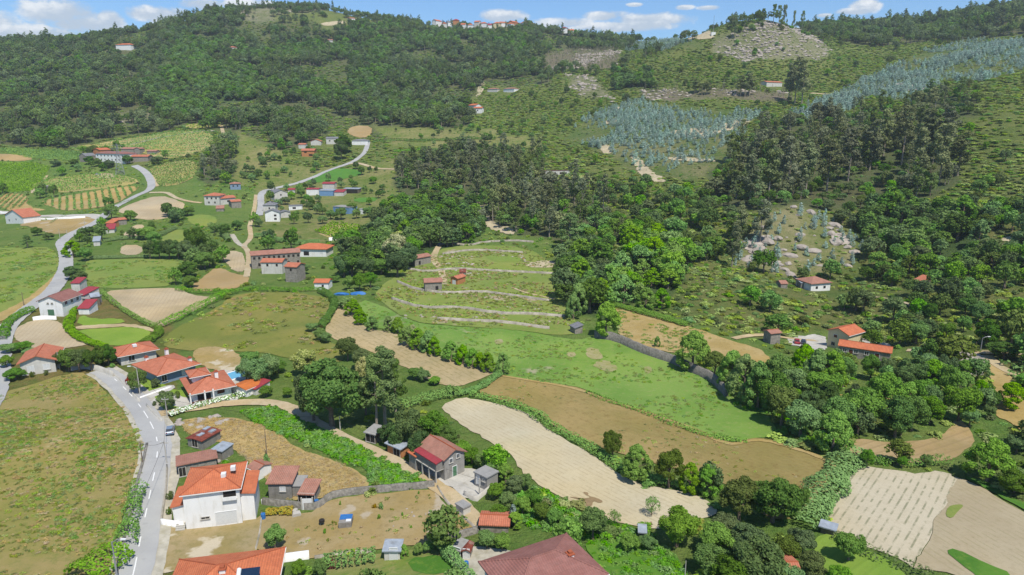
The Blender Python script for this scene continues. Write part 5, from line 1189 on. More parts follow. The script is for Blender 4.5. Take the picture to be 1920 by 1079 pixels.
# occupancy raster: fields, roads, buildings stay free of scattered plants
OX0, OY0, OCELL = -1000.0, 30.0, 1.5
OG = np.zeros((int(1400/OCELL), int(2000/OCELL)), bool)
ogx = OX0+(np.arange(OG.shape[1])+.5)*OCELL; ogy = OY0+(np.arange(OG.shape[0])+.5)*OCELL
def occ_poly(wp):
    xs = [p[0] for p in wp]; ys = [p[1] for p in wp]
    i0, i1 = [int(np.clip((v-OX0)/OCELL, 0, OG.shape[1])) for v in (min(xs)-2, max(xs)+2)]; j0, j1 = [int(np.clip((v-OY0)/OCELL, 0, OG.shape[0])) for v in (min(ys)-2, max(ys)+2)]
    if i1 > i0 and j1 > j0:
        A, B = np.meshgrid(ogx[i0:i1], ogy[j0:j1]); OG[j0:j1, i0:i1] |= pip(A, B, wp)
for wp in OCC: occ_poly(wp)
def occ_disc(x, y, r):
    i0, i1 = int((x-r-OX0)/OCELL), int((x+r-OX0)/OCELL)+1; j0, j1 = int((y-r-OY0)/OCELL), int((y+r-OY0)/OCELL)+1
    OG[max(j0, 0):max(j1, 0), max(i0, 0):max(i1, 0)] = True
for pw, w in ROADS:
    for p in pw: occ_disc(p[0], p[1], w/2+.6)
for x, y, z, rz, w, d in HREC:
    wp = []
    for a, b in ((-2.5, -13 if y > 180 else -3), (w+2.5, -13 if y > 180 else -3), (w+1.5, d+1.5), (-1.5, d+1.5)):
        wp.append((x+a*math.cos(rz)-b*math.sin(rz), y+a*math.sin(rz)+b*math.cos(rz)))
    occ_poly(wp)
def occupied(x, y):
    i = np.clip(((x-OX0)/OCELL).astype(int), 0, OG.shape[1]-1); j = np.clip(((y-OY0)/OCELL).astype(int), 0, OG.shape[0]-1)
    return OG[j, i]
X, Y, Z = world_pts(None, -1300, 1300, 60, 1400, 1/9.0)       # one candidate every 9 m2
zi, px, py = zone_ids(X, Y, Z)
vis = (px > -150) & (px < 2080) & (py > -60) & (py < 1250)
free = vis & ~occupied(X, Y)
U = RNG.uniform(0, 1, len(X)); CL = fbm(X, Y, 60, 3, 77); CL2 = fbm(X, Y, 18, 2, 78)
def pick(zones, prob, extra=None, clump=0.0):
    m = free & np.isin(zi, list(zones)) & (U < prob*(1+clump*(CL-.5)*6))
    if extra is not None: m &= extra
    i = np.where(m)[0]; U[i] = 2.0
    return i
def put(name, key, i, s, label, cat, xy=(.8, 1.2), zf=1.0):
    pts = np.c_[X[i], Y[i], Z[i]-.1]
    scatter(name, key, pts, RNG.uniform(s[0], s[1], len(i)), label, cat, xy, zf)
    print('STUFF', name, len(i))
near = Y < 560
i = pick('E', .09, near, .9); put('eucalyptus_wood', 'euc_near', i, (.45, .95), 'dark eucalyptus wood on the nearer slopes', 'wood', (.9, 1.4))
i = pick('E', .30, ~near & (CL > .60)); put('broadleaf_wood', 'bright', i, (.75, 1.25), 'lighter broadleaf patches inside the far eucalyptus forest', 'wood', (1.0, 1.3))
i = pick('E', .5, ~near & (CL < .37)); put('forest_scrub', 'bush', i, (.5, 1.2), 'scrubby clearings inside the far forest', 'scrub', (1.1, 2.0), .7)
i = pick('E', .15, ~near); put('eucalyptus_wood', 'euc_far', i, (.45, .95), 'dark eucalyptus forest covering the far hills', 'forest', (.95, 1.35))
i = pick('E', .22, near); put('wood_understorey', 'mixed', i, (.35, .75), 'green understorey below the nearer eucalyptus', 'undergrowth', (1.0, 1.4))
i = pick('E', .14, ~near); put('broadleaf_wood', 'broad', i, (.55, .9), 'understorey oaks among the far eucalyptus', 'wood', (.9, 1.3))
i = pick('B', .34, ~near); put('broadleaf_wood', 'bright', i, (.8, 1.2), 'bright green broadleaf patches in the far forest', 'wood', (1.0, 1.3))
i = pick('B', .20, near & ((px < 1140) | (px > 1300) | (py < 440))); put('broadleaf_wood', 'broad', i, (.65, 1.15), 'dark broadleaf wood behind the terraces and right slope', 'wood', (1.0, 1.35))
i = pick('B', .20, near); put('lime_wood', 'lime', i, (.7, 1.1), 'bright green rounded treetops right of the terraces', 'wood', (1.1, 1.4))
i = pick('Yy', .46, None, 1.1); i1 = i[(zi[i] == 'Y') | (RNG.uniform(0, 1, len(i)) < .28)]
put('sapling_plantation', 'young', i1, (.4, 1.2), 'plantation of blue green young eucalyptus', 'plantation', (1.1, 1.6))
i = pick('K', .20, (Y > 500) & (px < 900), .6); put('ridge_trees', 'euc_far', i, (.35, .8), 'thin trees on the rocky ridge crests', 'trees')
i = pick('Yy', .05, None, 1.2); put('scattered_trees', 'mixed', i, (.3, .65), 'dark trees mixed into the blue green saplings', 'trees')
i = pick('k', .26, None, .8); put('sapling_plantation', 'young', i, (.4, 1.1), 'blue green saplings on the rocky outcrop', 'saplings')
i = pick('E', .03, Y > 900); put('skyline_eucalyptus', 'euc_near', i, (.7, 1.1), 'taller eucalyptus standing out of the far forest', 'trees', (.9, 1.3))
i = pick('D', .2); put('dead_wood', 'dead', i, (.4, .8), 'burnt grey trunks on the far slope', 'dead trees')
i = pick('E', .05, (px > 1500) | (Y > 1000)); put('dead_wood', 'dead', i, (.6, 1.1), 'bare grey trunks among the skyline trees', 'dead trees')
i = pick('M', .165, None, 1.1); put('mixed_thicket', 'mixed', i, (.4, .95), 'mixed trees and bushes on the right valley side', 'thicket', (.9, 1.3))
i = pick('S', .05, Y > 850, 1.0); put('ridge_trees', 'euc_far', i, (.35, .85), 'uneven trees along the far ridges', 'trees')
i = pick('SMYyK', .011, Y > 300, .9); put('scattered_trees', 'mixed', i, (.45, .9), 'scattered trees on the open hillside', 'trees')
i = pick('S', .014, (Y < 620) & (px > 1500), .9); put('slope_trees', 'mixed', i, (.3, .7), 'small trees dotting the right hand slope', 'trees')
i = pick('S', .02, (px < 1150) & (Y > 300), .8); put('slope_trees', 'mixed', i, (.35, .8), 'small trees dotting the middle slopes', 'trees')
i = pick('G', .08, None, .6); put('garden_greenery', 'garden', i, (.4, .75), 'fruit trees and bushes between the village houses', 'greenery')
i = pick('O', .07, (py > 560) & ((px > 1440) | ((px < 1000) & (py > 850)) | (px > 1060) & (py > 900)), .9); put('undergrowth_trees', 'mixed', i, (.3, .7), 'small trees filling the hollows between the near fields', 'trees')
i = pick('O', .035, (px < 1100) & (py < 560), .9); put('undergrowth_trees', 'garden', i, (.5, .95), 'small trees between the plots of the left valley', 'trees')
i = pick('M', 1.0); put('scrub', 'bush', i, (.4, 1.0), 'low bushes under the mixed thicket', 'scrub', (1.0, 1.7), .75)
i = pick('S', 1.0, Y < 1150, .32); put('scrub', 'bush', i, (.45, 1.1), 'low green scrub on the open slopes', 'scrub', (1.1, 2.2), .6)
i = pick('KDk', .45, None, .8); put('boulders', 'rock', i, (.5, 2.3), 'pale granite boulders strewn over the rocky knolls', 'rocks')
i = pick('YykKD', .7, Y < 1200, .5); put('scrub', 'bush', i, (.3, .75), 'low bushes between the saplings and rocks', 'scrub', (1.0, 1.7), .6)
i = pick('S', .03, None, 1.3); put('boulders', 'rock', i, (.3, 1.3), 'pale stones in the hillside scrub', 'rocks')
i = pick('O', .6, px > 1060, .6); put('undergrowth', 'bush', i, (.35, .9), 'undergrowth below the trees of the right valley', 'scrub', (1.0, 1.8), .7)
i = pick('O', .34, None, 1.0); put('undergrowth', 'bush', i, (.3, .75), 'undergrowth between the fields and tree clumps', 'scrub', (1.0, 1.5))
# inside chosen photo areas, by world polygon
def area_pts(poly, dens):
    wp = [cast(*p) for p in poly]; wp = [(p.x, p.y) for p in wp]; xs = [p[0] for p in wp]; ys = [p[1] for p in wp]
    n = int((max(xs)-min(xs))*(max(ys)-min(ys))*dens); x = RNG.uniform(min(xs), max(xs), n); y = RNG.uniform(min(ys), max(ys), n)
    m = pip(x, y, wp); x = x[m]; y = y[m]; return np.c_[x, y, Hs(x, y)+.1], fbm(x, y, 9, 3, 5)
def area(name, key, poly, dens, s, label, cat, thr=0.0, xy=(.8, 1.3)):
    p, f = area_pts(poly, dens); p = p[f > thr]
    scatter(name, key, p, RNG.uniform(s[0], s[1], len(p)), label, cat, xy)
LF = [(0,742),(60,727),(130,704),(163,703),(183,724),(213,754),(246,782),(266,814),(272,850),(258,905),(244,960),(229,1010),(215,1079),(200,1150),(-60,1150),(-60,760)]
area('grass', 'grass', LF, 1.7, (.14, .4), 'dry and green grass tufts on the left hillside', 'grass', .3, (1, 1.9))
area('grass', 'lowfern', LF, 1.2, (.2, .5), 'green bracken patches on the left hillside', 'bracken', .55, (1, 1.8))
area('grass', 'straw', [(335,792),(380,785),(440,787),(500,802),(560,847),(640,870),(698,907),(698,920),(640,925),(590,936),(540,938),(480,880),(430,835),(350,815)], 4.5, (.3, .6), 'tall dry straw behind the old sheds', 'grass', .15)
area('bracken', 'fern', [(452,772),(510,767),(560,787),(640,824),(700,852),(760,887),(806,910),(760,917),(700,920),(690,880),(640,862),(560,825),(500,805)], 3.6, (.5, 1.0), 'dense bright bracken beside the dirt track', 'bracken')
area('grass', 'grass', [(300,645),(345,610),(410,580),(432,558),(480,550),(560,552),(616,562),(622,592),(600,620),(610,642),(640,652),(630,680),(560,674),(480,658),(430,658),(380,653)], .3, (.4, .9), 'weeds in the rough brown meadow', 'grass', .45, (1, 1.8))
area('grass', 'lowfern', [(680,566),(760,600),(815,614),(960,620),(1085,642),(1115,632),(1250,674),(1330,706),(1420,764),(1450,795),(1410,822),(1355,826),(1235,777),(1110,735),(960,708),(792,657),(690,612)], .5, (.2, .5), 'lush tufts in the bright green meadow', 'grass', .45, (1, 1.8))
area('grass', 'grass', [(490,975),(590,965),(620,944),(815,923),(832,948),(890,994),(705,1028),(525,1044)], .25, (.25, .5), 'small weeds on the cleared plot', 'grass', .45)
area('weeds', 'fern', [(960,940),(1000,915),(1047,935),(1092,955),(1140,985),(1185,990),(1230,1000),(1200,1020),(1100,1010),(1000,1000)], 1.0, (.5, 1.1), 'green weeds below the sandy field', 'weeds')
area('weeds', 'fern', [(1100,1015),(1200,1018),(1255,1032),(1285,1079),(1290,1110),(1120,1110)], .9, (.4, .9), 'leafy crops in the vegetable plot', 'crops')
area('weeds', 'fern', [(1440,720),(1560,760),(1600,815),(1560,850),(1440,820),(1380,760)], .5, (.5, 1.2), 'grass and ferns under the valley trees', 'weeds', .4)
area('weeds', 'grass', [(700,560),(815,470),(985,462),(1045,500),(1050,560),(1095,625),(960,618),(815,610)], .6, (.3, .8), 'weeds on the stepped terraces', 'grass', .40)
area('grass', 'lowfern', [(0,468),(100,467),(110,490),(102,513),(60,550),(-60,600),(-60,468)], .35, (.3, .7), 'weeds in the pasture by the winding road', 'grass', .4, (1.2, 2))
area('grass', 'lowfern', [(162,492),(342,488),(335,533),(162,538)], .5, (.25, .6), 'weeds in the small green field', 'grass', .4, (1.2, 2))
area('grass', 'grass', [(960,712),(1110,742),(1272,797),(1380,836),(1440,828),(1560,872),(1520,940),(1440,965),(1285,883),(1135,843),(1010,775),(917,745)], .5, (.12, .35), 'cut stalks on the stubble field', 'stubble', .5, (1.2, 2))
area('grass', 'lowfern', [(1150,575),(1290,614),(1440,662),(1448,698),(1270,665),(1160,630)], .5, (.25, .6), 'weeds on the dry terrace', 'grass', .45, (1, 1.8))
area('stones', 'rock', [(318,790),(360,785),(410,780),(430,790),(400,800),(345,806)], .5, (.2, .6), 'rubble between the lane and the straw field', 'rubble', .3)
area('stones', 'rock', [(390,850),(425,845),(440,862),(415,875)], .5, (.15, .4), 'rubble behind the long tiled shed', 'rubble', .3)
area('stones', 'rock', [(1795,664),(1830,662),(1852,680),(1848,700),(1825,706),(1800,690)], .6, (.2, .6), 'pale rocks on the rubble heap', 'rubble', .3)
area('stones', 'rock', [(1600,640),(1660,648),(1680,640),(1620,628)], .3, (.3, .9), 'rocks behind the long barn', 'rocks', .4)
area('stones', 'rock', [(500,975),(830,948),(895,994),(700,1028),(525,1044)], .12, (.08, .25), 'small stones on the cleared plot', 'stones', .5)
area('stones', 'rock', [(820,480),(985,478),(1000,500),(1040,500),(1045,520),(880,515),(825,505)], .14, (.2, .6), 'pale stones on the upper terraces', 'rocks', .5)
area('stones', 'rock', [(735,540),(800,535),(1050,540),(1090,620),(960,612),(760,598)], .05, (.15, .45), 'pale stones on the lower terraces', 'rocks', .45)

# vineyards
def vines(poly, a, b, spacing, label, h=1.5, w=.55, dens=5.0):
    wp = [cast(*p) for p in poly]; wp = [(p.x, p.y) for p in wp]; d = Vector(wdir(a, b)).normalized(); n = Vector((-d.y, d.x))
    us = [p[0]*d.x+p[1]*d.y for p in wp]; vs = [p[0]*n.x+p[1]*n.y for p in wp]; C = []
    for v in np.arange(min(vs), max(vs), spacing):
        k = int((max(us)-min(us))*dens); u = RNG.uniform(min(us), max(us), k); x = u*d.x+v*n.x; y = u*d.y+v*n.y
        m = pip(x, y, wp); x = x[m]; y = y[m]; off = RNG.normal(size=len(x))*w*.5
        x = x+n.x*off; y = y+n.y*off; C.append(np.c_[x, y, Hs(x, y)+RNG.uniform(.35, 1, len(x))*h])
    C = np.vstack(C); N_ = RNG.normal(size=C.shape)+np.array([0, 0, .8])
    V, F = leaf_arrays(C, N_, RNG.uniform(.32, .55, len(C)))
    tag(link('vineyard', np_mesh('vineyard', V, F), LM['vine']), label, 'vineyard', kind='stuff')
vines([(-120,303),(60,306),(95,315),(80,340),(60,360),(-120,362)], (0,340), (90,322), 3.0, 'large dense vineyard at the left edge', w=1.2, dens=5)
vines([(0,277),(80,281),(150,285),(150,303),(60,298),(0,285)], (0,285), (150,293), 3.2, 'vineyard beside the long white farmhouse', w=1.0, dens=4)
vines([(72,380),(100,372),(170,360),(262,347),(255,358),(215,385),(150,394),(120,396)], (150,362), (152,394), 4.2, 'striped vineyard with upright rows above the concrete road', w=.8)
vines([(0,362),(55,364),(48,388),(0,396)], (20,392), (48,364), 4.2, 'small vineyard of slanting rows at the left edge', w=.8)
vines([(75,335),(200,325),(250,337),(255,343),(170,356),(85,362)], (85,352), (250,338), 4.5, 'terraced vineyard above the striped one', w=1.2)
vines([(278,312),(365,297),(372,322),(345,345),(300,352),(290,335)], (290,350), (368,318), 3.4, 'slanting vineyard right of the road', w=.7)
vines([(120,278),(230,262),(330,246),(395,247),(402,270),(380,285),(315,300),(290,295),(240,278)], (160,277), (390,255), 8, 'stepped vineyard strips on the upper slope', w=2.2, dens=7)
vines([(590,435),(625,418),(675,425),(672,442),(620,449)], (600,436), (640,449), 3.0, 'village vineyard beside the stone row', w=.6)
vines([(1030,338),(1070,325),(1130,333),(1110,348),(1060,350)], (1040,338), (1110,348), 3.4, 'small vineyard below the hillside shed', w=.7)
vines([(350,233),(412,232),(415,241),(345,241)], (380,240), (400,232), 6, 'hilltop vineyard at the forest edge', w=1.2)
vines([(1870,680),(1990,720),(1990,760),(1890,710)], (1870,690), (1990,735), 4, 'vines on the dry slope at the right edge', w=.9)

# hedges: one continuous thing each
HEDGES = []
def hedge(path, w, h, lm, label, dens=85, group=None, size=.16, flowers=None):
    pw = wpath(path, 2, .5); n = max(40, int(len(pw)*.5*dens*(w+h)/2)); idx = RNG.integers(0, len(pw)-1, n); pw = np.array(pw)
    d = pw[np.minimum(idx+1, len(pw)-1)]-pw[idx]; d /= np.maximum(np.linalg.norm(d, axis=1, keepdims=True), 1e-6)
    pb_ = pw[idx]+d*RNG.uniform(0, .55, (n, 1)); nn = np.c_[-d[:, 1], d[:, 0]]; a = RNG.uniform(-.3, math.pi+.3, n); lump = .5+.95*fbm(pb_[:, 0], pb_[:, 1], 2.6, 2, 8)
    r = RNG.uniform(.75, 1.05, n)*lump
    ox = np.cos(a)*w/2*r; oz = np.maximum(np.sin(a), -.1)*h*.55*r+h*.4
    x = pb_[:, 0]+nn[:, 0]*ox; y = pb_[:, 1]+nn[:, 1]*ox; z = Hs(x, y)+oz
    N_ = np.c_[nn*np.cos(a)[:, None], np.sin(a)+.5]+RNG.normal(size=(n, 3))*.4
    c0 = np.array([pw[0, 0], pw[0, 1], float(Hs(*pw[0]))])
    V, F = leaf_arrays(np.c_[x, y, z]-c0, N_, RNG.uniform(.7, 1.3, n)*size)
    mi = None; ms = [LM[lm]]
    if flowers: mi = (RNG.uniform(0, 1, n) < .5).astype(int); ms.append(LM[flowers])
    me = np_mesh('hedge', V, F, mi); o = link('hedge', me, ms); o.location = c0
    HEDGES.append(tag(o, label, 'hedge', group)); return o
# ------------------------------------------------------------ walls, poles, cars and yard things
HEDGE_LATER = []
def wall(path, h, th, mat, label, cat='wall', name='stone_wall', smooth=1, cap=None, group=None):
    pw = wpath(path, smooth, 1.2); c0 = Vector((pw[0][0], pw[0][1], float(Hs(*pw[0])))); V = []; F = []
    for i, p in enumerate(pw):
        a = pw[max(i-1, 0)]; b = pw[min(i+1, len(pw)-1)]; d = Vector((b[0]-a[0], b[1]-a[1])).normalized(); n = Vector((-d.y, d.x))*th/2
        z = float(Hs(*p)); hh = h*(1+random.uniform(-.04, .04)*(mat in (MF['stone'], MF['stonel'])))
        for s, zz in ((-1, z-.6), (-1, z+hh), (1, z+hh), (1, z-.6)): V.append((p[0]+n.x*s-c0.x, p[1]+n.y*s-c0.y, zz-c0.z))
    for i in range(len(pw)-1):
        for k in range(3): F.append((i*4+k, (i+1)*4+k, (i+1)*4+k+1, i*4+k+1))
    n = len(pw)-1; F += [(0,1,2,3), (n*4+3,n*4+2,n*4+1,n*4)]
    me = np_mesh(name, V, np.array(F)); me.validate(); o = link(name, me, mat); o.location = c0; tag(o, label, cat, group)
    bm_fix(me); return o
def bm_fix(me):
    import bmesh
    bm = bmesh.new(); bm.from_mesh(me); bmesh.ops.recalc_face_normals(bm, faces=bm.faces); bm.to_mesh(me); bm.free()
wall([(493,946),(545,952),(585,957),(603,951),(616,937),(640,930),(700,924),(760,919),(815,914)], 1.2, .35, MF['stone'], 'long curved granite wall between the straw field and the cleared plot', smooth=1)
wall([(830,1019),(860,1010),(897,999)], 1.1, .35, MF['stone'], 'short stone wall at the lower right of the cleared plot')
wall([(820,915),(838,945),(868,972),(897,998)], .5, .2, MF['stonel'], 'low kerb wall between the cleared plot and the dirt track', name='kerb_wall')
wall([(491,965),(488,1000),(480,1032)], .5, .2, MF['stonel'], 'low pale wall left of the cleared plot', name='low_wall')
wall([(1115,634),(1155,640),(1197,660),(1230,672),(1262,682),(1300,700),(1335,716),(1362,745)], 2.3, .7, MF['stone'], 'dark dry stone retaining wall above the green meadow')
wall([(303,985),(322,988),(345,991)], 1.1, .2, MF['white'], 'low white garden wall before the large white house', name='white_wall')
wall([(303,985),(308,950),(313,915),(314,880)], 1.0, .2, MF['stonel'], 'low roadside wall before the large white house', name='roadside_wall')
wall([(219,1079),(228,1035),(240,985),(249,945),(258,905),(269,868),(276,835)], .5, .4, MF['stone'], 'low dry stone wall along the left side of the village road')
wall([(208,702),(224,712),(243,735),(262,755)], .7, .2, MF['concrete'], 'pale garden wall of the middle villa along the road', name='white_wall')
wall([(275,763),(290,780),(304,792)], .7, .2, MF['concrete'], 'pale garden wall of the nearest villa along the road', name='white_wall')
wall([(263,748),(290,738),(322,727)], .45, .18, MF['white'], 'white dividing wall between the villa gardens', name='white_wall')
wall([(133,696),(150,692),(172,693),(195,700),(213,708)], 1.5, .25, MF['concrete'], 'pale concrete wall closing the top of the village road', name='concrete_wall')
wall([(62,602),(80,599),(106,600)], 1.2, .25, MF['white'], 'white yard wall of the barn like house', name='white_wall')
wall([(0,400),(45,412),(120,412),(160,409)], 1.2, .3, MF['white'], 'long white wall along the concrete road', name='white_wall')
wall([(870,930),(893,942),(900,935),(925,915)], .9, .2, MF['concrete'], 'parapet of the concrete yard', name='parapet')
wall([(590,1048),(640,1040),(700,1036)], .5, .2, MF['stonel'], 'low wall above the vegetable garden', name='garden_wall')
wall([(520,1056),(548,1052),(580,1048)], 1.3, .25, MF['white'], 'white wall behind the bottom orange house', name='white_wall')
for k, pth in enumerate([[(760,505),(800,512),(850,505),(900,508),(985,512),(1040,515)], [(745,530),(780,545),(840,552),(900,548),(960,556),(1030,566)], [(735,562),(790,580),(860,578),(930,590),(1000,590),(1060,596)], [(820,600),(880,604),(950,606),(1030,618)], [(830,478),(880,470),(930,472),(980,475)]]):
    wall(pth, .9, .5, MF['stonel'], ['second terrace wall from the top of the stepped terraces', 'third terrace wall from the top of the stepped terraces', 'fourth terrace wall from the top of the stepped terraces', 'lowest terrace wall just above the green meadow', 'topmost terrace wall below the wood'][k], name='terrace_wall')
wall([(850,458),(880,462),(905,455),(960,452),(1000,455)], .8, .5, MF['stonel'], 'pale stone bank at the foot of the wood', name='stone_bank')
wall([(617,452),(640,449),(670,446)], 1.6, .3, MF['white'], 'pale wall below the village vineyard', name='pale_wall')

for k, pth in enumerate([[(762,502),(800,509),(850,502),(900,505),(985,509),(1040,512)], [(747,527),(780,542),(840,549),(900,545),(960,553),(1030,563)], [(737,559),(790,577),(860,575),(930,587),(1000,587),(1060,593)], [(820,597),(880,601),(950,603),(1030,615)]]):
    HEDGE_LATER.append((pth, k))
def pole(px, py, pyt, label, lamp=None, cross=False, r=.13, name='utility_pole', cat='pole', mat=None):
    Pg = cast(px, py); h = h_from_top(Pg, pyt); o = empty(name, Pg); tag(o, label, cat)
    mb = MB(); mb.tube([(0,0,-.5),(0,0,h*.5),(0,0,h)], [r, r*.8, r*.55], 8); mb.build('pole', mat or MF['concrete'], o)
    if lamp is not None:
        a = MB(); a.tube([(0,0,h-.15),(lamp*.6,0,h+.25),(lamp*1.3,0,h+.35)], [.05,.045,.04], 6); a.build('arm', STEEL, o)
        l = MB(); l.box(min(lamp*1.2, lamp*1.9), -.14, h+.28, max(lamp*1.2, lamp*1.9), .14, h+.42); l.build('lamp_head', FRAME, o)
    if cross:
        c = MB(); c.box(-.7, -.06, h-.55, .7, .06, h-.43); c.build('crossarm', MF['concrete'], o)
        i_ = MB()
        for x in (-.6, 0, .6): i_.tube([(x,0,h-.43),(x,0,h-.25)], .05, 5)
        i_.build('insulator', FRAME, o)
    return Pg, h
PL = {}
PL['a'] = pole(221,1090,1016,'grey street lamp pole at the bottom left beside the hedge', lamp=1, name='street_lamp', cat='street lamp', mat=STEEL)
PL['b'] = pole(268,872,828,'dark wooden pole beside the low wall left of the road', mat=BARK, r=.11)
PL['c'] = pole(313,870,826,'concrete pole on the right road edge behind the parked car', cross=True)
PL['d'] = pole(314,785,745,'tall concrete pole at the corner of the white flower hedge', cross=True)
PL['e'] = pole(263,742,690,'tall concrete pole with lamp in the middle villa garden', lamp=-1, name='street_lamp', cat='street lamp')
PL['f'] = pole(638,806,780,'short pale pole under the large dark oak')
PL['g'] = pole(501,858,805,'thin wooden pole in the straw field', mat=BARK, r=.1)
PL['h'] = pole(899,930,897,'concrete pole at the corner of the concrete yard')
PL['i'] = pole(1838,660,634,'street lamp beside the pale track at the right', lamp=1, name='street_lamp', cat='street lamp', mat=STEEL)
PL['j'] = pole(1828,660,642,'bare pole beside the street lamp on the pale track', mat=BARK)
PL['k'] = pole(113,450,430,'left white pole of three by the winding road')
PL['l'] = pole(126,442,431,'middle white pole of three by the winding road')
PL['m'] = pole(160,430,411,'right white pole of three by the winding road')
PL['n'] = pole(112,693,660,'pole at the right corner of the grey gabled house')
PL['o'] = pole(1284,1085,1052,'thin leaning post in the vegetable plot', r=.08)
PL['p'] = pole(45,574,548,'dark pole on the dry bank beside the winding road', mat=BARK)
def cable(a, b, sag, label):
    (p, h), (p2, h2) = PL[a], PL[b]; A = Vector((p.x, p.y, p.z+h-.25)); B = Vector((p2.x, p2.y, p2.z+h2-.25)); pts_ = []
    for k in range(15):
        t = k/14; v = A.lerp(B, t); v.z -= sag*4*t*(1-t); pts_.append(v-A)
    mb = MB(); mb.tube(pts_, .022, 3); o = mb.build('power_cable', DARK, None); o.location = A; tag(o, label, 'cable')
cable('a', 'c', 1.2, 'cable from the bottom left lamp to the pole behind the parked car'); cable('c', 'd', .8, 'cable from the parked car pole to the flower hedge pole')
cable('d', 'e', .8, 'cable from the flower hedge pole to the middle villa lamp'); cable('b', 'c', .6, 'cable crossing the road beside the low wall'); cable('d', 'f', 1.2, 'cable from the flower hedge pole to the large oak')
cable('f', 'h', 1.2, 'cable from the large oak to the concrete yard'); cable('k', 'l', .4, 'cable between the left and middle white poles'); cable('l', 'm', .4, 'cable between the middle and right white poles')

# pylon
Pg = cast(226, 328); H_ = h_from_top(Pg, 270); o = empty('power_pylon', Pg, .4); tag(o, 'lattice steel power pylon beside the long white farmhouse', 'pylon')
mb = MB(); lv = 9
for k in range(lv):
    z0, z1 = H_*k/lv, H_*(k+1)/lv; s0 = 2.6*(1-k/lv)**1.3+.35; s1 = 2.6*(1-(k+1)/lv)**1.3+.35
    c0 = [(-s0,-s0,z0),(s0,-s0,z0),(s0,s0,z0),(-s0,s0,z0)]; c1 = [(-s1,-s1,z1),(s1,-s1,z1),(s1,s1,z1),(-s1,s1,z1)]
    for i in range(4): mb.tube([c0[i], c1[i]], .1, 4); mb.tube([c0[i], c1[(i+1) % 4]], .06, 3); mb.tube([c0[(i+1) % 4], c1[i]], .06, 3); mb.tube([c1[i], c1[(i+1) % 4]], .06, 3)
mb.build('lattice_tower', STEEL, o)
for z in (.74, .84, .94): a = MB(); a.tube([(-4,0,H_*z),(4,0,H_*z)], .1, 4); a.tube([(-4,0,H_*z),(0,0,H_*z+1.2),(4,0,H_*z)], .06, 3); a.build('crossarm', STEEL, o)
# skyline mast
Pg = cast(1337, 66); o = empty('radio_mast', Pg); tag(o, 'thin radio mast on the distant skyline hill', 'mast')
mb = MB(); mb.tube([(0,0,-1),(0,0,22)], [.35,.12], 5); mb.build('mast', STEEL, o); mb = MB(); mb.box(-2.5,-2,-1,2.5,2,3); mb.build('equipment_hut', MF['white'], o)

def car(px, py, heading, colm, label):
    Pg = cast(px, py); o = empty('parked_car', (Pg.x, Pg.y, Pg.z+.24), heading); tag(o, label, 'car'); o.scale = (.84, .84, .84)
    prof = [(-2.05,.35),(-2.1,.75),(-1.9,.98),(-1.0,1.02),(-.95,1.02),(1.0,1.0),(1.75,.86),(2.08,.68),(2.1,.35)]
    mb = MB(); n = len(prof)
    V = [(x, -.84 if z < .9 else -.78, z) for x, z in prof]+[(x, .84 if z < .9 else .78, z) for x, z in prof]
    mb.add(V, [tuple(range(n)), tuple(range(2*n-1, n-1, -1))]+[(i, i+n, (i+1) % n+n, (i+1) % n) for i in range(n)]); mb.build('body', colm, o)
    g = MB(); g.add([(-1.75,-.74,.99),(1.05,-.74,.99),(1.05,.74,.99),(-1.75,.74,.99),(-1.35,-.6,1.4),(.35,-.6,1.42),(.35,.6,1.42),(-1.35,.6,1.4)], [(0,1,5,4),(1,2,6,5),(2,3,7,6),(3,0,4,7)]); g.build('windows', GLASS, o)
    g = MB(); g.box(-1.38,-.61,1.39,.38,.61,1.46); g.build('roof', colm, o)
    for x in (-1.3, 1.3):
        for y in (-.78, .78):
            wmb = MB(); wmb.tube([(x, y-.1, .32), (x, y+.1, .32)], .32, 12); wo_ = wmb.build('wheel', DARK, o)
            wmb = MB(); yy = y+(.105 if y > 0 else -.105); wmb.tube([(x, yy-.012, .32), (x, yy+.012, .32)], .18, 10); wmb.build('rim', STEEL, wo_)
    for y in (-.6, .6):
        l = MB(); l.box(2.02, y-.16, .6, 2.12, y+.16, .75); l.build('headlight', FRAME, o); l = MB(); l.box(-2.13, y-.14, .72, -2.05, y+.14, .86); l.build('tail_light', REDM, o)
def cpaint(n, h): return flat_mat(n, h, .6, .25, .03, 1, spec=.6)
car(320, 813, math.radians(112), cpaint('blue_grey_paint', '#8ea0b4'), 'blue grey car parked at the lay by of the village road')
car(1494, 645, math.radians(70), cpaint('red_car_paint', '#b8202c'), 'red car parked left beside the dark blue car')
car(1506, 646, math.radians(65), cpaint('dark_blue_paint', '#3a4658'), 'dark blue car parked right beside the red car')
car(827, 461, math.radians(10), cpaint('black_paint', '#2a2c30'), 'black car parked at the top of the terrace track')
car(184, 329, math.radians(0), cpaint('white_car_paint', '#e6e6e4'), 'pale car below the long white farmhouse')
# pool
Pg = cast(438, 706); r = empty('swimming_pool', Pg, cast(430,702) and math.atan2(wdir((425,702),(452,712))[1], wdir((425,702),(452,712))[0])); tag(r, 'small blue swimming pool behind the nearest orange villa', 'pool')
mb = MB(); mb.box(-2.6,-3.2,-.5,2.6,3.2,.28); mb.build('pool_surround', MF['white'], r); mb = MB(); mb.box(-2.1,-2.7,.2,2.1,2.7,.31); m, q = new_mat('pool_water'); finish(q, lin('#6fb3cf', .8), .08, spec=.5); mb.build('water', m, r)
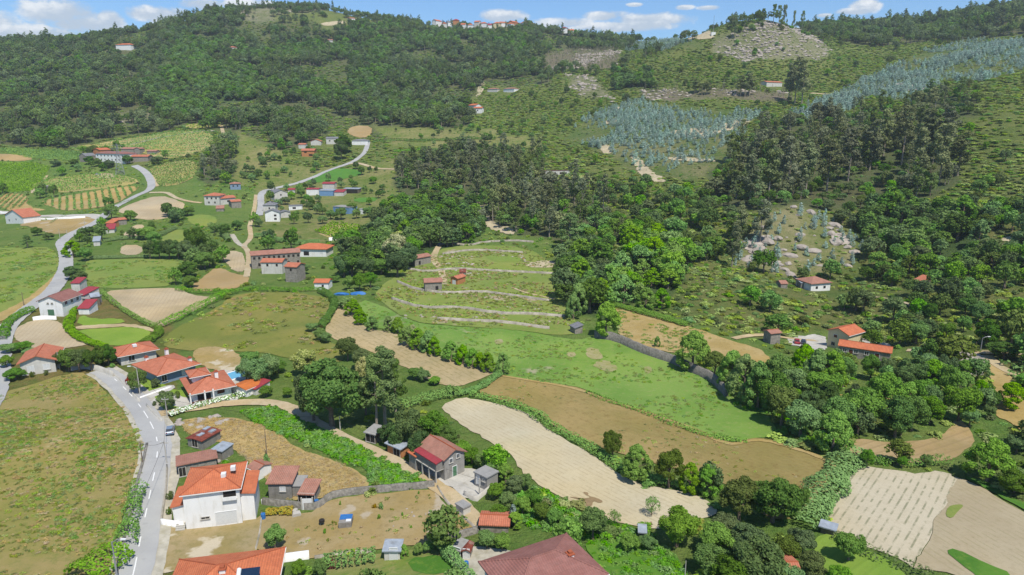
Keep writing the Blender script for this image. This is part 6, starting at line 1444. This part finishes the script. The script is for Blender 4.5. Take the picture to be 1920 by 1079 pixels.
# little well with blue lid on the cleared plot
Pg = cast(649, 984); r = empty('water_tank', Pg, .1); tag(r, 'concrete water tank with a blue and white lid on the cleared plot', 'tank')
MB().box(-.95,-1.1,-.4,.95,1.1,1.0).build('tank', WM['block'], r); MB().box(-.9,-.2,1.0,.9,1.15,1.06).build('lid', TARP, r); MB().box(.1,-.8,1.0,.85,-.22,1.08).build('hatch', FRAME, r)
Pg = cast(604, 986); r = empty('kettle_barbecue', Pg); tag(r, 'round dark barbecue drum on the cleared plot', 'barbecue'); MB().tube([(0,0,.5),(0,0,.65),(0,0,1.0),(0,0,1.1)],[.2,.42,.42,.15],12).build('drum', DARK, r)
lg = MB(); [lg.tube([(math.cos(a)*.35,math.sin(a)*.35,-.1),(math.cos(a)*.2,math.sin(a)*.2,.55)],.03,4) for a in (0,2.1,4.2)]; lg.build('legs', STEEL, r)
Pg = cast(578, 953); r = empty('gate', Pg, .05); tag(r, 'white metal gate in the curved granite wall', 'gate'); MB().box(-.75,-.45,-.2,.75,-.38,1.9).build('gate_panel', FRAME, r); 
pmb = MB(); pmb.box(-.95,-.5,-.3,-.76,-.3,2.1); pmb.box(.76,-.5,-.3,.95,-.3,2.1); pmb.build('gate_posts', MF['concrete'], r)
def barrel(px, py, mat, label, h=1.0, rr=.35):
    Pg = cast(px, py); o = MB().tube([(0,0,-.1),(0,0,.08),(0,0,h*.5),(0,0,h*.92),(0,0,h)],[rr*.95,rr,rr*1.03,rr,rr*.9],12).build('barrel', mat, None); o.location = Pg; tag(o, label, 'barrel')
barrel(494, 974, TARP, 'blue barrel beside the white wall left of the cleared plot'); barrel(594, 948, TARP, 'blue barrel next to the open shed'); barrel(874, 1066, TARP, 'blue barrel in the pale courtyard')
barrel(494, 944, FRAME, 'white satellite dish shaped drum beside the grey block house', .7)
for k, (px, py, lb) in enumerate(((551,963,'left stack'),(557,968,'right stack'))):
    Pg = cast(px, py); mb = MB()
    for i in range(4): mb.box(-.7+.04*i, -.4, i*.16, .65-.05*i, .4+.03*i, i*.16+.14)
    o = mb.build('stone_pile', MF['concrete'], None); o.location = Pg; o.rotation_euler.z = .4*k; tag(o, f'pale stone slabs piled by the granite wall, the {lb}', 'stones')
for px, py, lb in ((640,553,'blue tarpaulin heap left under the trees at the field corner'),(671,552,'blue tarpaulin heap right under the trees at the field corner')):
    me_ = boulder_mesh(300+px).copy(); me_.materials.clear(); me_.materials.append(TARP); o = bpy.data.objects.new('tarpaulin', me_); COL.objects.link(o); o.location = cast(px, py); o.scale = (2.2, 1.4, 1.6); tag(o, lb, 'tarpaulin')
# big boulders
BOULD = [(1405,488,22,'brownish granite mass at the left foot of the outcrop'),(1425,470,30,'largest bare granite mass on the outcrop'),(1500,462,20,'granite slab right of the middle of the outcrop'),(1525,470,18,'pale slab lower right on the outcrop'),(1590,462,16,'small pale slab at the right end of the outcrop'),(1470,505,22,'long low granite ledge above the pale house'),(1538,498,16,'low granite ledge right of the long one'),(1412,470,16,'rounded granite boulder left on the outcrop'),(1440,452,26,'broad granite slab in the middle of the outcrop'),(1478,478,20,'pale granite boulder low on the outcrop'),(1455,492,18,'flat granite boulder at the foot of the outcrop'),(1565,452,24,'slanting pale slab right of the outcrop'),
  (1575,440,18,'narrow pale slab above the slanting slab'),(1500,440,16,'granite boulder between the saplings on the outcrop'),(1090,158,24,'huge lone boulder on the brown rise left of the knoll'),(1690,160,24,'pale bedrock hump among the blue saplings'),(1740,163,22,'second bedrock hump right of the pale hump among the saplings'),
  (1275,741,14,'low grey stone lying in the green meadow'),(760,597,10,'grey stone heap below the terraces'),(605,598,12,'white rock in the rough meadow'),(1830,688,16,'rock heap below the pale track')]
for k, (px, py, wp_, lb) in enumerate(BOULD):
    Pg = cast(px, py); s = w_from_px(Pg, wp_)/2.2*(1.45 if 'outcrop' in lb else 1); o = bpy.data.objects.new('boulder', boulder_mesh(400+k)); COL.objects.link(o); o.location = Pg-Vector((0, 0, s*.15)); o.rotation_euler.z = k; o.scale = (s, s*.8, s*(.25 if wp_ in (14,) else .75)); tag(o, lb, 'boulder')

# ------------------------------------------------------------ hedges
H = hedge
H([(316,783),(345,772),(400,757),(440,748),(462,742)], 1.6, 1.3, 'hedge', 'hedge of white flowers along the nearest villa', 60, size=.15, flowers='white')
H([(192,550),(215,572),(245,592),(280,612),(295,616)], 1.6, 1.5, 'hedge', 'hedge between the sheds and the square ploughed field', 40)
H([(300,615),(330,602),(370,582),(405,565),(425,552)], 3.2, 2.4, 'hedge', 'thick hedge right of the square ploughed field', 32)
H([(330,545),(380,552),(430,550),(480,545),(540,548),(600,546)], 2.2, 1.8, 'green', 'long hedge above the rough meadow', 30)
H([(600,548),(622,560),(630,575),(615,600),(600,620)], 2.6, 2.2, 'green', 'bushy hedge at the left of the mown field')
H([(270,650),(300,630),(297,618)], 2.5, 2.0, 'green', 'hedge at the right end of the lawn')
H([(140,580),(135,600),(125,615),(145,635),(165,645),(200,655)], 2.2, 1.8, 'hedge', 'hedge between the rounded field and the lawn')
H([(5,640),(12,612),(35,595),(60,585)], 2.4, 2.0, 'green', 'hedge inside the bend of the winding road')
H([(862,742),(900,732),(935,705)], 2.2, 1.5, 'hedge', 'low hedge at the end of the mown field')
H([(750,768),(790,756),(830,745),(862,742)], 3.2, 2.4, 'vine', 'bright green vine hedge above the sandy field', 36)
H([(885,742),(920,752),(960,762),(1005,780),(1030,803),(1080,828),(1130,858),(1160,880),(1200,898),(1250,910),(1300,918),(1345,930)], 2.6, 1.6, 'hedge', 'long hedge between the sandy and stubble fields', 34)
H([(1598,850),(1575,885),(1545,925),(1520,960),(1500,990)], 5.2, 1.7, 'hedge', 'wide bright green hedge between the stubble and sown fields', 40, size=.22)
H([(1602,872),(1650,868),(1715,878),(1755,868),(1800,878),(1860,895),(1920,930)], 1.8, 1.6, 'green', 'scrubby hedge above the sown field', 26)
H([(820,1020),(840,1045),(866,1075),(885,1100)], 1.5, 1.9, 'hedge', 'clipped dark green hedge beside the courtyard', 90, size=.13)
H([(500,967),(520,966),(546,965)], 1.4, 1.4, 'orange', 'yellow green hedge below the grey block house', 70, size=.15)
H([(607,1064),(650,1060),(700,1052)], 2.4, 2.2, 'green', 'row of garden bushes at the bottom edge', 45)
H([(1150,575),(1200,588),(1250,602),(1290,614)], 2.4, 1.8, 'green', 'dark hedge above the dry terrace')
H([(1565,1010),(1620,1040),(1680,1062),(1740,1085)], 2.0, 1.5, 'olive', 'thin hedge below the sown field', 20)
H([(170,486),(225,485),(280,483)], 1.8, 1.4, 'green', 'hedge above the small green field')
H([(193,455),(240,448),(285,450),(330,430)], 2.4, 2.0, 'green', 'hedge behind the tiny ploughed field')
H([(395,425),(420,440),(430,455)], 3, 2.4, 'green', 'bushy hedge below the green plot')
H([(480,445),(530,455),(560,460),(600,458)], 3, 2.4, 'green', 'green bank above the wide orange roofed house')
H([(1100,737),(1147,756),(1200,772),(1260,796),(1330,822),(1400,830)], 1.6, .9, 'hedge', 'low weedy edge between the meadow and stubble field', 26)
H([(700,268),(745,262),(800,266),(870,260),(930,262)], 4, 2.0, 'green', 'upper green terrace hedge below the far wood', 8, size=.4)
H([(740,285),(800,282),(870,284),(960,280)], 4, 2.0, 'vine', 'lower green terrace hedge below the far wood', 8, size=.4)
H([(95,420),(120,404),(170,398),(240,378),(262,372)], 1.4, 1.0, 'green', 'narrow hedge along the winding road', 16)
H([(235,1030),(247,985),(252,950),(262,920)], 2.6, 2.2, 'hedge', 'ivy covered bushes along the left of the village road', 40)
H([(150,1095),(190,1070),(222,1045)], 5.0, 2.6, 'hedge', 'large ivy mound at the bottom left', 40, size=.18)

for pth, k in HEDGE_LATER: H(pth, 1.8, .9, 'scrub', ['brambles along the second terrace wall', 'brambles along the third terrace wall', 'brambles along the fourth terrace wall', 'brambles along the lowest terrace wall'][k], 26)
# ------------------------------------------------------------ individual trees
T = tree
T('oak',624,800,668,128,'huge dark oak left of the tall pines'); T('oak',588,790,690,70,'dark oak leaning out left of the huge oak')
T('pine',722,800,652,80,'tall pine right of the huge dark oak, the broadest one'); T('pine',706,806,668,60,'tall pine between the huge oak and the broadest pine'); T('pine',742,782,672,44,'slender pine right of the broadest pine')
T('olive',686,778,700,50,'olive green tree filling the gap between the huge oak and the pines')
T('chest',573,705,650,50,'cream flowering chestnut behind the huge dark oak'); T('olive',652,676,628,44,'olive tree at the left edge of the mown field'); T('olive',680,695,650,40,'smaller olive tree at the edge of the mown field')
T('chest',683,716,664,30,'pale flowering tree between the huge oak and the mown field')
g_ = 'dark oaks beside the tin roofed shed'
for a in ((770,842,762,64),(812,838,768,68),(745,845,790,46),(790,868,805,50),(838,850,795,46),(728,832,792,40)): T('oak', *a, 'dark rounded oak in the clump beside the tin roofed shed', g_)
g_ = 'bushy trees between the gabled house and the sandy field'
for a in ((868,858,825,36),(885,872,838,34),(905,880,846,34),(925,893,858,36),(948,905,868,34),(965,925,890,36),(985,918,888,30),(930,935,905,34),(955,955,922,36),(980,965,930,34),(1000,950,915,36),(1015,975,940,36),(935,975,945,34),(965,990,960,32),(1040,985,955,34),(1065,1000,968,34)):
    T(random.choice(['green','green','lime','olive']), *a, 'bushy tree between the grey gabled house and the sandy field', g_)
T('young',962,985,945,26,'silvery blue green sapling right of the concrete yard')
T('green',516,1030,982,42,'lone round tree at the left of the cleared plot')
g_ = 'lime trees lining the mown field'
for a in ((648,580,556,26),(662,592,560,32),(676,608,578,28),(698,620,592,26),(729,622,592,22),(746,626,594,24),(764,650,610,32),(784,656,614,32),(804,662,618,32),(815,668,630,26),(846,676,638,34),(868,684,645,28),(886,690,652,26),(900,694,660,24),(915,698,660,28),(943,702,660,26)):
    T('lime', *a, 'round bright lime tree in the row lining the mown field', g_)
T('chest',774,640,606,24,'pale flowering tree in the lime row')
for a in ((585,622,604,24),(600,640,614,24),(612,644,622,22),(690,700,680,30),(780,712,686,30),(795,716,692,28),(815,722,706,26),(845,742,722,24)): T('green', *a, 'small green bush tree at the border of the mown field', 'bush trees bordering the mown field')
T('olive',1148,862,803,40,'olive coloured tree on the hedge between the big fields'); T('lime',1193,900,832,56,'bright lime tree on the hedge, right of the olive coloured tree')
T('olive',1254,915,836,56,'tall dull green tree on the hedge between the big fields'); T('lime',1292,924,866,42,'bright green tree on the hedge right of the tall dull green tree'); T('lime',1328,930,870,46,'bright green tree nearest the end of the sandy field')
T('olive',1385,975,892,80,'broad olive green tree at the tip of the sandy field'); T('oak',1448,980,896,96,'large dark round oak below the stubble field'); T('oak',1490,965,905,50,'smaller dark oak right of the large round oak')
T('thin',1222,968,928,34,'thin fruit tree standing alone on the sandy field'); T('thin',1152,988,953,30,'thin fruit tree at the lower border of the sandy field')
T('green',1112,1010,950,58,'bushy tree below the damp patch of the sandy field'); T('green',1268,1025,950,80,'broad green tree at the lower right of the sandy field')
g_ = 'thick wood at the bottom right'
for a in ((1345,1040,982,76),(1330,1080,1020,70),(1400,1050,985,80),(1420,1100,1010,110),(1370,1110,1045,80),(1470,1060,1000,60),(1500,1040,990,55),(1520,1085,1035,60),(1360,1010,965,60),(1570,1110,1060,50),(1450,1130,1070,80),(1480,1110,1060,60)):
    T(random.choice(['green','oak','olive','green']), *a, 'tree of the thick wood at the bottom right', g_)
T('green',1590,1052,994,56,'round green tree beside the grassy glade'); T('green',1180,1035,1000,40,'low green tree behind the vegetable plot'); T('green',1215,1030,1004,36,'low green tree beside the white canopy')
T('lime',1850,905,820,82,'large bright lime tree above the sown field'); T('oak',1900,930,880,60,'dark tree right of the large bright lime tree'); T('green',1905,850,815,40,'green tree behind the large bright lime tree')
T('green',1625,878,840,26,'small tree on the corner of the sown field'); T('green',1690,878,852,22,'small tree on the scrubby hedge above the sown field'); T('green',1735,876,850,22,'second small tree on the scrubby hedge above the sown field')
T('lime',1298,695,618,62,'pair crowned bright lime tree above the meadow'); T('olive',1340,706,655,44,'olive tree between the bright limes above the meadow')
g_ = 'bright lime trees at the right of the meadow'
for a in ((1370,730,656,54),(1393,752,662,60),(1420,768,676,56)): T('lime', *a, 'bright rounded lime tree right of the meadow', g_)
T('lime',1136,632,564,52,'conical bright lime tree at the left end of the dark stone wall'); T('lime',1232,652,630,12,'little cone shaped tree on the dry terrace')
T('lime',1560,850,768,64,'bright lime tree at the right tip of the stubble field')
g_ = 'trees below the yellow house'
for a in ((1505,712,645,52),(1530,735,652,56),(1555,740,656,58),(1580,728,664,44),(1462,712,676,44)): T(random.choice(['lime','lime','green']), *a, 'tree of the clump below the yellow house', g_)
g_ = 'trees below the long barn'
for a in ((1632,712,662,40),(1660,718,668,36),(1690,740,672,44),(1715,735,668,50),(1742,738,672,48),(1768,722,660,42),(1775,750,680,44),(1805,745,698,44),(1700,775,715,50),(1742,780,720,50)): T(random.choice(['green','lime','oak']), *a, 'tree of the clump below the long barn', g_)
T('oak',1848,765,728,44,'dark bush tree on the dry slope at the right'); T('oak',1882,672,640,62,'dark broad tree right of the street lamp')
mass(['oak','green','oak','green','olive'], [(1440,725),(1500,735),(1560,765),(1595,815),(1560,835),(1500,825),(1450,800)], 5.5, (6, 9.5), 'tree in the dense clump right of the meadow', 'dense clump right of the meadow', cap=34)
mass(['green','oak','olive'], [(1600,775),(1660,765),(1740,770),(1800,790),(1770,815),(1700,822),(1640,822),(1600,805)], 5.5, (6, 9.5), 'tree in the dense clump above the brown ploughed field', 'dense clump above the brown ploughed field', cap=32)
mass(['olive','green'], [(1770,735),(1850,775),(1920,835),(1920,860),(1860,840),(1790,800)], 7, (3, 5), 'low tree between the two right hand fields', 'low trees between the right hand fields', cap=14)
mass(['green','oak','green'], [(1700,600),(1800,590),(1920,600),(1920,650),(1820,652),(1700,648)], 7, (5, 8), 'tree in the belt behind the pale track', 'tree belt behind the pale track', cap=26)
mass(['green','lime','green'], [(1730,690),(1790,700),(1830,730),(1920,760),(1920,775),(1830,755),(1760,735)], 6, (3.5, 6), 'leafy tree on the bank right of the long barn', 'leafy trees right of the long barn', cap=14)
# left part
for a in ((112,692,658,30),(130,697,652,38),(150,697,650,36),(172,696,652,34),(188,690,648,30),(205,686,644,32),(206,672,648,26)): T(random.choice(['green','oak','olive']), *a, 'dark bushy tree between the grey gabled house and the villas', 'dark trees between the grey gabled house and the villas')
for a in ((22,662,642,40),(45,660,640,36),(12,690,665,28),(30,712,690,40),(55,668,652,26)): T('green', *a, 'bush tree hugging the grey gabled house', 'bushes around the grey gabled house')
T('oliveb',60,708,695,12,'small round bush at the front of the grey gabled house'); T('oliveb',87,704,692,12,'second round bush at the front of the grey gabled house')
T('redb',243,724,700,16,'dark red leaved bush in the middle villa garden'); T('olive',261,738,688,34,'tall garden tree with pale leaves beside the middle villa'); T('oliveb',292,728,706,24,'clipped round bush in the middle villa garden')
T('green',314,770,732,34,'pale green tree in the nearest villa garden'); T('oliveb',305,742,730,14,'round clipped bush left of the nearest villa'); T('oliveb',334,748,730,14,'round clipped bush at the corner of the nearest villa'); T('oliveb',290,762,750,11,'tiny round bush on the nearest villa lawn')
T('bush',210,690,678,18,'green bush at the drive of the farthest villa'); T('bush',190,682,668,14,'light green bush left of the farthest villa')
g_ = 'trees behind the pool'
for a in ((462,716,670,40),(485,724,668,48),(505,716,660,44),(470,688,655,36),(500,745,722,26),(540,746,724,20),(522,700,672,30)): T('green', *a, 'leafy tree between the pool and the huge oak', g_)
T('bush',500,880,838,22,'round bush in the straw field'); T('bush',422,872,860,24,'yellow green bush behind the long tiled shed')
T('oliveb',321,938,918,16,'dark bush before the left wing of the white house'); T('oliveb',319,966,948,13,'small dark bush on the white house forecourt')
for k, (px, py, pt, w_) in enumerate(((702,954,942,10),(715,956,941,13),(711,974,962,10),(755,968,958,8),(808,962,954,10),(822,980,970,6),(609,1002,987,8),(771,991,984,7),(638,948,937,6),(785,928,918,5))):
    T('orange' if k == 0 else 'bush', px, py, pt, w_, 'little shrub planted on the cleared plot', 'shrubs on the cleared plot')
T('green',561,1080,1050,30,'dark round fruit tree beside the bottom orange house'); T('green',600,1085,1048,28,'green fruit tree right of the dark round fruit tree')
T('green',913,1030,992,36,'yellow green tree left of the pale courtyard'); T('green',942,1034,998,34,'yellow green tree right behind the pale courtyard'); T('redb',618,1066,1042,30,'reddish bush in the bottom vegetable garden')
T('lime',758,1046,1020,18,'bright bush right of the white garden shed'); T('green',785,1042,1018,20,'green garden bush at the top of the green plot'); T('green',803,1038,1014,22,'dark garden bush beside the clipped hedge')
for a in ((300,486,448,30),(318,486,446,32),(335,486,450,30),(350,487,448,28),(282,486,450,26)): T('oak', *a, 'dark round tree in the row above the small green field', 'row of dark trees above the small green field')
T('oak',370,478,422,44,'tall dark tree at the right end of the dark row'); T('oak',355,520,488,40,'broad tree below the tall dark tree'); T('green',385,505,470,40,'green tree right of the broad tree'); T('green',358,540,515,30,'green tree at the corner of the small green field')
T('oak',137,525,498,34,'dark tree at the road, lower of the pair'); T('oak',152,530,508,26,'dark tree at the road, right of the pair'); T('lime',138,482,450,34,'bright round tree beside the winding road'); T('green',160,490,462,28,'green tree right of the bright roadside tree')
T('pine',52,466,440,20,'single conical dark tree in the left pasture'); T('oak',70,442,425,22,'dark tree above the left pasture'); T('oak',92,450,436,20,'dark tree right above the left pasture')
T('oak',168,442,424,22,'dark tree at the road bend'); T('green',210,412,380,28,'tall green tree inside the road bend'); T('green',245,415,393,24,'tree below the pale ploughed field'); T('oak',314,404,378,22,'left tree on the pale ploughed field'); T('oak',328,418,394,26,'right tree on the pale ploughed field'); T('oak',352,405,388,28,'dark tree right of the pale ploughed field')
T('oak',422,444,418,26,'dark tree by the short lane'); T('oak',445,432,412,24,'dark tree beside the footpath'); T('green',275,450,422,36,'round tree below the pale ploughed field'); T('green',290,460,432,30,'second round tree below the pale ploughed field')
for a in ((660,518,468,60),(645,520,474,40),(682,520,478,44)): T('oak', *a, 'dark round tree right of the wide orange house', 'big dark clump right of the wide orange house')
g_ = 'woodland trees left of the terraces'
for a in ((745,500,432,50),(730,480,440,40),(765,505,455,46),(715,515,480,40),(700,498,462,34),(745,520,470,50),(770,485,440,44)): T(random.choice(['oak','green','chest','oak']), *a, 'woodland tree left of the terrace track', g_)
T('chest',748,470,430,36,'yellowish flowering tree in the wood left of the terraces')
for a in ((655,545,515,26),(675,545,510,30),(695,540,508,26),(628,530,515,22),(570,515,492,24)): T('green', *a, 'green tree below the big dark clump', 'green trees below the big dark clump')
g_ = 'limes right of the terraces'
for a in ((1105,560,505,44),(1085,590,530,34),(1075,600,550,30),(1125,575,520,44),(1210,582,538,40),(1190,560,510,40),(1240,580,540,36)): T('lime', *a, 'bright tree in the group right of the terraces', g_)
T('pine',1068,470,400,50,'olive wooded treetop rising behind the terraces')
g_ = 'tall eucalyptus on the right slope'
for a in ((1425,455,375,30),(1372,500,418,24),(1385,470,380,26),(1655,300,205,32),(1690,310,200,34),(1720,350,240,36),(1760,345,232,40),(1795,330,250,36),(1630,320,225,36),(1590,340,240,36),(1550,360,255,36),(1510,370,262,34),(1475,375,258,36),(1440,380,262,36),(1405,385,290,36),(1380,372,290,34),(1735,290,205,34),(1770,290,195,34)):
    T('euc', *a, 'tall eucalyptus rising from the dark grove on the right slope', g_)
for a in ((1490,195,108,26),(1503,198,112,28),(1478,190,120,22)): T('euc', *a, 'tall dark eucalyptus of the trio beside the hillside farm', 'eucalyptus trio beside the hillside farm')
for a in ((1305,175,148,22),(1388,178,142,24),(1405,180,138,22),(1325,178,150,18)): T('euc', *a, 'grey green eucalyptus above the blue saplings', 'eucalyptus above the blue saplings')
for a in ((1430,47,16,13),(1450,46,8,15),(1460,47,10,14),(1470,47,9,13),(1396,60,28,13),(1376,72,38,15),(1488,52,20,9),(1504,56,20,10)): T('pine', *a, 'pine silhouetted on top of the rocky knoll', 'pines on the rocky knoll')
for a in ((646,288,250,34),(640,300,262,26)): T('oak', *a, 'dark tree between the houses below the brown clearing', 'dark pair below the brown clearing')
for a in ((168,308,292,20),(185,312,296,16),(240,308,290,20),(205,315,300,24),(295,310,292,26),(140,312,297,18),(105,312,300,22)): T('oak', *a, 'dark tree around the long white farmhouse', 'dark trees around the long white farmhouse')
for a in ((565,372,350,18),(575,380,362,14),(660,398,378,22),(640,412,388,26),(690,408,385,22),(720,398,372,20),(535,384,368,20),(700,345,330,16),(620,412,392,20),(605,420,404,20)): T('green', *a, 'garden tree among the village houses', 'garden trees among the village houses')
for px, py, pt, w_ in ((1490,470,455,9),(1512,480,462,11),(1415,425,405,9),(1440,430,412,10),(1470,420,402,10),(1500,405,388,11),(1530,420,404,10),(1545,445,425,10),(1615,470,448,14),(1380,480,462,8),(1420,500,485,9)):
    T('young', px, py, pt, w_, 'blue green sapling on the rocky outcrop', 'blue green saplings on the rocky outcrop')

# ------------------------------------------------------------ air
mb = MB(); mb.box(-1750, -60, float(HG.min())-6, 1750, 2600, float(HG.max())+60)
hm, q = new_mat('air'); pv = q.n('VolumePrincipled', None, Density=.0001); pv.inputs['Color'].default_value = (.80, .88, 1.0, 1); pv.inputs['Anisotropy'].default_value = .2
q.t.links.new(pv.outputs[0], q.n('OutputMaterial').inputs['Volume'])
tag(mb.build('haze', hm, None), 'thin pale haze filling the valley', 'haze', kind='stuff')
def nth(n):
    W20 = ['leftmost', 'second', 'third', 'fourth', 'fifth', 'sixth', 'seventh', 'eighth', 'ninth', 'tenth', 'eleventh', 'twelfth', 'thirteenth', 'fourteenth', 'fifteenth', 'sixteenth', 'seventeenth', 'eighteenth', 'nineteenth', 'twentieth']
    return W20[n] if n < 20 else None
from collections import defaultdict
GR = defaultdict(list)
for o in list(COL.objects):
    if 'group' in o and 'label' in o: GR[o['group']].append(o)
for g, L in GR.items():
    if len({o['label'] for o in L}) > 1 or len(L) < 2 or len(L) > 20: continue
    L.sort(key=lambda o: project(o.location.x, o.location.y, o.location.z)[0])
    for i, o in enumerate(L):
        o['label'] = (o['label']+', leftmost of them') if i == 0 else f"{o['label']}, {nth(i)} from the left"
print('THINGS trees', len(TREES), 'hedges', len(HEDGES))
for l, w, d in HS: print('W %5.1f x %4.1f  %s' % (w, d, l))
